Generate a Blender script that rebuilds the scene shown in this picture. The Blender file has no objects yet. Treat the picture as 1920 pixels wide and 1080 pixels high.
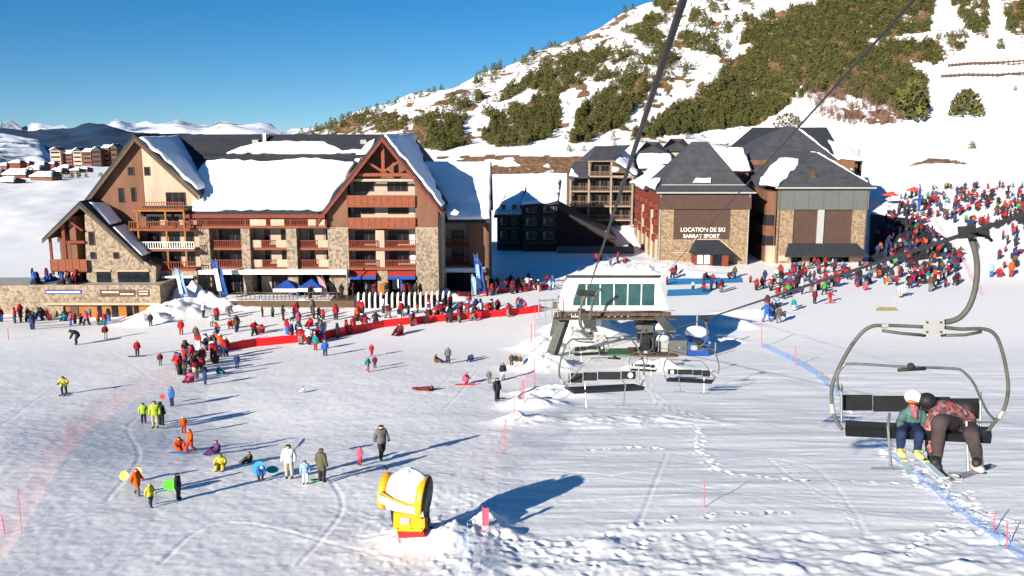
import bpy, bmesh, math, random
import numpy as np
from mathutils import Vector, Matrix, noise as mnoise
R = math.radians
C = bpy.context.scene.collection
rnd = random.Random(7)

# ------------------------------------------------------------------ camera, sky, sun, exposure
PITCH = math.atan(300 / 1663.0)
cd = bpy.data.cameras.new('camera'); cam = bpy.data.objects.new('camera', cd); C.objects.link(cam)
cd.sensor_width = 36; cd.lens = 36 * 1663 / 1920.0; cd.clip_start = 0.1; cd.clip_end = 40000
cam.location = (0, 0, 0); cam.rotation_euler = (math.pi / 2 - PITCH, 0, 0)
S = bpy.context.scene; S.camera = cam
TO_SUN = Vector((-0.60, -0.80, math.tan(R(19.5)))).normalized()
W = bpy.data.worlds.new('World'); S.world = W; W.use_nodes = True
nt = W.node_tree; bg = nt.nodes['Background']
sky = nt.nodes.new('ShaderNodeTexSky'); sky.sky_type = 'NISHITA'; sky.sun_disc = False
sky.sun_elevation = R(19.5); sky.sun_rotation = math.atan2(TO_SUN.x, TO_SUN.y) 
sky.altitude = 1800; sky.air_density = 1.0; sky.dust_density = 0.3; sky.ozone_density = 3.0
hsv = nt.nodes.new('ShaderNodeHueSaturation'); hsv.inputs['Saturation'].default_value = 1.38
_tc = nt.nodes.new('ShaderNodeTexCoord'); _mp = nt.nodes.new('ShaderNodeMapping'); _mp.inputs['Location'].default_value = (0, 0, .062)
nt.links.new(_tc.outputs['Generated'], _mp.inputs[0]); nt.links.new(_mp.outputs[0], sky.inputs[0])
nt.links.new(sky.outputs[0], hsv.inputs['Color']); nt.links.new(hsv.outputs[0], bg.inputs[0])
bg.inputs[1].default_value = 0.062
sl = bpy.data.lights.new('sun', 'SUN'); sl.energy = 5.0; sl.angle = R(0.5); sl.color = (1.0, 0.93, 0.82)
so = bpy.data.objects.new('sun', sl); C.objects.link(so); so.rotation_euler = TO_SUN.to_track_quat('Z', 'Y').to_euler()
S.view_settings.view_transform = 'Standard'; S.view_settings.look = 'None'; S.view_settings.gamma = 1
S.view_settings.exposure = 0.90

# ------------------------------------------------------------------ materials
MATS = {}
def _n(nt, t, **k):
    n = nt.nodes.new(t)
    for a, v in k.items():
        if a.startswith('i_'): n.inputs[a[2:].replace('_', ' ')].default_value = v
        else: setattr(n, a, v)
    return n
def mat(name, col, rough=0.7, var=0.12, scale=2.0, bump=0.0, bscale=20.0, metal=0.0, col2=None, kind=None, spec=0.3, stretch=(1,1,1)):
    if name in MATS: return MATS[name]
    m = bpy.data.materials.new(name); m.use_nodes = True; nt = m.node_tree; L = nt.links
    b = nt.nodes['Principled BSDF']; b.inputs['Roughness'].default_value = rough; b.inputs['Metallic'].default_value = metal
    b.inputs['Specular IOR Level'].default_value = spec
    tc = _n(nt, 'ShaderNodeTexCoord'); mp = _n(nt, 'ShaderNodeMapping'); mp.inputs['Scale'].default_value = stretch
    L.new(tc.outputs['Object'], mp.inputs[0])
    c2 = col2 or tuple(min(1, c * (1 - 2.2 * var)) for c in col)
    if kind == 'stone':
        v = _n(nt, 'ShaderNodeTexVoronoi', i_Scale=scale); L.new(mp.outputs[0], v.inputs['Vector'])
        r = _n(nt, 'ShaderNodeValToRGB'); L.new(v.outputs['Color'], r.inputs[0])
        r.color_ramp.elements[0].color = (*c2, 1); r.color_ramp.elements[1].color = (*col, 1)
        e = r.color_ramp.elements.new(0.75); e.color = (*[min(1, c * 1.3) for c in col], 1)
        L.new(r.outputs[0], b.inputs['Base Color']); h = v.outputs['Distance']
        bp = _n(nt, 'ShaderNodeBump', i_Strength=0.6, i_Distance=0.08); bp.invert = True
        L.new(h, bp.inputs['Height']); L.new(bp.outputs[0], b.inputs['Normal'])
    else:
        n1 = _n(nt, 'ShaderNodeTexNoise', i_Scale=scale, i_Detail=5.0, i_Roughness=0.65); L.new(mp.outputs[0], n1.inputs['Vector'])
        mx = _n(nt, 'ShaderNodeMix', data_type='RGBA'); L.new(n1.outputs[0], mx.inputs[0])
        rr = _n(nt, 'ShaderNodeMapRange', i_From_Min=0.3, i_From_Max=0.7); L.new(n1.outputs[0], rr.inputs[0]); L.new(rr.outputs[0], mx.inputs[0])
        mx.inputs[6].default_value = (*c2, 1); mx.inputs[7].default_value = (*col, 1)
        out = mx.outputs[2]
        if kind in ('planks', 'slate'):
            w = _n(nt, 'ShaderNodeTexWave', i_Scale=bscale, i_Distortion=0.3 if kind == 'planks' else 0.0, i_Detail=2.0)
            w.bands_direction = 'X' if kind == 'planks' else 'Z'; L.new(tc.outputs['Object'], w.inputs['Vector'])
            m2 = _n(nt, 'ShaderNodeMix', data_type='RGBA', blend_type='MULTIPLY'); m2.inputs[0].default_value = 0.4
            L.new(out, m2.inputs[6]); L.new(w.outputs['Color'], m2.inputs[7]); out = m2.outputs[2]
        L.new(out, b.inputs['Base Color'])
        if bump:
            n2 = _n(nt, 'ShaderNodeTexNoise', i_Scale=bscale, i_Detail=4.0); L.new(mp.outputs[0], n2.inputs['Vector'])
            bp = _n(nt, 'ShaderNodeBump', i_Strength=bump, i_Distance=0.1); L.new(n2.outputs[0], bp.inputs['Height']); L.new(bp.outputs[0], b.inputs['Normal'])
    MATS[name] = m; return m
def objcol(name, rough=0.8):
    m = bpy.data.materials.new(name); m.use_nodes = True; nt = m.node_tree; b = nt.nodes['Principled BSDF']
    b.inputs['Roughness'].default_value = rough; b.inputs['Specular IOR Level'].default_value = 0.2
    oi = _n(nt, 'ShaderNodeObjectInfo'); tc = _n(nt, 'ShaderNodeTexCoord'); n1 = _n(nt, 'ShaderNodeTexNoise', i_Scale=9.0, i_Detail=3.0)
    nt.links.new(tc.outputs['Object'], n1.inputs['Vector'])
    rr = _n(nt, 'ShaderNodeMapRange', i_To_Min=0.6, i_To_Max=1.25); nt.links.new(n1.outputs[0], rr.inputs[0])
    mx = _n(nt, 'ShaderNodeVectorMath', operation='SCALE'); nt.links.new(oi.outputs['Color'], mx.inputs[0]); nt.links.new(rr.outputs[0], mx.inputs['Scale'])
    nt.links.new(mx.outputs[0], b.inputs['Base Color']); return m
M = dict(
 stone=mat('stone', (.27, .21, .15), .9, scale=3.6, kind='stone', col2=(.12, .09, .06)),
 stoneY=mat('stone_gold', (.245, .175, .11), .9, scale=3.4, kind='stone', col2=(.14, .09, .05)),
 plaster=mat('plaster', (.44, .35, .27), .9, .06, 1.2),
 cream=mat('cream_wall', (.52, .385, .28), .9, .14, .6, stretch=(1, 1, .3)),
 brown=mat('brown_wall', (.21, .098, .058), .85, .18, .7, stretch=(1, 1, .3)),
 orange=mat('orange_wall', (.36, .14, .03), .8, .15, 1.5),
 terracotta=mat('terracotta_wood', (.265, .075, .035), .75, .15, 2.0),
 redwood=mat('red_wood', (.22, .045, .025), .75, .2, 3.0),
 darkwood=mat('dark_wood', (.12, .075, .045), .8, .2, 3.0),
 cladding=mat('brown_cladding', (.105, .058, .045), .8, .1, 1.0, kind='planks', bscale=2.2),
 greyclad=mat('grey_cladding', (.12, .125, .118), .8, .08, .6),
 greyline=mat('grey_trim', (.36, .36, .34), .7, .05, 2),
 slate=mat('slate', (.088, .090, .100), .75, .2, .8, kind='slate', bscale=1.6),
 slateD=mat('slate_dark', (.040, .044, .054), .75, .15, .8, kind='slate', bscale=1.6),
 snow=mat('snow', (.88, .90, .94), .55, .015, .6, bump=.6, bscale=1.1),
 glass=mat('window_glass', (.014, .017, .024), .18, .3, 1.0, spec=.25),
 tealglass=mat('teal_glass', (.03, .10, .10), .12, .25, .9, spec=.8),
 white=mat('white_paint', (.78, .76, .70), .5, .04, 1.0),
 black=mat('black_padding', (.018, .018, .02), .6, .2, 6.0),
 rubber=mat('black_rubber', (.03, .03, .03), .7, .2, 6.0),
 steel=mat('galvanised_steel', (.36, .38, .36), .42, .2, 9.0, metal=.6),
 steelG=mat('grey_green_paint', (.115, .118, .10), .6, .2, 3.0),
 rust=mat('rusty_beam', (.15, .105, .07), .8, .3, 2.0),
 cable=mat('steel_cable', (.075, .07, .07), .55, .3, 30.0, metal=.3),
 rednet=mat('red_banner', (.75, .015, .02), .6, .1, 2.0),
 pink=mat('pink_marker', (.72, .10, .15), .6, .1, 2.0),
 blue=mat('blue_fabric', (.015, .07, .32), .7, .15, 2.0),
 lblue=mat('light_blue_fabric', (.25, .45, .80), .7, .15, 2.0),
 yellow=mat('yellow_paint', (.80, .37, .004), .38, .05, 2.0, spec=.5),
 redp=mat('red_paint', (.62, .02, .02), .5, .1, 2.0),
 tarp=mat('white_tarpaulin', (.78, .77, .72), .55, .05, 3.0, bump=.3, bscale=5),
 skin=mat('skin', (.55, .32, .22), .6, .05, 4.0),
 boots=mat('dark_boots', (.025, .025, .03), .6, .1, 4.0),
 needles=mat('pine_needles', (.135, .122, .030), .85, .3, .22, col2=(.045, .055, .018)),
 bark=mat('bark', (.10, .065, .04), .9, .2, 3.0),
 twigs=mat('bare_twigs', (.22, .12, .10), .9, .2, .5, col2=(.12, .07, .05)),
 soil=mat('soil', (.22, .12, .06), .95, .2, 2.0),
 bluemat=mat('blue_matting', (.03, .28, .62), .7, .1, 1.0),
)
JACKET = objcol('coloured_jacket'); PANTS = {}
PCOL = dict(black=(.02,.02,.025), navy=(.02,.035,.10), grey=(.16,.15,.15), red=(.38,.03,.03), beige=(.42,.36,.28), white=(.75,.75,.78), blue=(.03,.12,.42))
for k, c in PCOL.items(): PANTS[k] = mat('trousers_' + k, c, .8, .08, 6.0)
JCOL = dict(red=(.38,.015,.018), maroon=(.13,.014,.022), black=(.022,.022,.026), navy=(.02,.04,.13), blue=(.02,.11,.42), teal=(.01,.20,.22), white=(.62,.62,.64),
            grey=(.13,.125,.125), orange=(.60,.09,.01), yellow=(.50,.42,.05), green=(.06,.28,.04), pink=(.50,.08,.16), purple=(.12,.04,.15), brown=(.10,.055,.035), lime=(.34,.45,.04), olive=(.10,.09,.05), 
            **{'light blue': (.25,.42,.58)})
# translucent-looking mesh net: open holes, thin strands
def netmat(name, col, cover):
    m = bpy.data.materials.new(name); m.use_nodes = True; nt = m.node_tree; b = nt.nodes['Principled BSDF']; b.inputs['Base Color'].default_value = (*col, 1)
    b.inputs['Roughness'].default_value = .7
    tc = _n(nt, 'ShaderNodeTexCoord'); n = _n(nt, 'ShaderNodeTexVoronoi', i_Scale=26.0); n.feature = 'DISTANCE_TO_EDGE'; nt.links.new(tc.outputs['Object'], n.inputs['Vector'])
    lt = _n(nt, 'ShaderNodeMath', operation='LESS_THAN'); lt.inputs[1].default_value = cover; nt.links.new(n.outputs[0], lt.inputs[0]); nt.links.new(lt.outputs[0], b.inputs['Alpha'])
    return m
M['net'] = netmat('pink_net', (.85, .25, .22), .024)
M['bluenet'] = netmat('blue_net', (.10, .32, .75), .06)

# ------------------------------------------------------------------ pixel <-> space (photo pixels, 1920 wide)
def ray(px, py):
    return Vector((px - 960.0, 1636.6 + (540 - py) * .17753, -295.2 + (540 - py) * .98411))
def at(px, py, Y):
    r = ray(px, py); return r * (Y / r.y)
def onplane(px, py, P, N):
    r = ray(px, py); N = Vector(N); return r * (Vector(P).dot(N) / r.dot(N))
def topx(x, y, z):
    # inverse of ray, for arrays
    cp, sp = 1636.6 / 1663, 295.2 / 1663
    d = y * cp - z * sp; up = y * sp + z * cp
    return 960 + 1663 * x / d, 540 - 1663 * up / d

# ------------------------------------------------------------------ object helpers
def tag(o, label=None, cat=None, group=None, kind=None):
    if label: o['label'] = label
    if cat: o['category'] = cat
    if group: o['group'] = group
    if kind: o['kind'] = kind
    return o
def thing(name, label, cat, loc, group=None):
    o = bpy.data.objects.new(name, None); C.objects.link(o); o.location = loc; o.empty_display_size = .3
    return tag(o, label, cat, group)
class MB:
    def __init__(s): s.v = []; s.f = []; s.mi = []; s.cur = 0
    def add(s, vs, fs):
        n = len(s.v); s.v += [tuple(v) for v in vs]
        for f in fs: s.f.append(tuple(i + n for i in f)); s.mi.append(s.cur)
        return s
    def box(s, x0, x1, y0, y1, z0, z1):
        return s.add([(x, y, z) for z in (z0, z1) for y in (y0, y1) for x in (x0, x1)],
                     [(0, 2, 3, 1), (4, 5, 7, 6), (0, 1, 5, 4), (2, 6, 7, 3), (0, 4, 6, 2), (1, 3, 7, 5)])
    def prism(s, poly, d):   # polygon (list of 3d points) extruded by vector d
        n = len(poly); d = Vector(d); a = [Vector(p) for p in poly]; b = [p + d for p in a]
        fs = [tuple(range(n)), tuple(range(2 * n - 1, n - 1, -1))]
        fs += [(i, i + n, (i + 1) % n + n, (i + 1) % n) for i in range(n)]
        return s.add(a + b, fs)
    def xz(s, pts, y0, y1): return s.prism([(x, y0, z) for x, z in pts], (0, y1 - y0, 0))
    def yz(s, pts, x0, x1): return s.prism([(x0, y, z) for y, z in pts], (x1 - x0, 0, 0))
    def tube(s, pts, r, seg=8, cap=True):
        pts = [Vector(p) for p in pts]; rs = r if isinstance(r, (list, tuple)) else [r] * len(pts); vs = []; up = None
        for i, p in enumerate(pts):
            d = (pts[min(i + 1, len(pts) - 1)] - pts[max(i - 1, 0)]).normalized()
            if up is None: up = Vector((0, 0, 1)) if abs(d.z) < .9 else Vector((1, 0, 0))
            a = d.cross(up).normalized(); b = a.cross(d).normalized(); up = b
            for k in range(seg):
                t = 2 * math.pi * k / seg; vs.append(p + (a * math.cos(t) + b * math.sin(t)) * rs[i])
        n = len(pts); fs = [(i * seg + k, i * seg + (k + 1) % seg, (i + 1) * seg + (k + 1) % seg, (i + 1) * seg + k) for i in range(n - 1) for k in range(seg)]
        if cap: fs += [tuple(range(seg - 1, -1, -1)), tuple(range((n - 1) * seg, n * seg))]
        return s.add(vs, fs)
    def bar(s, a, b, w=.1, h=None):
        a = Vector(a); b = Vector(b); h = h or w; d = (b - a).normalized(); up = Vector((0, 0, 1)) if abs(d.z) < .95 else Vector((0, 1, 0))
        x = d.cross(up).normalized() * w / 2; y = x.cross(d).normalized() * h / 2
        vs = [p + q for p in (a, b) for q in (-x - y, x - y, x + y, -x + y)]
        return s.add(vs, [(3, 2, 1, 0), (4, 5, 6, 7), (0, 1, 5, 4), (1, 2, 6, 5), (2, 3, 7, 6), (3, 0, 4, 7)])
    def ball(s, c, r, seg=10, rings=7, sc=(1, 1, 1)):
        c = Vector(c); vs = []; fs = []
        for i in range(rings + 1):
            a = math.pi * i / rings
            for k in range(seg):
                t = 2 * math.pi * k / seg; vs.append(c + Vector((r * sc[0] * math.sin(a) * math.cos(t), r * sc[1] * math.sin(a) * math.sin(t), r * sc[2] * math.cos(a))))
        for i in range(rings):
            for k in range(seg): fs.append((i * seg + k, (i + 1) * seg + k, (i + 1) * seg + (k + 1) % seg, i * seg + (k + 1) % seg))
        return s.add(vs, fs)
    def build(s, name, mats, parent=None, loc=None, smooth=False, local=False):
        if not isinstance(mats, (list, tuple)): mats = [mats]
        me = bpy.data.meshes.new(name); o = bpy.data.objects.new(name, me); C.objects.link(o)
        off = Vector((0, 0, 0))
        if parent is not None:
            o.parent = parent; p = parent
            if not local:
                while p is not None: off += Vector(p.location); p = p.parent
        elif loc is not None: off = Vector(loc); o.location = off
        me.from_pydata([(a - off.x, b - off.y, c - off.z) for a, b, c in s.v], [], s.f)
        for m in mats: me.materials.append(m)
        if len(mats) > 1: me.polygons.foreach_set('material_index', s.mi)
        bm = bmesh.new(); bm.from_mesh(me); bmesh.ops.recalc_face_normals(bm, faces=bm.faces); bm.to_mesh(me); bm.free()
        if smooth: me.polygons.foreach_set('use_smooth', [True] * len(me.polygons))
        me.update(); return o
def centre(mb):
    a = np.array(mb.v); return Vector(((a[:, 0].min() + a[:, 0].max()) / 2, (a[:, 1].min() + a[:, 1].max()) / 2, a[:, 2].min()))
def solo(mb, name, mats, label, cat, group=None, smooth=False):
    o = mb.build(name, mats, loc=centre(mb), smooth=smooth); return tag(o, label, cat, group)
def rough_outline(pts, amp, step, seed=0):
    out = []; r = random.Random(seed)
    for i, p in enumerate(pts):
        q = Vector(pts[(i + 1) % len(pts)]); p = Vector(p); n = max(1, int((q - p).length / step))
        for k in range(n):
            out.append(p.lerp(q, k / n) + (q - p).normalized().cross(Vector((0, -.5, .8))).normalized() * (r.uniform(-1, 1) * amp if k else 0))
    return out
def snow_slab(parent, pts, N, th=.35, amp=.25, seed=0, name='roof_snow'):
    """irregular outline lying on a roof plane, lifted along its normal, with sloping soft edges"""
    N = Vector(N).normalized(); o = rough_outline(pts, amp, 1.0, seed)
    o = [p + N * .04 for p in o]
    c = sum(o, Vector()) / len(o); n = len(o); mb = MB()
    t1 = [p + N * th * .7 + (c - p).normalized() * .12 for p in o]; t2 = [p + N * th + (c - p).normalized() * .45 for p in o]
    vs = o + t1 + t2; fs = [tuple(range(n - 1, -1, -1)), tuple(range(2 * n, 3 * n))]
    for a in (0, n): fs += [(a + i, a + (i + 1) % n, a + n + (i + 1) % n, a + n + i) for i in range(n)]
    mb.add(vs, fs); ob = mb.build(name, M['snow'], parent); size = max((p - c).length for p in o)
    if size > 2.5:
        bm = bmesh.new(); bm.from_mesh(ob.data); bmesh.ops.triangulate(bm, faces=bm.faces)
        for _ in range(2 if size < 7 else 3): bmesh.ops.subdivide_edges(bm, edges=[e for e in bm.edges if e.calc_length() > .9], cuts=1); bmesh.ops.triangulate(bm, faces=bm.faces)
        b0 = o[0] - Vector(ob.matrix_world.translation) if False else None
        for v in bm.verts:
            w = mnoise.noise(v.co * .45 + Vector((seed, 0, 0))) * .16 + mnoise.noise(v.co * 1.6) * .07
            v.co += N * (w + .04) * (1 if size > 4 else .6)
        bm.to_mesh(ob.data); bm.free(); ob.data.polygons.foreach_set('use_smooth', [True] * len(ob.data.polygons))
    return ob

# ------------------------------------------------------------------ noise
_P = np.random.RandomState(3).permutation(4096); _V = np.random.RandomState(5).rand(4096) * 2 - 1
def vnoise(x, y, seed=0):
    xi = np.floor(x).astype(np.int64); yi = np.floor(y).astype(np.int64); xf = x - xi; yf = y - yi
    u = xf * xf * xf * (xf * (xf * 6 - 15) + 10); v = yf * yf * yf * (yf * (yf * 6 - 15) + 10)
    def g(a, b): return _V[_P[(_P[(a + seed * 131) & 4095] + b) & 4095]]
    return (g(xi, yi) * (1 - u) + g(xi + 1, yi) * u) * (1 - v) + (g(xi, yi + 1) * (1 - u) + g(xi + 1, yi + 1) * u) * v
def fbm(x, y, o=4, seed=0):
    r = 0; a = .5
    for i in range(o): r = r + a * vnoise(x * 2 ** i + i * 17.3, y * 2 ** i - i * 9.1, seed + i); a *= .5
    return r

# ------------------------------------------------------------------ terrain
NEAR = [(0, -11), (15, -12.2), (28, -13.9), (40, -15.5), (60, -18.6), (85, -21.3), (100, -21.7), (112, -21.95), (130, -22.5), (150, -22.9)]
LEFT = NEAR + [(260, -22.7), (360, -22.2), (400, -22.7), (500, -25.5), (650, -31), (900, -38), (1100, -42), (1500, -110)]
COLS = [
 (-3000, LEFT), (-200, LEFT), (330, LEFT),
 (480, NEAR + [(200, -20), (240, -14), (300, -11), (360, -8), (420, -18), (600, -40), (1500, -120)]),
 (560, NEAR + [(200, -20), (240, -13), (300, -8), (370, -1.5), (430, -10), (600, -30), (1500, -120)]),
 (700, NEAR + [(200, -20), (240, -11), (280, -6), (380, 7.9), (430, 2), (600, -20), (1500, -120)]),
 (800, NEAR + [(170, -22.3), (200, -19), (230, -10.5), (270, -5.5), (390, 15.5), (450, 8), (600, -10), (1500, -120)]),
 (900, NEAR + [(170, -22), (200, -18), (232, -10.8), (239, -8.6), (270, -4), (410, 24.8), (480, 14), (700, -10), (1500, -120)]),
 (1000, NEAR + [(170, -22), (200, -18), (232, -10.6), (239, -8.4), (270, -3), (440, 36.5), (520, 26), (700, 0), (1500, -120)]),
 (1200, NEAR + [(170, -22.3), (200, -17), (232, -10), (239, -8), (270, -3), (490, 65.5), (600, 50), (900, 0), (1500, -120)]),
 (1350, NEAR + [(170, -22.3), (200, -18), (240, -10), (290, -1.7), (520, 89), (640, 80), (900, 10), (1500, -120)]),
 (1500, NEAR + [(170, -21.8), (200, -17), (240, -9), (290, 2), (560, 116), (700, 90), (1500, -120)]),
 (1650, NEAR + [(170, -19.8), (195, -16.2), (225, -12.3), (260, -7.5), (350, 22), (590, 140), (750, 110), (1500, -100)]),
 (1760, NEAR[:-1] + [(150, -22.0), (170, -19), (195, -15.3), (220, -13.4), (255, -9), (350, 20), (620, 155), (800, 120), (1500, -100)]),
 (1900, NEAR[:-1] + [(150, -20.5), (170, -17.6), (195, -14.8), (218, -13.2), (245, -9.3), (350, 19), (650, 175), (820, 130), (1500, -100)]),
 (2400, NEAR[:-1] + [(150, -18), (195, -12), (240, -5), (400, 50), (650, 185), (900, 150), (1500, -100)]),
 (4500, NEAR[:-1] + [(150, -16), (240, -1), (400, 60), (650, 185), (900, 150), (1500, -100)]),
]
CX = np.array([c[0] for c in COLS], float)
def gauss(x, y, cx, cy, rx, ry): return np.exp(-((x - cx) / rx) ** 2 - ((y - cy) / ry) ** 2)
HEAPS = []   # (x, y, rx, ry, h)
def heap(px, py, rx, ry, h, Y=None):
    if Y is None: p = at(px, py, 1); # solve later on the smooth profile
    HEAPS.append((px, py, rx, ry, h, Y))
_Yg = np.arange(0, 1501, 2.5)
def _sm(pr):
    z = np.interp(_Yg, [a for a, b in pr], [b for a, b in pr]); k = np.ones(5) / 5
    zz = np.convolve(np.pad(z, 2, 'edge'), k, 'valid'); w = np.clip((_Yg - 12) / 20, 0, 1); return z * (1 - w) + zz * w
_TAB = np.array([_sm(c[1]) for c in COLS])
def T0(X, Y):
    X = np.asarray(X, float); Y = np.asarray(Y, float); px = 960 + 1645 * X / np.maximum(Y, 3)
    i = np.clip(np.searchsorted(CX, px) - 1, 0, len(CX) - 2); t = np.clip((px - CX[i]) / (CX[i + 1] - CX[i]), 0, 1)
    yi = np.clip(Y / 2.5, 0, len(_Yg) - 1.001); j = yi.astype(int); f = yi - j
    a = _TAB[i, j] * (1 - f) + _TAB[i, j + 1] * f; b = _TAB[i + 1, j] * (1 - f) + _TAB[i + 1, j + 1] * f
    t = t * t * (3 - 2 * t) * .35 + t * .65
    z = a * (1 - t) + b * t
    hill = np.clip((Y - 235) / 60, 0, 1) * np.clip((px - 520) / 150, 0, 1)
    z = z + hill * (fbm(X / 38, Y / 60, 4, 11) * 5.0 + fbm(X / 9, Y / 14, 3, 21) * 1.0)
    z = z + np.clip((Y - 150) / 60, 0, 1) * (1 - np.clip((px - 400) / 150, 0, 1)) * fbm(X / 30, Y / 45, 4, 31) * 1.6
    z = z - .75 * gauss(X, Y, -17, 50, 9, 8) + .35 * gauss(X, Y, -26, 44, 7, 14) - .7 * gauss(X, Y, -50, 102, 9, 6)
    return z
def _solve(fn, px, py, ymin=14, ymax=1450):
    r = ray(px, py); Ys = np.concatenate([np.arange(ymin, 260, 1.5), np.arange(260, min(ymax, 700), 4), np.arange(700, ymax, 15)])
    z = T0(Ys * r.x / r.y, Ys) + (1.2 if fn is not T0 else 0); k = np.nonzero(Ys * r.z / r.y < z)[0]
    if len(k) == 0: return None
    y0 = Ys[max(k[0] - 1, 0)]; Y2 = np.concatenate([np.arange(y0, y0 + 9, .1), np.arange(y0 + 9, y0 + 60, 1.0)]); z = fn(Y2 * r.x / r.y, Y2); k = np.nonzero(Y2 * r.z / r.y < z)[0]
    if len(k) == 0:
        Y2 = np.arange(y0, ymax, .5); z = fn(Y2 * r.x / r.y, Y2); k = np.nonzero(Y2 * r.z / r.y < z)[0]
        if len(k) == 0: return None
    Y = Y2[k[0]]; return Vector((Y * r.x / r.y, Y, Y * r.z / r.y))
HL = []
for px, py, rx, ry, h in [
  (275, 606, 2.6, 2.0, .9), (322, 592, 3.2, 2.6, 2.0), (352, 575, 2.6, 2.2, 2.3), (400, 575, 4.5, 1.8, .9), (832, 560, 2.2, 1.2, 1.2), (870, 575, 4, 1.6, .5),
  (1150, 500, 15, 8, 1.3), (1090, 510, 9, 6, .7), (1262, 517, 6, 1.2, .9), (1200, 520, 5, 3, 1.2),
  (1060, 640, 2.2, 2.0, 1.6), (1085, 618, 2.6, 2, 2.2), (1010, 655, 1.8, 1.5, 1.3), (1018, 690, 2.0, 1.6, 1.5), (1040, 740, 2.2, 1.2, .8), (1000, 760, 1.6, 1.5, .8), (985, 790, 1.4, 1.4, .5), (1130, 625, 1.3, 1.1, 1.3),
  (1235, 690, 2.0, 1.0, .8), (1372, 612, 2.2, 1.0, 1.3), (1400, 590, 3.5, 1.4, .7), (1350, 640, 2, .8, .5),
  (780, 1010, 1.2, 1.0, .35), (905, 985, .8, .8, .35), (850, 1010, 1.1, .9, .3), (1130, 1020, .6, .4, .2), (960, 1005, .5, .4, .2), (1640, 1045, .9, .4, .14), (1800, 1062, 1.2, .4, .15), (1440, 1065, 1, .5, .12),
]:
    p = _solve(T0, px, py); HL.append((p.x, p.y, rx, ry, h))
PITS = []
def prints(poly, step, depth, r, jit=.12):
    P = [_solve(T0, a, b) for a, b in poly]; q = random.Random(len(PITS))
    for a, b in zip(P, P[1:]):
        n = max(1, int((b - a).length / step))
        for k in range(n):
            p = a.lerp(b, k / n); PITS.append((p.x + q.uniform(-jit, jit) + (.13 if k % 2 else -.13), p.y + q.uniform(-jit, jit), r * q.uniform(.8, 1.2), depth * q.uniform(.7, 1.3)))
prints([(1305, 800), (1315, 850), (1345, 880), (1400, 897)], .45, .10, .13)
prints([(1400, 890), (1480, 902), (1600, 905), (1730, 912)], .45, .10, .12)
prints([(1150, 1000), (1200, 985), (1280, 972), (1350, 968), (1500, 962)], .5, .11, .13, .2)
prints([(1160, 1035), (1240, 1015), (1330, 1000), (1420, 985)], .5, .11, .13, .2)
prints([(1430, 860), (1480, 870), (1530, 925), (1600, 975), (1620, 1000)], .25, .06, .08, .03)
prints([(1110, 845), (1200, 838), (1260, 842)], .5, .1, .14); prints([(1700, 1040), (1780, 980), (1860, 1010)], .4, .11, .13, .25)
prints([(1650, 830), (1700, 880), (1780, 940), (1900, 1020)], .22, .12, .13, .4); prints([(1670, 840), (1760, 900), (1850, 960), (1930, 1000)], .22, .11, .12, .4)
prints([(1150, 640), (1190, 700), (1240, 760), (1330, 790)], .5, .1, .16, .3)
prints([(880, 1000), (960, 1020), (1060, 1030), (1120, 1070)], .3, .13, .14, .5)
def _seg(X, Y, pts):
    d = np.full(X.shape, 1e9)
    for a, b in zip(pts, pts[1:]):
        dx, dy = b[0] - a[0], b[1] - a[1]; t = np.clip(((X - a[0]) * dx + (Y - a[1]) * dy) / (dx * dx + dy * dy), 0, 1)
        d = np.minimum(d, np.hypot(X - a[0] - t * dx, Y - a[1] - t * dy))
    return d
NETL = [(_solve(T0, a, b)) for a, b in [(330, 712), (260, 745), (170, 800), (120, 860), (80, 930), (40, 1000), (-10, 1075)]]
NETM = [(_solve(T0, a, b)) for a, b in [(1000, 690), (975, 760), (945, 830), (925, 890), (905, 985), (880, 1075)]]
def T(X, Y):
    X = np.asarray(X, float); Y = np.asarray(Y, float); z = T0(X, Y)
    if X.size and Y.min() < 160:
        g = 0; w = fbm(X / 1.1, Y / 1.1, 4, 41)
        for cx, cy, rx, ry, h in HL:
            e = gauss(X, Y, cx, cy, rx, ry); z = z + h * e; g = g + min(h, 1.1) * e * (.9 if rx < 6 else .35)
        z = z + g * w
    return z
def ground(px, py, **k): return _solve(T, px, py, **k)
def onground(x, y): return Vector((x, y, float(T(np.array([x]), np.array([y]))[0])))
def poly_in(px, py, poly):
    ins = np.zeros(px.shape, bool); n = len(poly)
    for i in range(n):
        x1, y1 = poly[i]; x2, y2 = poly[(i + 1) % n]
        c = ((y1 > py) != (y2 > py)) & (px < (x2 - x1) * (py - y1) / (y2 - y1 + 1e-9) + x1); ins ^= c
    return ins
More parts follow.
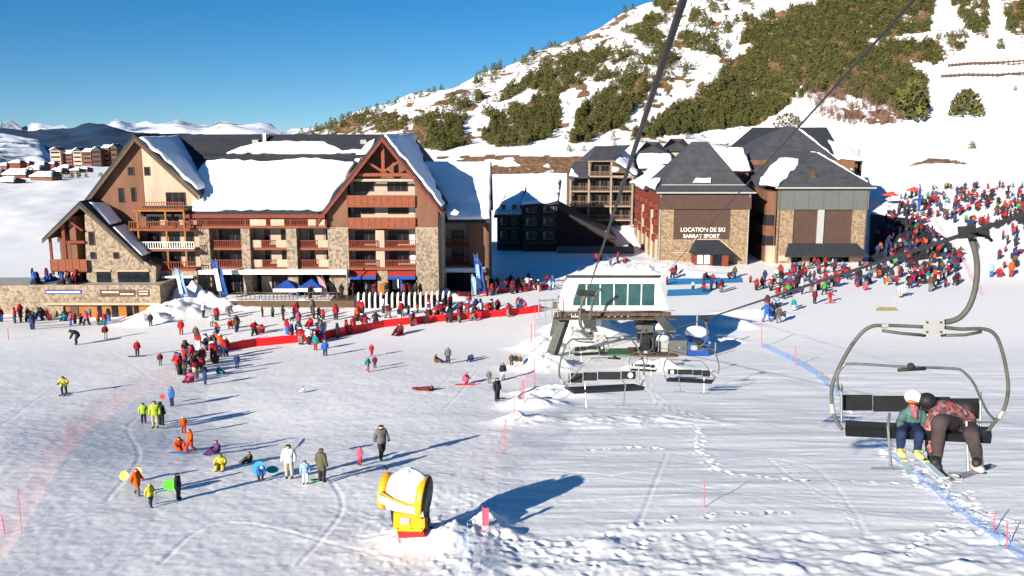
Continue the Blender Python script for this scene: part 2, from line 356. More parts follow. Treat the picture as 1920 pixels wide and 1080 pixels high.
# stands of mountain pine on the hillside: outline in the photo, density
STANDS = [
 ([(545, 250), (600, 226), (700, 208), (765, 218), (768, 246), (700, 252), (560, 258)], .8),
 ([(775, 228), (810, 215), (875, 220), (862, 245), (880, 272), (830, 284), (790, 278), (770, 250)], 1.0),
 ([(830, 192), (880, 172), (915, 176), (890, 208), (840, 215)], .75), ([(905, 215), (925, 205), (945, 215), (930, 225)], .9),
 ([(905, 262), (915, 235), (960, 205), (1010, 183), (1052, 188), (1052, 230), (1025, 258), (980, 275), (930, 278)], 1.0),
 ([(930, 195), (950, 168), (1000, 140), (1030, 112), (1090, 98), (1148, 88), (1130, 125), (1085, 160), (1040, 182), (990, 165), (960, 185)], .95),
 ([(1070, 270), (1085, 215), (1100, 190), (1150, 165), (1215, 128), (1215, 165), (1190, 205), (1170, 235), (1120, 255), (1085, 278)], .95),
 ([(1180, 262), (1225, 235), (1260, 205), (1330, 165), (1375, 110), (1440, 75), (1500, 85), (1620, 78), (1745, 80), (1750, 108), (1700, 128), (1735, 150), (1738, 205), (1705, 222), (1640, 200), (1560, 165), (1500, 185), (1420, 235), (1300, 250)], 1.0),
 ([(1385, 85), (1400, 45), (1450, 22), (1560, 5), (1700, -40), (1765, -30), (1740, 60), (1600, 78), (1480, 82)], .95),
 ([(1765, -30), (1850, -30), (1855, 75), (1812, 55), (1790, 20)], .85), ([(1870, -40), (2100, -60), (2060, 70), (1960, 90), (1890, 60)], .85),
 ([(1750, 70), (1815, 65), (1805, 95), (1740, 130), (1735, 110)], .7),
 ([(1080, 130), (1170, 50), (1230, 8), (1330, -40), (1400, -40), (1420, 50), (1370, 110), (1300, 130), (1200, 215)], .42),
 ([(1190, 20), (1260, -20), (1330, -10), (1300, 60), (1240, 90), (1190, 80)], .6), ([(1220, 100), (1290, 60), (1310, 90), (1260, 120)], .8),
 ([(760, 225), (860, 165), (960, 118), (1080, 68), (1190, 10), (1195, 22), (1090, 88), (970, 135), (870, 182), (765, 238)], .7),
 ([(1450, 40), (1600, -60), (1750, -90), (1900, -90), (1900, -40), (1600, 0)], .6),
]
TRACKS = []
for _t in [[(1110, 900), (1300, 870), (1560, 850), (1900, 860)], [(1000, 880), (1250, 905), (1600, 960), (1900, 985)], [(1430, 858), (1530, 880), (1600, 960), (1625, 1010)], [(1440, 860), (1500, 905), (1560, 935)], [(1050, 940), (1400, 930), (1900, 950)], [(1500, 760), (1700, 745), (1910, 760)], [(1350, 720), (1600, 700), (1900, 690)],
           [(1320, 700), (1500, 640), (1900, 600)], [(1030, 830), (1300, 790), (1700, 800)], [(20, 700), (200, 690), (420, 760)], [(0, 800), (120, 720), (260, 690)], [(200, 940), (260, 860), (240, 800), (300, 760)], [(520, 800), (650, 780), (760, 740), (840, 690)], [(560, 1060), (640, 960), (620, 900)], [(830, 770), (860, 740), (900, 690)], [(600, 830), (700, 800), (800, 745), (850, 700)], [(1250, 850), (1190, 1000)], [(1900, 800), (1800, 720), (1650, 660)], [(300, 1060), (420, 980), (700, 1040)], [(10, 640), (180, 650), (300, 720)]]:
    _q = [_t[0]] + _t + [_t[-1]]; _o = []
    for _i in range(1, len(_q) - 2):
        for _k in range(5):
            _u = _k / 5; _o.append(tuple(.5 * (2 * _q[_i][c] + (_q[_i + 1][c] - _q[_i - 1][c]) * _u + (2 * _q[_i - 1][c] - 5 * _q[_i][c] + 4 * _q[_i + 1][c] - _q[_i + 2][c]) * _u * _u + (3 * _q[_i][c] - _q[_i - 1][c] - 3 * _q[_i + 1][c] + _q[_i + 2][c]) * _u ** 3) for c in (0, 1)))
    TRACKS.append([(p.x, p.y) for p in (_solve(T0, a, b) for a, b in _o + [_t[-1]])])
def near_blend(X, Y):
    return np.clip((75 - Y) / 20, 0, 1)
def make_terrain():
    ys = [3.0]
    while ys[-1] < 1480:
        y = ys[-1]; ys.append(y + (.5 if y < 22 else .11 + max(0, (y - 45)) * .0065 if y < 60 else .2 + (y - 60) * .008 if y < 300 else 2.1 + (y - 300) * .012))
    ys = np.array(ys); us = np.linspace(-.98, .98, 760); us = us * (.55 + .45 * np.abs(us) / .98)
    U, Yg = np.meshgrid(us, ys); X = U * Yg; Z = T(X, Yg)
    n, m = X.shape; nb = Yg < 130; xs, yy = X[nb], Yg[nb]; z = Z[nb]; px, py = topx(xs, yy, z)
    dm = np.array([(p.x, p.y) for p in NETM]); lx = np.interp(-yy, -dm[::-1, 1][::-1], dm[:, 0]) if False else np.interp(yy, np.sort(dm[:, 1]), dm[np.argsort(dm[:, 1]), 0])
    right = np.clip((xs - lx - .3) / 1.2, 0, 1) * np.clip((78 - yy) / 8, 0, 1)
    fade = np.clip((125 - yy) / 60, 0, 1)
    lump = fbm(xs / .9, yy / .9, 4, 51); fine = fbm(xs / .28, yy / .28, 2, 61)
    cann = gauss(xs, yy, -1.8, 28.5, 3.2, 4.5)
    z = z + (1 - right) * fade * fade * (.020 * lump + .020 * fine + .08 * fbm(xs / 5, yy / 4, 3, 55)) * (1 + 1.8 * np.clip(cann, 0, 1))
    z = z + (1 - right) * cann * .10 * np.abs(fine)
    # groomed side: low cross-slope ripples, rough spoil at the lower edge
    z = z + right * (.05 * fbm(xs / 5, yy / .7, 3, 71) + .10 * fbm(xs / 9, yy / 3.5, 3, 73) + .012 * fine)
    edge = np.clip((py - 985 - 18 * fbm(xs / 2, yy / 2, 2, 75) * 2) / 25, 0, 1) * right * np.clip((px - 850) / 100, 0, 1)
    z = z + edge * (.10 * np.maximum(fbm(xs / .8, yy / .55, 4, 77), -.1) + .05 * fine)
    edge2 = np.clip(1 - np.abs(_seg(xs, yy, [(_p.x, _p.y) for _p in [_solve(T0, 1560, 720), _solve(T0, 1640, 830), _solve(T0, 1760, 920), _solve(T0, 1900, 1010)]])) / .9, 0, 1)
    z = z + edge2 * (.16 * lump + .05 * fine)
    band = gauss(px, py, 1180, 790, 190, 14) * right; z = z + band * (.18 + .18 * lump)
    for tl_ in TRACKS:
        k = np.abs(xs - sum(p[0] for p in tl_) / len(tl_)) < 40; dd = _seg(xs[k], yy[k], tl_); z[k] += -.018 * np.exp(-(dd / .075) ** 2) + .006 * np.exp(-((dd - .16) / .07) ** 2)
    for cx, cy, r, d in PITS:
        k = (np.abs(xs - cx) < 3 * r) & (np.abs(yy - cy) < 3 * r)
        q = ((xs[k] - cx) ** 2 + (yy[k] - cy) ** 2) / (r * r); z[k] += -d * .75 * np.exp(-q) + d * .35 * np.exp(-(np.sqrt(q) - 1.5) ** 2 * 3)
    Z[nb] = z
    # soil / undergrowth cover by world position
    PX, PY = topx(X, Yg, Z); soil = np.zeros(X.shape)
    far = Yg > 210; 
    for poly, d in STANDS:
        k = far & (Yg > 262) & poly_in(PX, PY, poly); soil[k] = np.maximum(soil[k], d * .68)
    nz = fbm(X / 5, Yg / 7, 4, 81)
    bank = far & (Yg < 262) & (PX > 820) & (PX < 1215) & (PY > 292 - 4 * nz) & (PY < 326)
    soil[bank] = np.clip(.9 + nz[bank] * 1.3, 0, 1)
    soil[far & (Yg < 330) & poly_in(PX, PY, [(1700, 312), (1740, 298), (1790, 300), (1815, 308), (1770, 306), (1735, 306)])] = 1
    hillm = far & (Yg > 262) & (PX > 700) & (PX < 1420)
    soil[hillm] = np.maximum(soil[hillm], np.clip((nz[hillm] - .20) * 3.0, 0, .55))
    reds = far & poly_in(PX, PY, [(1500, 160), (1560, 150), (1640, 190), (1700, 215), (1690, 232), (1600, 235), (1520, 215)]); soil[reds] = np.clip(.35 + nz[reds], 0, .6)
    soil = np.clip(soil + (soil > .05) * nz * .5, 0, 1)
    me = bpy.data.meshes.new('snow_ground'); co = np.stack([X, Yg, Z], -1).reshape(-1, 3)
    idx = np.arange(n * m).reshape(n, m); q = np.stack([idx[:-1, :-1], idx[:-1, 1:], idx[1:, 1:], idx[1:, :-1]], -1).reshape(-1, 4)
    me.vertices.add(len(co)); me.vertices.foreach_set('co', co.ravel()); me.loops.add(q.size); me.loops.foreach_set('vertex_index', q.ravel())
    me.polygons.add(len(q)); me.polygons.foreach_set('loop_start', np.arange(0, q.size, 4)); me.polygons.foreach_set('use_smooth', np.ones(len(q), bool))
    me.update(); me.validate()
    a = me.attributes.new('cover', 'FLOAT', 'POINT'); a.data.foreach_set('value', soil.ravel())
    m_ = bpy.data.materials.new('snow_ground'); m_.use_nodes = True; nt = m_.node_tree; L = nt.links; b = nt.nodes['Principled BSDF']
    b.inputs['Roughness'].default_value = .55; b.inputs['Specular IOR Level'].default_value = .25
    at_ = _n(nt, 'ShaderNodeAttribute', attribute_name='cover'); tc = _n(nt, 'ShaderNodeTexCoord')
    n1 = _n(nt, 'ShaderNodeTexNoise', i_Scale=.35, i_Detail=8.0, i_Roughness=.7); L.new(tc.outputs['Object'], n1.inputs['Vector'])
    th = _n(nt, 'ShaderNodeMath', operation='ADD'); L.new(n1.outputs[0], th.inputs[0]); L.new(at_.outputs['Fac'], th.inputs[1])
    ss = _n(nt, 'ShaderNodeMapRange', i_From_Min=.93, i_From_Max=1.03); L.new(th.outputs[0], ss.inputs[0])
    n2 = _n(nt, 'ShaderNodeTexNoise', i_Scale=.9, i_Detail=5.0); L.new(tc.outputs['Object'], n2.inputs['Vector'])
    r = _n(nt, 'ShaderNodeValToRGB'); L.new(n2.outputs[0], r.inputs[0]); r.color_ramp.elements[0].position = .35; r.color_ramp.elements[1].position = .65
    r.color_ramp.elements[0].color = (.09, .065, .03, 1); r.color_ramp.elements[1].color = (.30, .16, .085, 1)
    n4 = _n(nt, 'ShaderNodeTexNoise', i_Scale=.08, i_Detail=6.0); L.new(tc.outputs['Object'], n4.inputs['Vector'])
    sn = _n(nt, 'ShaderNodeMix', data_type='RGBA'); L.new(n4.outputs[0], sn.inputs[0]); sn.inputs[6].default_value = (.90, .885, .865, 1); sn.inputs[7].default_value = (.95, .93, .905, 1)
    mx = _n(nt, 'ShaderNodeMix', data_type='RGBA'); L.new(ss.outputs[0], mx.inputs[0]); L.new(sn.outputs[2], mx.inputs[6]); L.new(r.outputs[0], mx.inputs[7]); L.new(mx.outputs[2], b.inputs['Base Color'])
    n3 = _n(nt, 'ShaderNodeTexNoise', i_Scale=3.5, i_Detail=6.0, i_Roughness=.65); L.new(tc.outputs['Object'], n3.inputs['Vector'])
    mp = _n(nt, 'ShaderNodeMapping'); mp.inputs['Scale'].default_value = (.25, 2.5, 1); mp.inputs['Rotation'].default_value = (0, 0, R(8)); L.new(tc.outputs['Object'], mp.inputs[0])
    n5 = _n(nt, 'ShaderNodeTexNoise', i_Scale=1.2, i_Detail=5.0); L.new(mp.outputs[0], n5.inputs['Vector'])
    ad = _n(nt, 'ShaderNodeMath', operation='ADD'); L.new(n3.outputs[0], ad.inputs[0]); L.new(n5.outputs[0], ad.inputs[1])
    bp = _n(nt, 'ShaderNodeBump', i_Strength=.32, i_Distance=.05); L.new(ad.outputs[0], bp.inputs['Height']); L.new(bp.outputs[0], b.inputs['Normal'])
    me.materials.append(m_)
    o = bpy.data.objects.new('snow_ground', me); C.objects.link(o); tag(o, kind='structure', label='snow covered piste, fields and hillside')
make_terrain()

def far_range(name, px0, px1, crest, Y, depth, foot_py, m, seed, rough, label):
    """a mountain range standing at distance Y: crest heights read off, noise relief over its depth"""
    nx, ny = 160, 40; px = np.linspace(px0, px1, nx); cy = np.interp(px, [a for a, b in crest], [b for a, b in crest]) + (fbm(px / 17, px * 0, 5, 33) * 15 if 'mountain' in name else fbm(px / 40, px * 0, 4, 34) * 2.5)
    vs = []; 
    for j in range(ny):
        t = j / (ny - 1); yy = Y - depth * (1 - t)
        for i in range(nx):
            X = (px[i] - 960) / 1690 * yy; zc = (240.3 - cy[i]) / 1690 * Y; zf = (240.3 - foot_py) / 1690 * (Y - depth)
            k = t ** .8; vs.append((X, yy, zf + (zc - zf) * k + rough * (float(fbm(np.array([X / rough / 5]), np.array([yy / rough / 5]), 5, seed)[0])) * min(1, 4 * t) * (1.0 if t < .95 else .3)))
    fs = [(j * nx + i, j * nx + i + 1, (j + 1) * nx + i + 1, (j + 1) * nx + i) for j in range(ny - 1) for i in range(nx - 1)]
    mb = MB().add(vs, fs); o = mb.build(name, m, loc=(vs[nx // 2][0], Y, vs[0][2]), smooth=True); tag(o, kind='structure', label=label); return o
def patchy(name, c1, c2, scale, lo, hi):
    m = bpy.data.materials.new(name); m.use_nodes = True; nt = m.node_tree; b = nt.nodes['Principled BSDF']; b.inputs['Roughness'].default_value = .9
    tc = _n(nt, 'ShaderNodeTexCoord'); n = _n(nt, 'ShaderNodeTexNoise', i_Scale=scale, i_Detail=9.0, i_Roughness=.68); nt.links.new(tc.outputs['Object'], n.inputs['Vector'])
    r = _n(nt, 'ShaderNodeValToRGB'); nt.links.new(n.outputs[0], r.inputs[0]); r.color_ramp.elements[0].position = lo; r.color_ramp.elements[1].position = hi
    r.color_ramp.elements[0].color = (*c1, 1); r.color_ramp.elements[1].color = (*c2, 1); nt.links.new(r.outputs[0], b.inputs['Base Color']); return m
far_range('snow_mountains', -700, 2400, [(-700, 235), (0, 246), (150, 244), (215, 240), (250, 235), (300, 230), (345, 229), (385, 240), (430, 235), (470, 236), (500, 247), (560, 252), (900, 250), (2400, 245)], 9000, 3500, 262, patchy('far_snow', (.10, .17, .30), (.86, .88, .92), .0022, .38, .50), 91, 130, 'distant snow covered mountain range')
far_range('forested_ridge', -700, 640, [(-700, 250), (0, 243), (50, 247), (90, 240), (130, 238), (160, 235), (200, 237), (240, 246), (300, 252), (420, 262), (640, 275)], 3600, 1300, 300, patchy('haze_blue_forest', (.001, .026, .070), (.004, .055, .125), .006, .45, .75), 95, 25, 'dark forested ridge')  # blue of the distant air is put into the forest base colour
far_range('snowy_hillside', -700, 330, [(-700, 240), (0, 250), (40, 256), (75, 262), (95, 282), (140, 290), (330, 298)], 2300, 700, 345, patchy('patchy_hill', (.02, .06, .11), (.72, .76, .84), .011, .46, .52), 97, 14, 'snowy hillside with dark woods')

# ================================================================== BUILDINGS
def zf(py, Y): return at(960, py, Y).z
def xf(px, py, Y): return at(px, py, Y).x
def part(root, name, m, fn, label=None, **k):
    mb = MB(); fn(mb); o = mb.build(name, m, root, **k)
    if label: o['label'] = label
    return o
def window(root, x0, x1, z0, z1, Y, frame=None, fw=.07, mull=1, curtain=False):
    """window on a wall facing -Y at plane Y: frame proud of the wall, pane set inside it"""
    mb = MB(); d = .07
    mb.box(x0, x1, Y - d, Y - .003, z1 - fw, z1); mb.box(x0, x1, Y - d, Y - .003, z0, z0 + fw)
    mb.box(x0, x0 + fw, Y - d, Y - .003, z0 + fw, z1 - fw); mb.box(x1 - fw, x1, Y - d, Y - .003, z0 + fw, z1 - fw)
    for k in range(mull):
        xm = x0 + (x1 - x0) * (k + 1) / (mull + 1); mb.box(xm - fw / 2, xm + fw / 2, Y - d + .01, Y - .003, z0 + fw, z1 - fw)
    w = mb.build('window', frame or M['darkwood'], root)
    MB().box(x0 + fw, x1 - fw, Y - .035, Y - .006, z0 + fw, z1 - fw).build('pane', M['glass'], w)
    if curtain: MB().box(x0 + fw, x0 + (x1 - x0) * .35, Y - .045, Y - .036, z0 + fw, z1 - fw).build('curtain', M['plaster'], w)
    return w
def railing(root, x0, x1, z, Y, h=.95, m=None, solid=False, name='railing', gap=.22, panels=()):
    mb = MB()
    mb.box(x0, x1, Y, Y + .09, z + h - .09, z + h); 
    if solid:
        mb.box(x0, x1, Y + .02, Y + .07, z, z + h - .09); n = int((x1 - x0) / .9) + 1
        for k in range(n + 1): xx = x0 + (x1 - x0) * k / n; mb.box(xx - .04, xx + .04, Y - .02, Y + .02, z, z + h)
    else:
        mb.box(x0, x1, Y + .01, Y + .07, z + .06, z + .14); n = max(2, int((x1 - x0) / gap))
        for k in range(n + 1):
            xx = x0 + .03 + (x1 - x0 - .06) * k / n; mb.box(xx - .045, xx + .045, Y + .02, Y + .06, z + .14, z + h - .09)
    o = mb.build(name, m or M['redwood'], root)
    for a, b in panels: MB().box(a, b, Y - .05, Y - .005, z + .03, z + h + .02).build('balcony_panel', M['cream'], root)
    return o
def loggias(root, xs, zs, Y, depth, H=2.55, slab=None, rail=None, back=None, seed=0, solid=False, slabth=.28, curtains=True):
    """one bay per xs pair, one floor per zs (floor level): slab, railing, back-wall windows"""
    q = random.Random(seed)
    for z in zs:
        x0, x1 = xs[0][0], xs[-1][1]
        MB().box(x0, x1, Y - .12, Y + depth - .003, z - slabth, z).build('floor_slab', slab or M['terracotta'], root)
        for a, b in xs:
            railing(root, a + .04, b - .04, z + .003, Y - .06, m=rail or M['redwood'], solid=solid)
            w = b - a; n = max(1, round(w / 3.4))
            for k in range(n):
                u = a + w * k / n; v = a + w * (k + 1) / n; t = q.random()
                s = u + (v - u) * q.uniform(.08, .2); e = s + (v - u) * q.uniform(.45, .6)
                window(root, s, e, z + .06, z + 2.1, Y + depth, curtain=curtains and t < .4)
                if t > .35 and v - e > .9: window(root, v - .75, v - .2, z + .8, z + 2.0, Y + depth, mull=0)
            for k in range(1, n): MB().box(a + w * k / n - .1, a + w * k / n + .1, Y + .12, Y + depth - .003, z + .003, z + H - slabth - .006).build('partition', M['cream'] if q.random() < .6 else M['plaster'], root)

def hotel():
    root = thing('hotel', 'big stepped timber and stone ski hotel with two steep gables and snow laden roofs', 'hotel', (-25, 112, -22.6))
    P = lambda n, m, f, **k: part(root, n, m, f, **k)
    F = 112.0; B = 113.7
    # bodies
    P('wall', M['plaster'], lambda m: m.box(-46.2, -9.0, B, 134, -23.4, -10.9))
    P('wall', M['cream'], lambda m: (m.xz([(-46.3, -18), (-46.3, -1.15), (-39.4, -7.7), (-39.4, -18)], F, F + .3)), label='cream gable wall')
    P('wall', M['brown'], lambda m: (m.xz([(-46.305, -18), (-57.5, -18), (-57.5, -13.9), (-46.7, -1.05), (-46.305, -1.15)], F - .06, F + .3)), label='brown gable wall')
    P('wall', M['stone'], lambda m: m.box(-46.0, -39.4, F - .3, F + .3, -22.9, -17.5), label='stone base wall')
    P('wall', M['plaster'], lambda m: m.box(-57.4, -46.2, F + .3, 126, -23, -14.2))
    # right wing body
    P('wall', M['plaster'], lambda m: m.box(-10.0, -3.5, 121.3, 135, -23.4, -12.3))
    P('wall', M['brown'], lambda m: m.box(-5.75, -3.45, 119.1, 121.3, -20.4, -12.1), label='brown end wall of the right wing')
    P('wall', M['darkwood'], lambda m: m.yz([(119.0, -23.4), (119.0, -11.9), (127.8, -4.9), (136.6, -11.9), (136.6, -23.4)], -3.44, -3.15), label='dark end gable wall')
    P('pillar', M['stone'], lambda m: m.box(-5.5, -3.6, 119.2, 121.3, -23.4, -20.4))
    # ---- roofs
    t = .28
    P('roof', M['slateD'], lambda m: (m.prism([(-46.5, 110.7, -10.6), (-24.2, 110.7, -10.6), (-16.1, 124, -.85), (-46.5, 124, -.85)], (0, 0, -t)), m.prism([(-46.5, 124, -.85), (-16.1, 124, -.85), (-16.1, 137, -10.4), (-46.5, 137, -10.4)], (0, 0, -t))), label='dark slate main roof')
    P('roof_step', M['slateD'], lambda m: m.yz([(119.3, -4.6), (118.95, -3.62), (120.3, -3.4), (120.3, -3.8)], -41, -19))
    P('fascia', M['redwood'], lambda m: m.box(-40.9, -23.4, 110.66, 110.72, -11.1, -10.62))
    P('skylight', M['greyline'], lambda m: m.yz([(122.1, -2.15), (122.0, -1.6), (122.9, -1.55)], -35.3, -34.5)); P('skylight', M['greyline'], lambda m: m.yz([(122.1, -2.15), (122.0, -1.6), (122.9, -1.55)], -20.6, -19.8))
    P('chimney', M['white'], lambda m: m.box(-33.9, -33.5, 122.4, 122.8, -2, -.7))
    g2 = [(-24.6, -11.3), (-16.1, -.75), (-8.7, -9.9)]
    def gable_roof(pts, y0, y1, m_, label, th=.3):
        (ax, az), (bx, bz), (cx, cz) = pts
        return P('roof', m_, lambda m: m.xz([(ax, az), (bx, bz), (cx, cz), (cx, cz - th), (bx, bz - th * 1.5), (ax, az - th)], y0, y1), label=label)
    gable_roof(g2, 110.9, 143.5, M['slateD'], 'steep slate roof over the truss gable'); g1 = [(-57.3, -13.4), (-46.7, -.75), (-39.2, -7.9)]
    gable_roof(g1, 111.1, 128, M['slateD'], 'steep slate roof over the left gable')
    for pts in (g2, g1):
        for a, b in zip(pts, pts[1:]):
            dx, dz = b[0] - a[0], b[1] - a[1]
            P('barge_board', M['redwood'] if pts is g2 else M['darkwood'], lambda m: m.xz([(a[0], a[1] - .32), (b[0], b[1] - .5), (b[0], b[1] - 1.0), (a[0], a[1] - .85)], 110.85 if pts is g2 else 111.05, 110.98 if pts is g2 else 111.2))
    P('roof', M['slateD'], lambda m: (m.prism([(-9.0, 118.6, -12.25), (-2.9, 118.6, -12.25), (-2.9, 127.8, -4.85), (-12.9, 127.8, -4.85)], (0, 0, -.3)), m.prism([(-12.9, 127.8, -4.85), (-2.9, 127.8, -4.85), (-2.9, 137, -12.2), (-9, 137, -12.2)], (0, 0, -.3))), label='slate roof of the right wing')
    # snow on roofs
    n_main = Vector((0, -.73, 1)).normalized(); P0 = (0, 110.7, -10.58)
    snow_slab(root, [onplane(a, b, P0, n_main) for a, b in [(361, 397), (375, 320), (385, 305), (430, 303), (500, 305), (540, 302), (600, 300), (640, 306), (668, 308), (655, 330), (640, 352), (610, 396)]], n_main, .5, .25, 3)
    snow_slab(root, [onplane(a, b, P0, n_main) for a, b in [(425, 290), (450, 279), (490, 270), (540, 266), (570, 266), (610, 268), (632, 278), (648, 288), (690, 284), (692, 291)]], n_main, .35, .2, 5)
    snow_slab(root, [onplane(a, b, P0, n_main) for a, b in [(660, 300), (690, 268), (705, 262), (697, 282), (672, 306)]], n_main, .3, .1, 6)
    nr = Vector((1.237, 0, 1)).normalized(); q = lambda x, y: Vector((x, y, -.72 - 1.237 * (x + 16.1)))
    snow_slab(root, [q(-15.9, 111.0), q(-8.8, 111.0), q(-8.8, 113.5), q(-12.5, 127), q(-15.9, 143)], nr, .3, .15, 7)
    n1 = Vector((.953, 0, 1)).normalized(); q1 = lambda x, y: Vector((x, y, -.72 - .953 * (x + 46.7)))
    snow_slab(root, [q1(-46.2, 111.3), q1(-39.4, 111.3), q1(-39.4, 114), q1(-40, 119), q1(-42, 121), q1(-44.5, 123.5), q1(-46.3, 125)], n1, .3, .2, 8)
    nw = Vector((0, -.804, 1)).normalized(); qw = lambda x, y: Vector((x, y, -12.23 + .804 * (y - 118.6)))
    snow_slab(root, [qw(-8.6, 118.7), qw(-2.95, 118.7), qw(-2.95, 127.7), qw(-12.6, 127.7)], nw, .42, .06, 9)
    # ---- main wing storeys
    bays = [(-39.9, -38.3 + .6), (-37.9, -34.2), (-33.0, -28.5), (-27.3, -23.4)]
    pill = [(-39.5, -38.2), (-34.2, -33.1), (-28.5, -27.2)]
    for a, b in pill: P('pillar', M['stone'], lambda m: m.box(a, b, F - .75, B - .003, -22.9, -12.35))
    P('pillar', M['stone'], lambda m: m.box(-23.3, -20.7, F - .5, B - .003, -22.9, -12.3)); P('pillar', M['stone'], lambda m: m.box(-12.2, -9.35, F - .5, B - .003, -22.9, -12.3))
    cols = [(-38.2, -34.2), (-33.1, -28.5), (-27.2, -23.3)]
    for z in (-14.95, -17.45):
        for i, (a, b) in enumerate(cols):
            MB().box(a, b, F - .3, B - .003, z - .3, z).build('floor_slab', M['terracotta'], root)
            pan = [] if i == 0 else ([(a + .1, a + 1.3), (b - 1.4, b - .1)] if i == 1 else [(b - 1.3, b - .05)])
            railing(root, a + .02, b - .02, z + .003, F - .28, panels=pan)
            for s, e, m2 in ([(.12, .9, 2)] if i == 0 else [(.26, .42, 0), (.72, .86, 0)] if i == 1 else [(.2, .42, 0), (.76, .92, 0)]):
                window(root, a + (b - a) * s, a + (b - a) * e, z + (.1 if i == 0 else .35), z + 2.1, B, mull=m2, curtain=i == 2)
    z = -12.1
    MB().box(-45.8, -23.3, F - .95, B - .003, z - .28, z).build('floor_slab', M['terracotta'], root)
    railing(root, -40.5, -23.3, z + .003, F - .93, h=.8, panels=[(-32.9, -30.9), (-30.3, -28.6), (-25.6, -23.5)])
    for a, b in [(-39.6, -38.0), (-37.2, -34.6), (-31.6, -30.8), (-29.4, -28.4), (-26.6, -25.4), (-24.4, -23.6)]: window(root, a, b, -12.0, -10.95, B, mull=1 if b - a > 2 else 0)
    for x in (-38.5, -33.6, -27.9): P('post', M['darkwood'], lambda m: m.box(x - .1, x + .1, F - .9, F - .7, -12.1, -10.9))
    # ledge over the ground floor and shop fronts
    P('canopy', M['white'], lambda m: m.box(-46, -20.7, 109.9, B - .003, -18.1, -17.76)); P('canopy_snow', M['snow'], lambda m: m.box(-45.9, -20.8, 109.95, F - .75, -17.755, -17.62))
    P('canopy', M['white'], lambda m: m.box(-9.3, -3.5, 117.4, 119.0, -19.05, -18.75)); P('canopy_snow', M['snow'], lambda m: m.box(-9.2, -3.6, 117.45, 118.9, -18.745, -18.55))
    for a, b in cols + [(-20.6, -17.2), (-15.9, -12.3)]:
        P('shop_front', M['glass'], lambda m: m.box(a + .1, b - .1, B - .16, B - .01, -21, -18.2)); 
        P('shop_frame', M['darkwood'], lambda m: [m.box(a + .1 + (b - a - .2) * k / 4 - .06, a + .1 + (b - a - .2) * k / 4 + .06, B - .22, B - .165, -21, -18.2) for k in range(5)])
    P('door', M['cream'], lambda m: m.box(-32.5, -31.2, B - .3, B - .165, -21, -18.9)); P('door', M['white'], lambda m: m.box(-15.5, -14.7, B - .4, B - .23, -20.6, -18.7))
    P('pillar', M['stone'], lambda m: m.box(-17.2, -15.9, F - .1, B - .003, -22.9, -17.9)); P('notice_board', M['orange'], lambda m: m.box(-17.0, -16.1, F - .3, F - .105, -21.2, -19.6))
    P('awning', mat('faded_red_awning', (.36, .035, .03), .8), lambda m: m.yz([(111.2, -18.5), (F, -18.0), (F, -18.2), (111.25, -18.6)], -20.6, -17.3)); P('awning', mat('faded_red_awning', (.36, .035, .03), .8), lambda m: m.yz([(111.2, -18.5), (F, -18.0), (F, -18.2), (111.25, -18.6)], -15.8, -12.3))
    P('awning_valance', M['blue'], lambda m: m.box(-20.6, -17.3, 111.15, 111.22, -18.95, -18.52)); P('awning_valance', M['blue'], lambda m: m.box(-15.8, -12.3, 111.15, 111.22, -18.95, -18.52))
    P('poster', M['blue'], lambda m: m.box(-14.5, -13.8, B - .4, B - .23, -20.9, -18.9))
    # ---- truss gable
    P('wall', M['brown'], lambda m: m.xz([(-23.4, -12.28), (-23.4, -10.4), (-20.7, -7.1), (-20.7, -12.28)], F - .25, F + .3)); P('wall', M['brown'], lambda m: m.xz([(-9.35, -12.28), (-9.35, -9.6), (-12.2, -6.2), (-12.2, -12.28)], F - .25, F + .3))
    P('wall', M['brown'], lambda m: m.xz([(-20.6, -12.4), (-20.6, -7.1), (-16.1, -1.6), (-12.2, -6.6), (-12.2, -12.4)], B - .1, B + .2))
    P('wall', M['plaster'], lambda m: m.box(-20.65, -12.25, B - .16, B - .103, -11.4, -6.35), label='pale wall behind the gable balconies')
    P('truss', M['terracotta'], lambda m: (m.box(-20.6, -12.0, F - .45, F - .15, -5.95, -5.55), m.box(-16.3, -15.9, F - .4, F - .1, -5.55, -1.5), m.bar((-16.1, F - .3, -5.4), (-18.9, F - .3, -3.6), .28), m.bar((-16.1, F - .3, -5.4), (-13.3, F - .3, -3.6), .28), m.bar((-20.9, F - .4, -6.6), (-16.1, F - .4, -1.0), .25), m.bar((-11.6, F - .4, -6.0), (-16.1, F - .4, -1.0), .25)))
    P('beam', M['cream'], lambda m: m.box(-20.6, -12.2, F - .1, F + .1, -6.6, -6.3))
    zs = [(-8.3 - 1.45, 1.45), (-11.1 - 1.35, 1.35)]
    for z, h in zs:
        MB().box(-20.7, -12.2, F - .55, B - .003, z - .05, z + .1).build('floor_slab', M['terracotta'], root); railing(root, -20.68, -12.22, z + .103, F - .56, h=h - .1, m=M['terracotta'], solid=True, name='balcony_front')
    for z in (-14.95, -17.45):
        MB().box(-20.7, -12.2, F - .45, B - .003, z - .35, z).build('floor_slab', M['terracotta'], root)
        railing(root, -20.6, -17.0, z + .003, F - .44); railing(root, -16.0, -12.25, z + .003, F - .44); P('partition', M['cream'], lambda m: m.box(-17.3, -16.2, F - .2, B - .003, z + .003, z + 2.2))
    for z in (-8.05, -10.95, -14.85, -17.35):
        d = B - (.16 if z > -11.2 else 0)
        window(root, -20.2, -17.6, z + .1, z + 1.5 if z > -11.2 else z + 1.9, d, mull=2); window(root, -15.9, -13.3, z + .1, z + 1.5 if z > -11.2 else z + 1.9, d, mull=2); 
        if z < -9: P('partition', M['white'], lambda m: m.box(-13.1, -12.5, d - .08, d - .004, z + .1, z + 1.3))
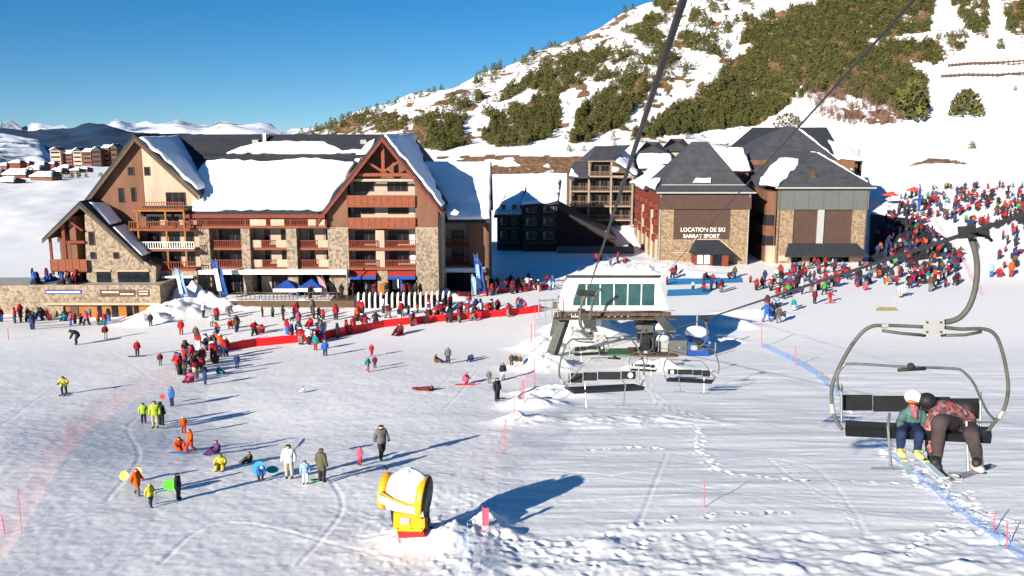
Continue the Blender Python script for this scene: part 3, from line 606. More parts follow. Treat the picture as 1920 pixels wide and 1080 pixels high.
    P('mast', M['steel'], lambda m: m.tube([(-20.6, 109.2, -22.4), (-20.6, 109.2, -16.5)], .09))
    # right wing balconies
    for z in (-15.75, -18.2):
        MB().box(-9.9, -5.78, 119.2, 121.29, z - .2, z).build('floor_slab', M['redwood'], root); railing(root, -9.8, -5.8, z + .003, 119.22)
        window(root, -9.2, -6.6, z + .1, z + 2.0, 121.3, mull=2, curtain=True)
    P('shop_front', M['glass'], lambda m: m.box(-9.6, -5.8, 121.1, 121.29, -22.2, -19.1))
    # left gable windows
    for (px, py, w, h) in [(246, 321, .8, 1.1), (276, 321, .75, 1.1), (228, 366, .75, 1.9), (251, 365, .65, 1.9)]:
        p = at(px, py, F); window(root, p.x - w / 2, p.x + w / 2, p.z - h / 2, p.z + h / 2, F - (.06 if p.x < -46.4 else 0), mull=0)
    window(root, -43.6, -41.1, -9.6, -7.95, F, mull=2)
    # left stepped balconies
    for z, x0, x1 in [(-9.95, -47.0, -40.6), (-12.35, -47.6, -40.0), (-14.9, -46.9, -39.6), (-17.4, -46.9, -39.6)]:
        MB().box(x0, x1, 109.7, F - .07, z - .22, z).build('floor_slab', M['orange'] if z > -10 else M['terracotta'], root)
        railing(root, x0 + .02, x1 - .02, z + .003, 109.72, m=M['terracotta'] if z > -13 else (M['white'] if z > -15 else M['redwood']), gap=.3)
        if z < -10:
            for a, b in [(-46.3, -44.6), (-43.6, -42.2), (-41.6, -40.4)]: window(root, a, b, z + .1, z + 1.9, F - (.06 if a < -46.31 else 0) - (.3 if z < -17.42 else 0), mull=1)
    P('post', M['orange'], lambda m: [m.box(x - .1, x + .1, 109.8, 110.0, -17.4, -9.95) for x in (-46.5, -43.0, -40.7)])
    P('wall', M['stone'], lambda m: m.box(-46.9, -39.5, 109.75, F - .3, -21.5, -17.63), label='stone base under the stepped balconies')
    P('shop_front', M['glass'], lambda m: m.box(-43.4, -40.0, 109.55, 109.74, -21, -18.5)); P('awning', M['snow'], lambda m: m.box(-43.6, -39.8, 109.0, 109.74, -18.4, -18.2))
    # ---- lower left gable
    q = lambda px, py: (xf(px, py, 108), zf(py, 108)); ap = q(155, 376); le = q(85, 446); re = q(274, 486)
    P('wall', M['stone'], lambda m: m.xz([q(158, 384), q(262, 480), q(275, 492), q(292, 500), (xf(292, 540, 108), -19.6), (xf(163, 540, 108), -19.6)], 108, 112), label='stone wall of the low gable')
    P('roof', M['slateD'], lambda m: m.xz([le, ap, re, (re[0], re[1] - .25), (ap[0], ap[1] - .4), (le[0], le[1] - .25)], 107.2, 117.5), label='low slate roof beside the terrace')
    P('barge_board', M['darkwood'], lambda m: m.xz([(le[0], le[1] - .27), (ap[0], ap[1] - .42), (re[0], re[1] - .27), (re[0], re[1] - .6), (ap[0], ap[1] - .85), (le[0], le[1] - .6)], 107.1, 107.19))
    sx = (re[0] - ap[0]); sz = (re[1] - ap[1]); nl = Vector((-sz / sx, 0, 1)).normalized(); ql = lambda t, y: Vector((ap[0] + sx * t, y, ap[1] + sz * t + .02))
    snow_slab(root, [ql(.05, 108.6), ql(.42, 107.9), ql(.42, 111.5), ql(.1, 112.5)], nl, .2, .1, 11); snow_slab(root, [ql(.46, 107.9), ql(.95, 107.6), ql(.95, 110.5), ql(.46, 111.4)], nl, .2, .1, 12)
    for px, py, w, h in [(172, 447, .75, 1.7), (175, 479, .75, .9), (218, 479, .7, .85)]:
        p = at(px, py, 108); window(root, p.x - w / 2, p.x + w / 2, p.z - h / 2, p.z + h / 2, 108, mull=0)
    for a, b in [(182, 208), (222, 280)]:
        P('shop_front', M['glass'], lambda m: m.box(xf(a, 525, 108), xf(b, 525, 108), 107.9, 107.995, -18.95, zf(509, 108))); P('lintel', M['cream'], lambda m: m.box(xf(a, 525, 108) - .1, xf(b, 525, 108) + .1, 107.85, 107.995, zf(509, 108), zf(506, 108)))
    p0 = q(100, 505)
    P('porch_wall', M['brown'], lambda m: m.box(xf(148, 480, 110), xf(160, 480, 110), 108.1, 112, -19.3, -10.6))
    P('porch_post', M['redwood'], lambda m: (m.box(q(97, 480)[0], q(101, 480)[0], 107.6, 107.85, -17.8, -13.1), m.box(q(122, 480)[0], q(128, 480)[0], 107.6, 107.9, -17.8, -11.5), m.bar((q(135, 430)[0], 107.7, q(135, 415)[1]), (q(158, 440)[0], 107.7, q(158, 432)[1]), .22)))
    P('porch_beam', M['redwood'], lambda m: m.box(q(118, 450)[0], q(160, 450)[0], 107.65, 107.95, q(118, 456)[1], q(118, 451)[1]))
    P('porch_ceiling', M['darkwood'], lambda m: m.xz([(q(92, 440)[0], q(92, 444)[1]), q(155, 386), (q(158, 446)[0], q(120, 446)[1])], 111.6, 111.9))
    railing(root, q(99, 500)[0], q(166, 500)[0], zf(508, 107.6), 107.5, h=1.45, m=M['terracotta'], solid=True, name='balcony_front')
    P('porch_floor', M['darkwood'], lambda m: m.box(q(99, 500)[0], q(166, 500)[0], 107.6, 112, zf(510, 107.6), zf(508.5, 107.6)))
    return root
hotel()

def terrace():
    x0, x1 = -90, xf(300, 550, 104); zt = zf(540, 104)
    root = thing('terrace', 'long stone terrace with shop signs above an orange lower wall', 'terrace', (-45, 104, -22.6)); P = lambda n, m, f, **k: part(root, n, m, f, **k)
    P('wall', M['stone'], lambda m: (m.box(x0, x1, 104, 104.4, zf(567, 104), zt + .35), m.box(x0, xf(118, 580, 104), 104.05, 104.4, -23, zf(567, 104)), m.box(x1 - .4, x1, 104.4, 111.5, -23, zt + .35)))
    P('deck', M['greyline'], lambda m: m.box(x0, x1 - .4, 104.4, 111.6, zt - .2, zt))
    P('ledge', M['cream'], lambda m: m.box(xf(85, 568, 104), x1 + .1, 103.6, 103.995, zf(571, 104), zf(566.5, 104)))
    P('lower_wall', M['orange'], lambda m: m.box(xf(118, 580, 104), x1 - .4, 104.3, 104.6, -23, zf(571, 104)))
    for a, b in [(130, 145), (181, 188), (208, 219), (236, 246), (250, 258)]:
        P('door', M['glass'] if a != 130 else M['darkwood'], lambda m: m.box(xf(a, 585, 104), xf(b, 585, 104), 104.2, 104.295, -22.6, zf(574, 104)))
    P('sign_board', M['blue'], lambda m: m.box(xf(86, 547, 104), xf(153, 547, 104), 103.93, 103.995, zf(551, 104), zf(543.5, 104)))
    P('sign_board', M['darkwood'], lambda m: m.box(xf(188, 549, 104), xf(253, 549, 104), 103.93, 103.995, zf(556, 104), zf(543, 104))); P('sign_board', M['darkwood'], lambda m: m.box(xf(258, 549, 104), xf(280, 549, 104), 103.93, 103.995, zf(556, 104), zf(543, 104)))
    P('sign_bar', M['white'], lambda m: m.box(xf(88, 547, 104), xf(151, 547, 104), 103.9, 103.925, zf(549, 104), zf(546, 104)))
    q = random.Random(4)
    def glyphs(m, a, b, y, h):
        x = a
        while x < b:
            w = q.uniform(1.2, 2.6); m.box(xf(x, y, 104), xf(x + w, y, 104), 103.9, 103.925, zf(y + h, 104), zf(y, 104)); x += w + q.uniform(.7, 1.5)
    P('lettering', M['white'], lambda m: (glyphs(m, 192, 222, 546, 3.2), glyphs(m, 226, 250, 550, 2.4), glyphs(m, 261, 278, 545, 2.2), glyphs(m, 261, 278, 550, 2.2)))
    return root
terrace()
def deck():
    root = thing('wooden_deck', 'raised timber deck with rails in front of the hotel shops', 'deck', (-27, 109, -22.6)); P = lambda n, m, f, **k: part(root, n, m, f, **k)
    P('platform', M['darkwood'], lambda m: (m.box(-37.6, -9.4, 107.6, B_ - .02, -23, -21.0),)); 
    P('deck_snow', M['snow'], lambda m: m.box(-37.5, -22.5, 107.7, 111.1, -20.997, -20.9))
    P('step', M['darkwood'], lambda m: [m.box(-37.3, -34.2, 107.25 - .35 * k, 107.595 - .35 * k, -23, -21.3 - .4 * k) for k in range(3)])
    for a, b in [(-34, -31.2), (-31, -26.5), (-25.6, -21.6)]: railing(root, a, b, -20.997, 107.65, h=1.05, m=M['darkwood'], gap=.5)
    for a, b in [(-33.6, -30.5), (-30.2, -27.5)]: railing(root, a, b, -22.7, 106.9, h=1.0, m=M['greyline'], gap=.6)
    return root
B_ = 113.7 - .25
deck()

def letters(body, size, m, parent, x, y, z, width=None, ext=.03, bold=.02):
    cu = bpy.data.curves.new('lettering', 'FONT'); cu.body = body; cu.size = size; cu.extrude = ext; cu.offset = bold; cu.align_x = 'CENTER'; cu.resolution_u = 3
    t = bpy.data.objects.new('lettering', cu); C.objects.link(t); bpy.context.view_layer.update()
    me = bpy.data.meshes.new_from_object(t.evaluated_get(bpy.context.evaluated_depsgraph_get())); C.objects.unlink(t); bpy.data.objects.remove(t)
    o = bpy.data.objects.new('lettering', me); C.objects.link(o); me.materials.clear(); me.materials.append(m); o.parent = parent
    xs = [v.co.x for v in me.vertices]; w = max(xs) - min(xs); k = (width / w) if width else 1
    for v in me.vertices: v.co = Vector((v.co.x * k, -v.co.z, v.co.y))
    o.location = Vector((x, y, z)) - Vector(parent.location); return o

def rental():
    Y = 148.0; x0, x1 = 24.6, 39.7; xr = lambda px: xf(px, 440, Y)
    root = thing('rental_shop', 'stone and brown clad ski rental building with white lettering and pyramid slate roof', 'shop building', (32, Y, -23)); P = lambda n, m, f, **k: part(root, n, m, f, **k)
    ze = zf(360, Y)
    z1 = zf(392, Y); z2 = zf(452, Y)
    P('wall', M['stoneY'], lambda m: (m.box(x0, xf(1263, 430, Y), Y, Y + .5, -23.3, z1), m.box(xf(1369, 430, Y), x1, Y, Y + .5, -23.3, z1), m.box(xf(1263, 430, Y), xf(1369, 430, Y), Y, Y + .5, -23.3, zf(449, Y))))
    P('cladding', M['cladding'], lambda m: (m.box(x0 - .15, x1 + .15, Y - .25, Y + .5, zf(392, Y) + .003, ze - .1), m.box(xf(1263, 430, Y), xf(1369, 430, Y), Y + .1, Y + .5, zf(449, Y), z1)), label='brown vertical boarding')
    P('side_wall', M['stoneY'], lambda m: m.box(x0, x0 + .4, Y + .5, 178, -23.3, zf(440, 150)))
    P('side_wall', M['redwood'], lambda m: (m.box(x0 + .05, x0 + .4, Y + .5, 178, zf(440, 150), -10.9), [m.box(x0 - .5, x0 + .05, Y + 2 + k * 5.6, Y + 4.6 + k * 5.6, z - .1, z + 1.0) for k in range(5) for z in (-19, -16.2, -13.6)]), label='timber loggia side')
    P('side_pier', M['cream'], lambda m: [m.box(x0 - .35, x0, Y + 1.0 + k * 5.4, Y + 1.7 + k * 5.4, -23.3, -14 if k % 2 else -18.6) for k in range(5)])
    P('wall', M['darkwood'], lambda m: (m.box(x1 - .4, x1, Y + .5, 178, -23.3, -10.95), m.box(x0 + .4, x1 - .4, 177.5, 178, -23.3, -11.0)))
    # roof: flared skirt then steep pyramid with a short ridge
    yb = 166; E = [(x0 - .7, Y - .8, ze), (x1 + .7, Y - .8, ze), (x1 + .7, yb, ze), (x0 - .7, yb, ze)]
    zk = zf(347, Y + 1.5); K = [(x0 + .6, Y + 1.4, zk), (x1 - .6, Y + 1.4, zk), (x1 - .6, yb - 2, zk), (x0 + .6, yb - 2, zk)]
    T_ = [(xf(1297, 268, 156), 156, zf(266, 156)), (xf(1327, 268, 156), 156, zf(266, 156)), (xf(1327, 268, 158), 158, zf(266, 156)), (xf(1297, 268, 158), 158, zf(266, 156))]
    def rf(m):
        m.add(E + K + T_, [(0, 1, 5, 4), (1, 2, 6, 5), (2, 3, 7, 6), (3, 0, 4, 7), (4, 5, 9, 8), (5, 6, 10, 9), (6, 7, 11, 10), (7, 4, 8, 11), (8, 9, 10, 11), (3, 2, 1, 0)])
    P('roof', M['slate'], rf); P('gutter', M['greyline'], lambda m: m.box(x0 - .7, x1 + .7, Y - .95, Y - .8, ze - .18, ze + .05))
    P('roof_trim', M['greyline'], lambda m: m.box(x0 + .5, x1 - .5, Y + 1.2, Y + 1.36, zk - .02, zk + .12))
    snow_slab(root, [(xf(1296, 345, 150.5), 149.4, zk + .35), (xf(1330, 345, 150.5), 149.4, zk + .35), (xf(1332, 340, 150.5), 150.0, zk + 1.1), (xf(1303, 340, 150.5), 150.0, zk + 1.1)], (0, -.95, .9), .2, .1, 31)
    # rear roof over the long body, ridge along Y
    zr = -7.0; P('roof', M['slate'], lambda m: m.xz([(x0 - .8, -10.9), (x0 + 5.5, zr), (x1 - 6, zr), (x1 + .5, -10.9)], 160, 179), label='low rear slate roof')
    sp = Vector((-(zr + 10.9) / 6.3, 0, 1)).normalized(); qs = lambda t, y: Vector((x0 - .8 + 6.3 * t, y, -10.9 + (zr + 10.9) * t + .03))
    snow_slab(root, [qs(-.02, 160.5), qs(.9, 166), qs(.95, 178), qs(0, 178.5)], sp, .4, .3, 32)
    ss = Vector((-1, 0, .62)).normalized()
    snow_slab(root, [(x0 - .5, 149.5, ze + .15), (x0 + 1.0, 153, ze + 1.9), (x0 + .9, 157, ze + 1.8), (x0 - .4, 165.5, ze + .2)], Vector((-1.1, 0, 1)), .35, .2, 33)
    snow_slab(root, [(x1 - 5, 160, zr + .05), (x1 - 4.5, 178, zr + .05), (x0 + 7, 178, zr + .05), (x0 + 7, 160, zr + .05)], (0, 0, 1), .3, .2, 34)
    letters('LOCATION DE SKI', 1.0, M['white'], root, xf(1318, 432, Y), Y + .03, zf(434.5, Y), width=xf(1360, 430, Y) - xf(1277, 430, Y), bold=.012)
    letters('SARRAT SPORT', .85, M['white'], root, xf(1315, 446, Y), Y + .03, zf(446, Y), width=xf(1349, 446, Y) - xf(1281, 446, Y), bold=.018)
    P('downpipe', M['greyline'], lambda m: m.tube([(x0 + .15, Y - .35, ze - .2), (x0 + .15, Y - .12, ze - 1.2), (x0 + .15, Y - .12, -23)], .07, 6)); P('downpipe', M['greyline'], lambda m: m.tube([(x1 - .15, Y - .35, ze - .2), (x1 - .15, Y - .12, ze - 1.2), (x1 - .15, Y - .12, -23)], .07, 6))
    P('panel_joint', M['darkwood'], lambda m: [m.box(x0 + (x1 - x0) * k / 16 - .02, x0 + (x1 - x0) * k / 16 + .02, Y - .27, Y - .253, z1 + .02, ze - .12) for k in range(1, 16)])
    P('panel_joint', M['darkwood'], lambda m: [m.box(xf(1263, 430, Y) + (xf(1369, 430, Y) - xf(1263, 430, Y)) * k / 11 - .02, xf(1263, 430, Y) + (xf(1369, 430, Y) - xf(1263, 430, Y)) * k / 11 + .02, Y + .08, Y + .097, zf(449, Y), z1) for k in range(1, 11)])
    # entrance pavilion
    a, b = xf(1303, 480, Y - 3), xf(1366, 480, Y - 3); zt = zf(477, 145)
    P('porch_wall', M['redwood'], lambda m: m.box(a, b, 145, Y - .003, -23.2, zt))
    P('porch_roof', M['slateD'], lambda m: m.add([(a - .4, 144.6, zt), (b + .7, 144.6, zt), (b + 1.2, Y - .3, zt), (a - .6, Y - .3, zt), (a + .6, Y - .01, zt + 2.0), (b - 1.0, Y - .01, zt + 2.0)], [(0, 1, 5, 4), (1, 2, 5), (3, 0, 4), (3, 2, 1, 0), (2, 3, 4, 5)]))
    P('porch_trim', M['cream'], lambda m: (m.bar((a + .5, Y - .06, zt + 2.15), (b - .9, Y - .06, zt + 2.15), .16), m.bar((b - .9, Y - .06, zt + 2.15), (b + 1.4, Y - .06, zt + .2), .16), m.bar((a + .5, Y - .06, zt + 2.15), (a - .5, Y - .06, zt + .3), .16), m.box(a - 3.4, a - .1, Y - .15, Y - .01, zt - .2, zt - .05)))
    P('notice', M['white'], lambda m: [m.box(a + .4 + k * 1.15, a + 1.3 + k * 1.15, 144.9, 144.995, -22.1, -20.4) for k in (0, 1)])
    P('door', M['glass'], lambda m: m.box(a + 2.9, a + 4.4, 144.9, 144.995, -23.1, -20.7)); P('side_pier', M['stone'], lambda m: m.box(a - 3.2, a - .4, Y - .1, Y - .003, zt - .6, zt - .35), label='dark slot beam')
    return root
rental()

def twin():
    Y = 150.0; xa = lambda px, py=430: xf(px, py, Y); z = lambda py: zf(py, Y)
    x0, x1 = xa(1457), xa(1624)
    root = thing('slate_roof_lodge', 'stone lodge with grey upper band, two brown panels and broad slate roof', 'lodge', (52, Y, -23)); P = lambda n, m, f, **k: part(root, n, m, f, **k)
    P('wall', M['stoneY'], lambda m: m.box(x0, xa(1487), Y, Y + .5, -23.2, z(393))); P('wall', M['stoneY'], lambda m: m.box(xa(1597), x1, Y, Y + .5, -23.2, z(393)))
    P('upper_band', M['greyclad'], lambda m: m.box(x0 - .1, x1 + .1, Y - .15, Y + .5, z(393) + .003, z(352)), label='grey clad upper band')
    for a, b in [(1487, 1532), (1544, 1597)]: P('cladding', M['cladding'], lambda m: m.box(xa(a), xa(b), Y + .25, Y + .5, z(470), z(393)))
    P('central_pier', M['greyline'], lambda m: m.box(xa(1532), xa(1544), Y - .05, Y + .5, z(457), z(393)))
    P('awning_roof', M['slateD'], lambda m: m.add([(xa(1463, 472), Y - 2.6, z(476)), (xa(1619, 472), Y - 2.6, z(476)), (xa(1606, 458), Y - .01, z(456)), (xa(1478, 458), Y - .01, z(456)), (xa(1463, 472), Y - 2.6, z(478)), (xa(1619, 472), Y - 2.6, z(478)), (xa(1606), Y - .01, z(470)), (xa(1478), Y - .01, z(470))], [(0, 1, 2, 3), (4, 7, 6, 5), (0, 4, 5, 1), (1, 5, 6, 2), (0, 3, 7, 4), (2, 6, 7, 3)]))
    P('shop_front', M['glass'], lambda m: m.box(xa(1487), xa(1597), Y + 1.5, Y + 1.7, -23, z(470)))
    [P('shop_pillar', M['stoneY'], lambda m: m.box(xa(a), xa(b), Y - .1, Y + .5, -23.2, z(472))) for a, b in [(1508, 1521), (1547, 1560)]]
    [P('shop_sign', M['cream'], lambda m: m.box(xa(a), xa(b), Y - .1, Y - .005, z(489), z(479))) for a, b in [(1462, 1479), (1596, 1614)]]
    P('wall', M['darkwood'], lambda m: (m.box(x1 - .3, x1, Y + .5, 182, -23, -10.4), m.box(x0 + .3, x1 - .3, 181.5, 182, -23, -10.4)))
    # left flank: brown timber with openings
    P('side_wall', M['brown'], lambda m: (m.box(x0 - 1.6, x0, Y + 1.2, 180, -23, -10.6),))
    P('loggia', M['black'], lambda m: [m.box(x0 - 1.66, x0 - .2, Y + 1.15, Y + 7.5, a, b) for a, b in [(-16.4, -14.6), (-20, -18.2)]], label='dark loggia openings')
    P('wall', M['cream'], lambda m: m.box(x0 - 1.5, x0 - .05, Y + .2, Y + 1.15, -23, -19.8))
    ze = z(351)
    tl, tr = at(1476, 285, 158.5), at(1534, 287, 158.5); zt = tl.z
    E = [(x0 - .9, Y - .8, ze), (x1 + .9, Y - .8, ze), (x1 + .9, 175, ze), (x0 - .9, 175, ze)]
    T1 = at(1531, 286, 158.5); T2 = at(1476, 283, 168); Bq = at(1418, 350, 164); T3 = Vector((T1.x, 168, T1.z)); Bb_ = Vector((Bq.x, 175, Bq.z))
    P('roof', M['slate'], lambda m: m.add([E[0], E[1], E[2], E[3], T1, T2, Bq, T3, Bb_], [(0, 1, 4), (1, 2, 7, 4), (4, 7, 5), (0, 4, 5, 6), (2, 3, 7), (7, 3, 8, 5), (6, 5, 8), (0, 6, 8, 3, 2, 1)]))
    P('gutter', M['greyline'], lambda m: m.box(x0 - .9, x1 + .9, Y - .95, Y - .8, ze - .2, ze + .05))
    P('downpipe', M['darkwood'], lambda m: m.tube([(x1 - .2, Y - .3, ze - .2), (x1 - .2, Y - .12, ze - 1), (x1 - .2, Y - .12, -22.8)], .07, 6)); P('downpipe', M['darkwood'], lambda m: m.tube([(x0 + .2, Y - .3, ze - .2), (x0 + .2, Y - .12, ze - 1), (x0 + .2, Y - .12, -22.8)], .07, 6))
    P('panel_joint', M['darkwood'], lambda m: [m.box(x0 + (x1 - x0) * k / 6 - .025, x0 + (x1 - x0) * k / 6 + .025, Y - .17, Y - .153, z(392), z(354)) for k in range(1, 6)] + [m.box(x0, x1, Y - .18, Y - .153, z(355), z(354))])
    pd = at(1521, 330, 152.6); P('dormer', M['darkwood'], lambda m: m.add([(pd.x - .8, 151.6, pd.z - .5), (pd.x + .8, 151.6, pd.z - .5), (pd.x, 151.6, pd.z + .9), (pd.x, 154, pd.z + .9), (pd.x - .8, 153.5, pd.z - .2), (pd.x + .8, 153.5, pd.z - .2)], [(0, 1, 2), (0, 2, 3, 4), (1, 5, 3, 2)]))
    a = Vector(E[0]); N = (T1 - a).cross(T2 - a); N = N if N.z > 0 else -N; f = lambda u, v: onplane(u, v, a, N)
    snow_slab(root, [f(1424, 348), f(1432, 330), f(1446, 312), f(1462, 299), f(1478, 297), f(1499, 300), f(1494, 313), f(1480, 328), f(1459, 350), f(1440, 349)], N, .35, .3, 41)
    K = [None, tuple(T1), tuple(T3)]
    g = lambda t, s: Vector(E[1]).lerp(Vector(K[1]), t).lerp(Vector(E[2]).lerp(Vector(K[2]), t), s)
    snow_slab(root, [g(.12, .03), g(.98, .03), g(.98, .5), g(.1, .5)], Vector((T1.z - ze, 0, x1 + .9 - T1.x)), .3, .2, 42)
    return root
twin()

def simple_house(label, cat, name, x0, x1, y0, y1, zb, ze, zr, wall, roof, axis='x', snow=True, over=.6, win=None, gable_m=None, group=None, seed=0, snowt=.35, hip=0):
    root = thing(name, label, cat, ((x0 + x1) / 2, y0, zb), group)
    part(root, 'wall', wall, lambda m: m.box(x0, x1, y0, y1, zb, ze))
    if axis == 'x':
        ym = (y0 + y1) / 2
        P4 = [(x0 - over, y0 - over, ze), (x1 + over, y0 - over, ze), (x1 + over, y1 + over, ze), (x0 - over, y1 + over, ze), (x0 - over + hip, ym, zr), (x1 + over - hip, ym, zr)]
        part(root, 'roof', roof, lambda m: m.add(P4, [(0, 1, 5, 4), (2, 3, 4, 5), (1, 2, 5), (3, 0, 4), (3, 2, 1, 0)]))
        N = Vector((0, -(zr - ze), ym - y0 + over)); a = [Vector(P4[0]), Vector(P4[1]), Vector(P4[5]), Vector(P4[4])]
    else:
        xm = (x0 + x1) / 2
        P4 = [(x0 - over, y0 - over, ze), (x1 + over, y0 - over, ze), (x1 + over, y1 + over, ze), (x0 - over, y1 + over, ze), (xm, y0 - over + hip, zr), (xm, y1 + over - hip, zr)]
        part(root, 'roof', roof, lambda m: m.add(P4, [(0, 1, 4), (2, 3, 5), (1, 2, 5, 4), (3, 0, 4, 5), (3, 2, 1, 0)]))
        N = Vector((-(zr - ze), 0, xm - x0 + over)); a = [Vector(P4[3]), Vector(P4[0]), Vector(P4[4]), Vector(P4[5])]
    if snow: snow_slab(root, [a[0].lerp(a[2], .03), a[1].lerp(a[3], .03), a[2].lerp(a[0], .04), a[3].lerp(a[1], .04)], N, snowt, .15, seed)
    for w in (win or []): window(root, *w, y0)
    return root

def back_lodge():
    Y = 176.0; z = lambda py: zf(py, Y)
    root = thing('rear_lodge', 'tall dark slate roofed lodge rising behind the brown panelled lodge', 'lodge', (60, Y, -20)); P = lambda n, m, f, **k: part(root, n, m, f, **k)
    a = at(1384, 303, Y); b = at(1470, 237, 186); c = at(1490, 237, 186)
    xl, xr = a.x, at(1640, 320, Y).x
    P('wall', M['brown'], lambda m: m.box(xl + .6, xr - 4, Y, 205, -21, a.z + .3))
    P('roof', M['slate'], lambda m: m.add([(xl - 1, Y - 1, a.z - 1.2), (at(1600, 330, Y).x, Y - 1, a.z - 2.2), (c.x, 186, c.z), (b.x, 186, b.z), (xl - 1, 202, a.z - 1), (at(1600, 330, Y).x, 202, a.z - 2)], [(0, 1, 2, 3), (1, 5, 2), (5, 4, 3, 2), (4, 0, 3), (0, 4, 5, 1)]))
    r0, r1 = at(1411, 239, 197), at(1550, 239, 197)
    P('roof', M['slateD'], lambda m: m.add([(r0.x - 6, 187, -7.5), (r1.x + 1.5, 187, -7.5), (r1.x, 197, r0.z), (r0.x, 197, r0.z), (r1.x + 1.5, 207, -7.5), (r0.x - 6, 207, -7.5)], [(0, 1, 2, 3), (1, 4, 2), (2, 4, 5, 3), (5, 0, 3), (0, 5, 4, 1)]), label='rear ridge roof')
    f = Vector((c.x, 186, c.z)); g = Vector((at(1600, 330, Y).x, Y - 1, a.z - 2.2)); h = Vector((at(1600, 330, Y).x, 202, a.z - 2)); N = (g - f).cross(h - f); N = N if N.z > 0 else -N
    snow_slab(root, [f.lerp(g, .05).lerp(h, .02), f.lerp(g, .95), g.lerp(h, .45), f.lerp(h, .3)], N, .35, .3, 51)
    wing = [at(1545, 270, 190), at(1608, 292, 184)]
    P('wall', M['darkwood'], lambda m: m.box(r1.x - 3, at(1606, 300, 186).x, 183, 200, -19, at(1606, 303, 184).z))
    P('roof', M['slateD'], lambda m: m.add([(r1.x - 3, 182, -6.6), (at(1612, 300, 184).x, 182, -6.9), (at(1590, 285, 190).x, 191, -3.4), (r1.x - 2, 191, -2.5), (at(1612, 300, 184).x, 201, -6.9), (r1.x - 3, 201, -6.6)], [(0, 1, 2, 3), (1, 4, 2), (3, 2, 4, 5), (0, 3, 5), (0, 5, 4, 1)]), label='right wing roof')
    A, Bb, Cc, D = Vector((r1.x - 3, 182, -6.6)), Vector((at(1612, 300, 184).x, 182, -6.9)), Vector((at(1590, 285, 190).x, 191, -3.4)), Vector((r1.x - 2, 191, -2.5))
    snow_slab(root, [A.lerp(Cc, .06), Bb.lerp(D, .05), Cc.lerp(A, .03), D.lerp(Bb, .03)], (Bb - A).cross(Cc - A), .35, .2, 52)
    p = at(1610, 285, 183); P('chimney', M['greyline'], lambda m: m.box(p.x, p.x + .5, 183, 183.5, -9, p.z + .6))
    p = at(1393, 300, Y); P('side_wall', M['orange'], lambda m: m.box(p.x - 1.2, p.x + 5.5, Y - .5, Y - .005, -11.5, a.z - 1.0))
    A = at(1345, 315, 172); r_ = simple_house('low snow covered roof between the two stone lodges', 'lodge', 'low_lodge', at(1344, 310, 172).x, at(1404, 310, 172).x, 172, 184, -20, at(1350, 322, 172).z, at(1350, 277, 180).z, M['brown'], M['slate'], 'x', seed=53)
    return root
back_lodge()
simple_house('small grey pyramid roof peeping over the snow, the left one of the pair', 'house', 'small_house', at(1208, 290, 200).x, at(1250, 290, 200).x, 200, 209, -16, zf(290, 200), zf(266, 205), M['plaster'], M['slate'], 'x', snow=False, hip=4.6, group='small peaked roofs', seed=61)
simple_house('small grey pyramid roof directly beside the rental shop roof', 'house', 'small_house', at(1255, 285, 206).x, at(1296, 285, 206).x, 206, 215, -16, zf(284, 206), zf(260, 211), M['plaster'], M['slate'], 'x', snow=False, hip=4.6, group='small peaked roofs', seed=62)
simple_house('low snow covered roof behind the rental shop', 'house', 'small_house', at(1200, 305, 188).x, at(1262, 305, 188).x, 188, 199, -18, zf(318, 188), zf(288, 194), M['plaster'], M['slate'], 'x', seed=63)

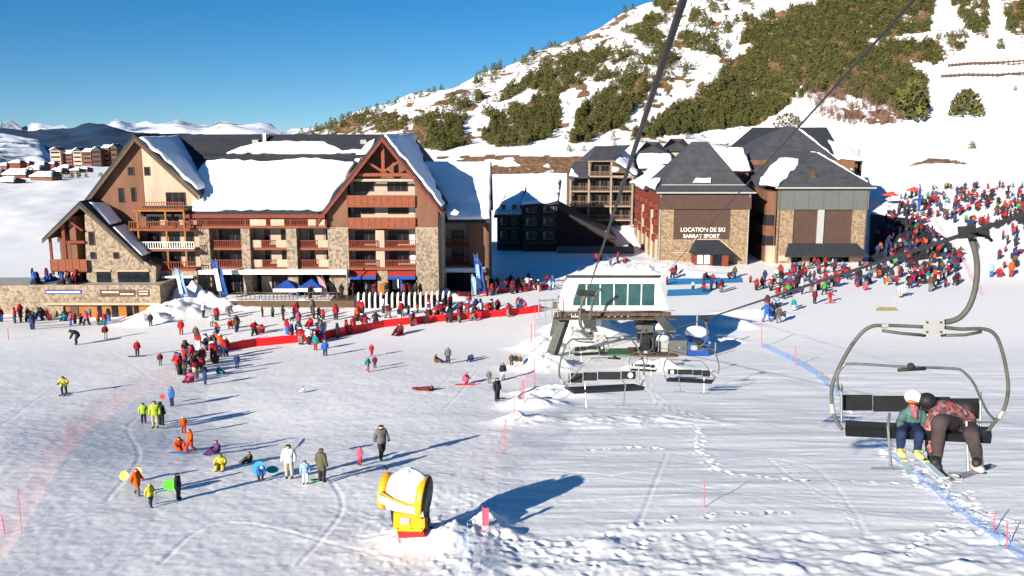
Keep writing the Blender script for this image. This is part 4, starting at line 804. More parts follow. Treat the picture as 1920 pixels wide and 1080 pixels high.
def balcony_block():
    Y = 182.0; X = lambda px, py=380: xf(px, py, Y); z = lambda py: zf(py, Y)
    root = thing('balcony_block', 'weathered timber apartment block with stacked loggias and central tower bay', 'apartment block', (18, Y, -23)); P = lambda n, m, f, **k: part(root, n, m, f, **k)
    wood = mat('weathered_wood', (.24, .15, .095), .85, .2, 2.0); frame = mat('weathered_beam', (.36, .29, .22), .85, .15, 2.0)
    P('wall', M['darkwood'], lambda m: (m.box(X(1070), X(1186), Y + 1.6, Y + 14, -23, z(331)), m.box(X(1104), X(1146), Y + 1.2, Y + 14, z(331), z(302))))
    bays = [(X(1070), X(1102)), (X(1105), X(1143)), (X(1146), X(1184))]
    floors = [z(358), z(386), z(412), z(436), z(462)]
    for i, zz in enumerate(floors):
        MB().box(X(1069), X(1186), Y - .1, Y + 1.59, zz - .25, zz).build('floor_slab', frame, root)
        for a, b in bays:
            railing(root, a + .1, b - .1, zz + .003, Y - .05, h=1.0, m=wood, gap=.35); window(root, a + .3, a + (b - a) * .5, zz + .1, zz + 2.1, Y + 1.6); window(root, a + (b - a) * .58, b - .3, zz + .1, zz + 2.1, Y + 1.6)
    zz = z(330); MB().box(X(1104), X(1146), Y - .3, Y + 1.19, zz - .25, zz).build('floor_slab', frame, root); railing(root, X(1105), X(1145), zz + .003, Y - .25, m=wood); window(root, X(1108), X(1123), zz + .1, zz + 2.1, Y + 1.2); window(root, X(1127), X(1142), zz + .1, zz + 2.1, Y + 1.2)
    P('post', frame, lambda m: [m.box(X(p) - .17, X(p) + .17, Y - .2, Y + .15, -23, z(t)) for p, t in [(1069, 331), (1103.5, 302), (1145, 302), (1185, 331)]])
    P('eave_beam', frame, lambda m: (m.box(X(1066), X(1103) , Y - .35, Y, z(333), z(329)), m.box(X(1147), X(1188), Y - .35, Y, z(333), z(329)), m.box(X(1101), X(1148), Y - .5, Y - .2, z(303), z(299))))
    tz = z(300); P('roof', M['slate'], lambda m: m.add([(X(1100), Y - .8, tz), (X(1150), Y - .8, tz), (X(1150), Y + 15, tz), (X(1100), Y + 15, tz), (X(1122), Y + 6, tz + 2.6), (X(1190), Y + 8, tz + 2.9), (X(1190), Y + 10, tz + 2.6), (X(1122), Y + 10, tz + 2.6)], [(0, 1, 5, 4), (1, 2, 6, 5), (2, 3, 7, 6), (3, 0, 4, 7), (4, 5, 6, 7), (3, 2, 1, 0)]), label='tower roof')
    a, b, c, d = Vector((X(1150), Y - 1.2, z(305))), Vector((X(1194), Y - 1, z(333))), Vector((X(1196), Y + 9, z(300))), Vector((X(1160), Y + 9, z(272)))
    P('roof', M['slate'], lambda m: m.prism([a, b, c, d], (0, 0, -.3)), label='right roof slope'); snow_slab(root, [a.lerp(c, .04), b.lerp(d, .05), c.lerp(a, .04), d.lerp(b, .08)], (b - a).cross(d - a), .4, .3, 71)
    a, b, c, d = Vector((X(1064), Y - .9, z(331))), Vector((X(1102), Y - .9, z(331))), Vector((X(1102), Y + 6, z(303))), Vector((X(1078), Y + 6, z(306)))
    P('roof', M['slate'], lambda m: m.prism([a, b, c, d], (0, 0, -.3)), label='left roof slope'); snow_slab(root, [a.lerp(c, .05), b.lerp(a, .5), d.lerp(a, .45)], (b - a).cross(d - a), .2, .2, 72)
    return root
balcony_block()
def dark_lodge():
    Y = 163.0; X = lambda px, py=420: xf(px, py, Y); z = lambda py: zf(py, Y)
    root = thing('dark_lodge', 'dark timber lodge standing in the shade of the hotel', 'lodge', (4, Y, -23)); P = lambda n, m, f, **k: part(root, n, m, f, **k)
    dk = mat('shade_dark_timber', (.055, .04, .032), .9, .25, 1.2)  # near black colour carries the hotel's shade on these walls
    P('wall', dk, lambda m: (m.box(X(932), X(978), Y, Y + 10, -23.2, z(402)), m.box(X(978), X(1044), Y - 1.2, Y + 10, -23.2, z(378)), m.box(X(1044), X(1158), Y + 3, Y + 12, -23.2, z(451))))  # last box is the added wedge standing in for shade
    zs = [-20.6, -18.1, -15.7]
    for i, zz in enumerate(zs):
        for a, b, y in [(934, 974, Y), (982, 1010, Y - 1.2), (1014, 1042, Y - 1.2)]:
            MB().box(X(a), X(b), y - 1.2, y - .003, zz - .2, zz).build('floor_slab', M['darkwood'], root); railing(root, X(a) + .05, X(b) - .05, zz + .003, y - 1.15, m=M['darkwood'], gap=.4)
            window(root, X(a) + .4, X(a) + 1.4, zz + .5, zz + 1.9, y, frame=M['greyline'], curtain=True); window(root, X(b) - 1.4, X(b) - .5, zz + .5, zz + 1.9, y, frame=M['greyline'])
    for px, zz in [(1060, -20), (1085, -20), (1110, -20.3), (1060, -17.6), (1135, -20.3)]: window(root, X(px), X(px) + 1, zz, zz + 1.3, Y + 3, frame=M['greyline'])  # windows set in the added shade wedge
    def rs(pts, N, seed, label=None):
        P('roof', M['slateD'], lambda m: m.prism(pts, (0, 0, -.35)), label=label); c = sum((Vector(p) for p in pts), Vector()) / len(pts); snow_slab(root, [Vector(p).lerp(c, .04) for p in pts], N, .4, .3, seed)
    a = [Vector((X(926), Y - 1, z(404))), Vector((X(980), Y - 1, z(404))), Vector((X(990), Y + 6, z(352))), Vector((X(950), Y + 6, z(366)))]
    rs(a, (a[1] - a[0]).cross(a[3] - a[0]), 81)
    a = [Vector((X(974), Y - 2, z(386))), Vector((X(1046), Y - 2, z(377))), Vector((X(1056), Y + 7, z(342))), Vector((X(990), Y + 7, z(344)))]
    rs(a, (a[1] - a[0]).cross(a[3] - a[0]), 82)
    P('roof', M['slateD'], lambda m: m.prism([(X(1044), Y + 2, z(392)), (X(1160), Y + 2, z(448)), (X(1160), Y + 13, z(441)), (X(1044), Y + 13, z(382))], (0, 0, -.4)), label='added dark slab falling along the shadow edge')  # added wedge top, its slope follows the shadow edge on the balcony block
    P('wall', dk, lambda m: m.xz([(X(1044), -20.5), (X(1044), z(394)), (X(1158), z(449)), (X(1158), -20.5)], Y + 2.6, Y + 2.99))  # dark wedge face stands in for the shade on the balcony block
    P('parapet', M['greyclad'], lambda m: m.box(X(1045), X(1186), Y - 3, Y - 2.6, -23.2, -21.2)); P('parapet', M['greyclad'], lambda m: m.box(X(1186) - .3, X(1186), Y - 2.6, Y + 3, -23.2, -21.2))
    return root
dark_lodge()
# far village on the left
q = random.Random(12)
vil = [(105, 276, 312, 20), (127, 282, 312, 18), (146, 277, 311, 17), (164, 279, 313, 17), (182, 275, 312, 17), (199, 272, 312, 15), (215, 270, 311, 12), (232, 276, 306, 18)]
names = ['tan block at the left end of the hilltop row', 'pale low block second from the left in the hilltop row', 'pink tinged block third from the left in the hilltop row', 'pale block with dark balconies midway along the hilltop row', 'brown block right of the middle of the hilltop row', 'narrow brown block third from the right in the hilltop row', 'darkest narrow block of the hilltop row', 'block at the right end of the hilltop row by the gable']
for i, (px, t, b, w) in enumerate(vil):
    Y = 905 + q.uniform(-12, 12); x0, x1 = xf(px - w / 2, 300, Y), xf(px + w / 2 - 1, 300, Y); zb, zt = zf(b + 4, Y), zf(t + 6, Y)
    wm = [M['cream'], M['brown'], M['plaster'], M['brown'], M['cladding'], M['brown'], M['darkwood'], M['plaster']][i]
    o = simple_house(names[i], 'apartment block', 'apartment_block', x0, x1, Y, Y + 14, zb, zt, zf(t, Y + 7), wm, M['slate'], 'x' if i % 2 else 'y', group='hilltop apartment blocks', seed=90 + i, snowt=.8)
    for k in range(4):
        z = zb + (zt - zb) * (k + .35) / 4; MB().box(x0 + (x1 - x0) * .08, x1 - (x1 - x0) * .08, Y - .15, Y - .02, z, z + (zt - zb) * .09).build('window_row', M['glass'], o)
chal = [(28, 318, 345, 44, 400), (10, 334, 352, 34, 366), (78, 324, 345, 40, 385), (62, 312, 330, 26, 470), (105, 316, 332, 22, 480), (120, 310, 322, 18, 600), (28, 301, 314, 20, 640), (75, 304, 318, 16, 620), (140, 316, 326, 16, 560), (96, 304, 314, 12, 700), (158, 314, 322, 12, 640), (6, 306, 318, 14, 640), (50, 302, 311, 10, 760), (-12, 318, 338, 26, 430)]
cl = ['maroon chalet with a wide snowy roof at the village left edge', 'dark chalet nearest the slope at the left frame edge', 'brown chalet with long snowy roof beside dark bushes', 'small chalet between bushes above the brown one', 'grey chalet below the hilltop row', 'small chalet directly under the pale blocks', 'tiny snow roofed chalet behind the maroon one', 'tiny far chalet left of the dark trees',
 'small chalet right of the grey one on the slope edge', 'tiny chalet just left of the hilltop row foot', 'tiny chalet under the middle of the hilltop row', 'tiny chalet behind the left edge of the village', 'farthest tiny chalet above the village', 'chalet cut by the left frame edge']
for i, (px, t, b, w, Y) in enumerate(chal):
    p = at(px, b, Y); x0, x1 = xf(px - w / 2, b, Y), xf(px + w / 2, b, Y); zt = zf(t, Y); h = zt - zf(b, Y)
    simple_house(cl[i], 'chalet', 'chalet', x0, x1, Y, Y + 9, zf(b, Y) - 3, zf(b, Y) + h * .62, zt, [M['redwood'], M['darkwood'], M['brown']][i % 3], M['slate'], 'x', group='chalets on the edge of the village', seed=120 + i, snowt=.7, hip=1.5)

# ================================================================== LIFT STATION
def station():
    Y = 80.0; X = lambda px, py=560: xf(px, py, Y); z = lambda py: zf(py, Y)
    root = thing('lift_station', 'white chairlift station cabin with teal windows standing on slanted legs', 'lift station', (X(1150), Y, z(670))); P = lambda n, m, f, **k: part(root, n, m, f, **k)
    bl, br, tl, tr = (X(1047, 583), z(583)), (X(1254, 583), z(583)), (X(1066, 520), z(520)), (X(1233, 520), z(520))
    # shell with an open window band: sill, head, left and right cheeks
    wl, wr, wt, wb = X(1074, 533), X(1229, 533), z(531), z(574)
    D = 7.0; TL = (0, D, -.24 * D)
    sh = lambda m, pts: m.prism([(x, Y, z_) for x, z_ in pts], TL)
    P('shell', M['white'], lambda m: (sh(m, [bl, br, (br[0] + (tr[0] - br[0]) * .14, wb), (bl[0] + (tl[0] - bl[0]) * .14, wb)]),
        sh(m, [(tl[0] + (bl[0] - tl[0]) * .17, wt), (tr[0] + (br[0] - tr[0]) * .17, wt), tr, tl]),
        sh(m, [(bl[0] + (tl[0] - bl[0]) * .14, wb), (wl - .1, wb), (wl + .55, wt), (tl[0] + (bl[0] - tl[0]) * .17, wt)]),
        sh(m, [(wr, wb), (br[0] + (tr[0] - br[0]) * .14, wb), (tr[0] + (br[0] - tr[0]) * .17, wt), (wr - .05, wt)])))
    P('cabin_interior', M['tealglass'], lambda m: m.box(wl - .1, wr + .02, Y + 1.0, Y + 1.2, wb, wt))
    fr = MB(); n = 6
    fr.box(wl - .05, wr + .05, Y + .01, Y + .11, wb - .06, wb + .04); fr.box(wl + .3, wr + .05, Y + .01, Y + .11, wt - .05, wt + .05)
    for k in range(n + 1): xx = wl + (wr - wl) * k / n; fr.box(xx - .05, xx + .05, Y + .02, Y + .1, wb, wt)
    w = fr.build('window_frame', M['white'], root)
    for k in range(n):
        a = wl + (wr - wl) * k / n + .055; b = wl + (wr - wl) * (k + 1) / n - .055
        MB().box(a, b, Y + .05, Y + .08, wb, wt).build('pane', M['tealglass'], w)
    P('roof', M['greyline'], lambda m: m.prism([(tl[0] - .25, Y - .35, tl[1] + .09), (tr[0] + .25, Y - .35, tr[1] + .09), (tr[0] + .1, Y - .35, tr[1] + .24), (tl[0] - .1, Y - .35, tl[1] + .24)], (0, D + .6, -.24 * (D + .6))))
    P('gutter', M['rubber'], lambda m: m.box(tl[0] - .25, tr[0] + .25, Y - .42, Y - .355, tl[1] + .08, tl[1] + .26))
    zb = bl[1]
    P('beam', M['rust'], lambda m: m.box(bl[0] - .3, br[0] + .2, Y - .15, Y + .25, zb - .45, zb - .16)); P('beam', M['rust'], lambda m: m.box(bl[0] - .3, br[0] + .2, Y + 4, Y + 4.4, zb - .6, zb - .005))
    P('beam', M['steelG'], lambda m: m.box(X(1090), X(1110), Y - 6, Y + 8, zb - .62, zb - .46)); P('beam', M['steelG'], lambda m: m.box(X(1228), X(1246), Y - 6, Y + 8, zb - .62, zb - .46))
    P('guide_rail', M['steelG'], lambda m: (m.tube([(X(1095), Y - 6.5, zb - .9), (X(1098), Y - 2, zb - .7), (X(1098), Y + 5, zb - .7)], .13), m.tube([(X(1240), Y - 6.5, zb - .9), (X(1237), Y - 2, zb - .7), (X(1237), Y + 5, zb - .7)], .13)))
    P('sheave', M['rubber'], lambda m: [m.tube([(X(p) - .09, Y - 5.6 + k * 1.1, zb - .85), (X(p) + .09, Y - 5.6 + k * 1.1, zb - .85)], .28, 12) for p in (1100, 1237) for k in range(4)])
    gz = lambda x, y: onground(x, y).z - .4
    for (a, b, wd) in [((X(1063), Y + .5, zb - .3), (X(1030), Y - 1.5, 0), .85), ((X(1222), Y + 1.5, zb - .3), (X(1216), Y + 1.5, 0), 1.0), ((X(1063), Y + 7, zb), (X(1045), Y + 7, 0), .8), ((X(1225), Y + 7, zb), (X(1225), Y + 7, 0), .8)]:
        b = (b[0], b[1], gz(b[0], b[1])); MB().bar(a, b, wd, wd * .75).build('leg', M['steelG'], root)
    P('bullwheel', M['steelG'], lambda m: (m.tube([(X(1168) + 3.2 * math.cos(t * math.pi / 14), Y + 4.2 + 3.2 * math.sin(t * math.pi / 14), zb - .95) for t in range(29)], .12, 6, False), m.bar((X(1168) - 3.2, Y + 4.2, zb - .95), (X(1168) + 3.2, Y + 4.2, zb - .95), .15), m.bar((X(1168), Y + 1, zb - .95), (X(1168), Y + 7.4, zb - .95), .15)))
    P('hanging_panel', M['glass'], lambda m: m.box(X(1208), X(1236), Y + .4, Y + .6, z(608), zb - .46)); P('hanging_panel', M['blue'], lambda m: m.box(X(1187), X(1204), Y + 2, Y + 2.1, z(604), zb - .65))
    P('mast', M['steelG'], lambda m: m.tube([(X(1104), Y - 1.5, zb - .5), (X(1108), Y - 2, z(552)), (X(1121), Y - 2.4, z(533))], .12))
    P('ladder', M['steel'], lambda m: (m.tube([(X(1072), Y - .25, zb - .2), (X(1068), Y - .9, zb - 4.0)], .035), m.tube([(X(1079), Y - .25, zb - .2), (X(1075), Y - .9, zb - 4.0)], .035), [m.bar((X(1072), Y - .25 - .06 * k, zb - .4 - .34 * k), (X(1078), Y - .25 - .06 * k, zb - .4 - .34 * k), .03) for k in range(10)]))
    P('panel_seam', M['greyline'], lambda m: [m.box(X(p) - .012, X(p) + .012, Y - .012, Y + .03, bl[1], wb - .07) for p in (1085, 1120, 1155, 1190, 1222)])
    P('service_catwalk', M['rust'], lambda m: (m.box(bl[0] - .5, br[0] + .5, Y - 1.1, Y - .16, zb - .62, zb - .55), [m.tube([(X(p), Y - 1.05, zb - .55), (X(p), Y - 1.05, zb + .25)], .025, 5) for p in range(1050, 1255, 22)], m.tube([(bl[0] - .4, Y - 1.05, zb + .25), (br[0] + .4, Y - 1.05, zb + .25)], .025, 5)))
    P('drive_tyres', M['rubber'], lambda m: [m.tube([(X(1112) + k * .62, Y + .9, zb - .85), (X(1112) + k * .62, Y + 1.15, zb - .85)], .24, 12) for k in range(8)])
    P('motor_housing', M['greyclad'], lambda m: (m.box(X(1196), X(1212), Y + 1.2, Y + 2.6, zb - 1.5, zb - .65), m.tube([(X(1204), Y + 1.1, zb - 1.75), (X(1204), Y + 2.2, zb - 1.75)], .3, 12)))
    P('warning_plate', M['white'], lambda m: m.box(X(1118), X(1128), Y - .3, Y - .16, z(611), z(596)))
    P('railing', M['steel'], lambda m: (m.tube([(X(1010), Y - 1, z(560)), (X(1045), Y - .5, z(560))], .05), m.tube([(X(1010), Y - 1, z(575)), (X(1045), Y - .5, z(575))], .05), [m.tube([(X(p), Y - .8, z(590)), (X(p), Y - .8, z(556))], .05) for p in (1010, 1022, 1034, 1045)]))
    return root
station()
def booth():
    p = ground(1212, 668); root = thing('loading_platform', 'dark machinery hut with gate posts on the loading platform under the station', 'platform', p); P = lambda n, m, f, **k: part(root, n, m, f, **k)
    x, y, z = p
    P('platform', M['darkwood'], lambda m: m.box(x - 1.4, x + 2.6, y - .6, y + 2.6, z - 1, z + .22)); P('mat', mat('green_matting', (.05, .14, .06), .9, .2, 3), lambda m: m.box(x - 4.2, x - 1.42, y + .2, y + 2.4, z - .6, z + .16))
    P('housing', M['black'], lambda m: m.box(x - .3, x + .9, y + .6, y + 1.6, z + .223, z + 1.9)); P('housing', M['greyline'], lambda m: m.box(x + 1.2, x + 2.1, y + .8, y + 1.7, z + .223, z + 1.3))
    P('housing_snow', M['snow'], lambda m: m.ball((x + 1.6, y + 1.2, z + 1.45), .75, sc=(1, 1, .45)), smooth=True); P('gate_post', M['black'], lambda m: [m.tube([(x - .1 + k * .7, y - .2, z + .2), (x - .1 + k * .7, y - .2, z + 2.6)], .09) for k in range(2)])
    P('gate_arm', M['steelG'], lambda m: m.bar((x - .9, y - .2, z + 2.3), (x + 1.6, y - .2, z + 2.5), .14)); P('sign_disc', M['white'], lambda m: m.tube([(x + 1.35, y + .3, z + 2.6), (x + 1.35, y + .36, z + 2.6)], .55, 18))
    p = ground(1308, 668); x, y, z = p
    root = thing('control_booth', 'blue control booth heaped with snow right of the station', 'booth', p); P = lambda n, m, f, **k: part(root, n, m, f, **k)
    P('body', M['blue'], lambda m: m.box(x - .9, x + 1.0, y, y + 1.6, z - .5, z + 1.9)); P('panel', M['greyclad'], lambda m: m.box(x - 2.6, x - .95, y + .3, y + .6, z, z + 1.4)); P('window_pane', M['tealglass'], lambda m: m.box(x - .6, x + .5, y - .03, y - .003, z + .9, z + 1.6))
    P('roof_snow', M['snow'], lambda m: m.ball((x, y + .8, z + 2.1), 1.15, sc=(1, .9, .5)), smooth=True); P('post', M['steel'], lambda m: m.tube([(x, y + .8, z + 2), (x, y + .8, z + 3.8)], .08)); P('post', M['steel'], lambda m: m.tube([(x + 1.6, y, z - .3), (x + 1.6, y, z + 1.3)], .06))
booth()

# ================================================================== ROPES
def rope(name, pts, r, label, m=None):
    mb = MB().tube(pts, r, 8); o = mb.build(name, m or M['cable'], loc=pts[-1], smooth=True); return tag(o, label, 'cable')
GR = at(1812, 438, 10.6); RF = at(1193, 640, 80)
LF = at(1088, 592, 80); LN = at(1283, -6, 2.15)
rope('haul_rope', [GR + (GR - RF).normalized() * 24, GR, RF], .028, 'dark haul rope climbing to the right with the occupied chair on it')
rope('haul_rope', [LN + (LN - LF).normalized() * 9, LN, LF], .0105, 'thick near rope running down to the left side of the lift station')
A = at(1717, -4, 9.5); Bq = at(1240, 522, 82); rope('track_cable', [A + (A - Bq).normalized() * 25, A, Bq], .017, 'thin diagonal cable crossing the sky side down to the station roof')

# ================================================================== CHAIRS
def cr(P_, n=4):
    q = [P_[0]] + list(P_) + [P_[-1]]; o = []
    for i in range(1, len(q) - 2):
        for k in range(n):
            u = k / n; o.append(.5 * (2 * q[i] + (q[i + 1] - q[i - 1]) * u + (2 * q[i - 1] - 5 * q[i] + 4 * q[i + 1] - q[i + 2]) * u * u + (3 * q[i] - q[i - 1] - 3 * q[i + 1] + q[i + 2]) * u ** 3))
    return o + [P_[-1]]
CY = 10.6
def chair(name, label, mirror=False, empty=True):
    """geometry laid out relative to the grip; one metre per metre"""
    root = thing(name, label, 'chairlift chair', (0, 0, 0), 'four seat chairlift chairs on the ropes')
    s = -1 if mirror else 1
    def q(px, py, dy=0.0):
        p = at(px, py, CY + dy) - GR; return Vector((s * p.x, p.y, p.z))
    P = lambda n, m, f, **k: part(root, n, m, f, local=True, **k)
    P('frame', M['steelG'], lambda m: m.tube(cr([q(1580, 806, -.1), (q(1566, 785, -.05)), q(1560, 755), q(1560, 725), q(1572, 692), q(1592, 655), q(1612, 628), q(1630, 614), q(1655, 610), q(1735, 613)]), .023, 8) and m.tube(cr([q(1765, 613), q(1800, 617), q(1845, 617), q(1866, 628), q(1878, 655), q(1888, 700), q(1890, 735), q(1882, 768), q(1862, 795, -.05), q(1850, 812, -.1)]), .023, 8), smooth=True, label='side frame arches')
    P('frame_joint', M['greyline'], lambda m: (m.tube([q(1562, 775, -.04), q(1559, 757, -.01)], .032, 10))); P('frame_joint', M['greyline'], lambda m: m.tube([q(1880, 772, 0), q(1872, 786, -.03)], .032, 10)); P('frame_joint', M['greyline'], lambda m: m.tube([q(1652, 611), q(1664, 611)], .030, 10))
    P('hub_bolt', M['rubber'], lambda m: m.tube([q(1738, 604, -.1), q(1738, 604, -.13)], .012, 8)); P('hub_bolt', M['rubber'], lambda m: m.tube([q(1764, 604, -.1), q(1764, 604, -.13)], .012, 8)); P('hub_bolt', M['rubber'], lambda m: m.tube([q(1738, 622, -.1), q(1738, 622, -.13)], .012, 8)); P('hub_bolt', M['rubber'], lambda m: m.tube([q(1764, 622, -.1), q(1764, 622, -.13)], .012, 8))
    P('crossbar', M['steelG'], lambda m: (m.tube([q(1655, 620), q(1690, 625), q(1735, 629)], .02), m.tube([q(1765, 629), q(1810, 628), q(1840, 622)], .02)), smooth=True)
    P('hub', M['greyline'], lambda m: m.add([q(1731, 598, -.1), q(1771, 598, -.1), q(1771, 627, -.1), q(1731, 627, -.1), q(1731, 598, .12), q(1771, 598, .12), q(1771, 627, .12), q(1731, 627, .12)], [(0, 1, 2, 3), (7, 6, 5, 4), (0, 4, 5, 1), (1, 5, 6, 2), (2, 6, 7, 3), (3, 7, 4, 0)]))
    P('hanger', M['steelG'], lambda m: m.tube(cr([q(1752, 604), q(1780, 603), q(1800, 595), q(1815, 578), q(1825, 555), q(1831, 525), q(1832, 495), q(1828, 470), q(1822, 452), q(1818, 438)]), .034, 10), smooth=True)
    P('grip', M['rubber'], lambda m: (m.add([q(1795, 425, -.15), q(1830, 422, -.15), q(1832, 446, -.15), q(1797, 448, -.15), q(1795, 425, .2), q(1830, 422, .2), q(1832, 446, .2), q(1797, 448, .2)], [(0, 1, 2, 3), (7, 6, 5, 4), (0, 4, 5, 1), (1, 5, 6, 2), (2, 6, 7, 3), (3, 7, 4, 0)]), m.tube([q(1830, 436), q(1852, 438)], .05)))
    P('grip_lever', M['steelG'], lambda m: (m.tube([q(1830, 432), q(1848, 440), q(1860, 452)], .02), m.tube([q(1828, 448), q(1835, 462), q(1828, 480)], .018)))
    bd = .14
    def pad(m, x0, x1, y0, y1, d0, d1, th):
        a = [q(x0, y0, d0), q(x1, y0, d0), q(x1, y1, d1), q(x0, y1, d1)]; n = (a[1] - a[0]).cross(a[2] - a[0]).normalized() * th; m.prism([p for p in a], n)
    P('seat_back', M['black'], lambda m: (pad(m, 1582, 1636, 741, 770, bd, bd - .03, .05)), label='black padded backrest section'); P('seat_back', M['black'], lambda m: (pad(m, 1640, 1726, 743, 772, bd, bd - .03, .05)), label='black padded backrest section')
    P('seat_back', M['black'], lambda m: (pad(m, 1730, 1782, 745, 776, bd, bd - .03, .05)), label='black padded backrest section'); P('seat_back', M['black'], lambda m: (pad(m, 1785, 1839, 748, 784, bd, bd - .03, .05)), label='black padded backrest section')
    def seat(m, a, b, s0, s1):
        m.add([q(a, 788, .12), q(b, 788 + s1 - s0, .12), q(b + 2, 818 + s1, -.42), q(a - 2, 818 + s0, -.42), q(a, 800, .12), q(b, 800, .12), q(b, 832 + s1, -.38), q(a, 832 + s0, -.38)], [(0, 1, 2, 3), (7, 6, 5, 4), (0, 4, 5, 1), (1, 5, 6, 2), (2, 6, 7, 3), (3, 7, 4, 0)])
    P('seat', M['black'], lambda m: seat(m, 1586, 1858, -14, 0))
    P('safety_bar', M['steel'], lambda m: m.tube(cr([q(1572, 730, -.1), q(1570, 705, -.22), q(1580, 688, -.3), q(1598, 682, -.3), q(1700, 688, -.3), q(1785, 691, -.3), q(1805, 696, -.3), q(1824, 716, -.28), q(1838, 745, -.2), q(1850, 770, -.1), q(1864, 786, 0)]), .016), smooth=True)
    P('bar_handle', M['rubber'], lambda m: (m.tube([q(1684, 694, -.32), q(1735, 691, -.32)], .022), m.ball(q(1708, 687, -.32), .045)), smooth=True)
    P('armrest', M['steel'], lambda m: m.tube([q(1577, 720, .05), q(1578, 790, 0)], .018)); P('armrest', M['steel'], lambda m: m.tube([q(1838, 735, .1), q(1838, 800, 0)], .016)); P('armrest', M['steel'], lambda m: m.tube([q(1782, 790, -.1), q(1866, 792, -.05)], .014))
    if empty: P('badge', M['white'], lambda m: (m.tube([q(1608, 757, .05), q(1608, 757, .04)], .075, 18)))
    P('footrest', M['steel'], lambda m: (m.tube([q(1668, 775, -.3), q(1665, 800, -.45), q(1671, 877, -.5)], .017), m.tube([q(1634, 878, -.5), q(1704, 879, -.5)], .014)))
    P('footrest', M['steel'], lambda m: (m.tube([q(1812, 790, -.3), q(1815, 886, -.5)], .017), m.tube([q(1778, 887, -.5), q(1850, 887, -.5)], .014)))
    return root
def copy_tree(o, parent=None):
    c = o.copy(); C.objects.link(c); c.parent = parent
    for ch in list(o.children): copy_tree(ch, c)
    return c
c0 = chair('chairlift_chair', 'nearest chairlift chair with two riders at right', empty=False); c0.location = GR
cE = chair('chairlift_chair', 'large empty chair right of the station, hanging over the blue edged snow strip'); 
t = lambda Y: RF + (GR - RF) * ((80 - Y) / (80 - CY))
cE.location = t(34.0) 
c2 = copy_tree(cE); c2.location = t(62.0); c2['label'] = 'small far empty chair in front of the loading platform'
u = lambda Y: LF + (LN - LF) * ((80 - Y) / (80 - 2.15))
cL = chair('chairlift_chair', 'largest empty chair with four seats, in front of the station', mirror=True); cL.location = u(22.0)
c4 = copy_tree(cL); c4.location = u(48.0); c4['label'] = 'smaller empty chair seen through the frame of the largest empty chair'

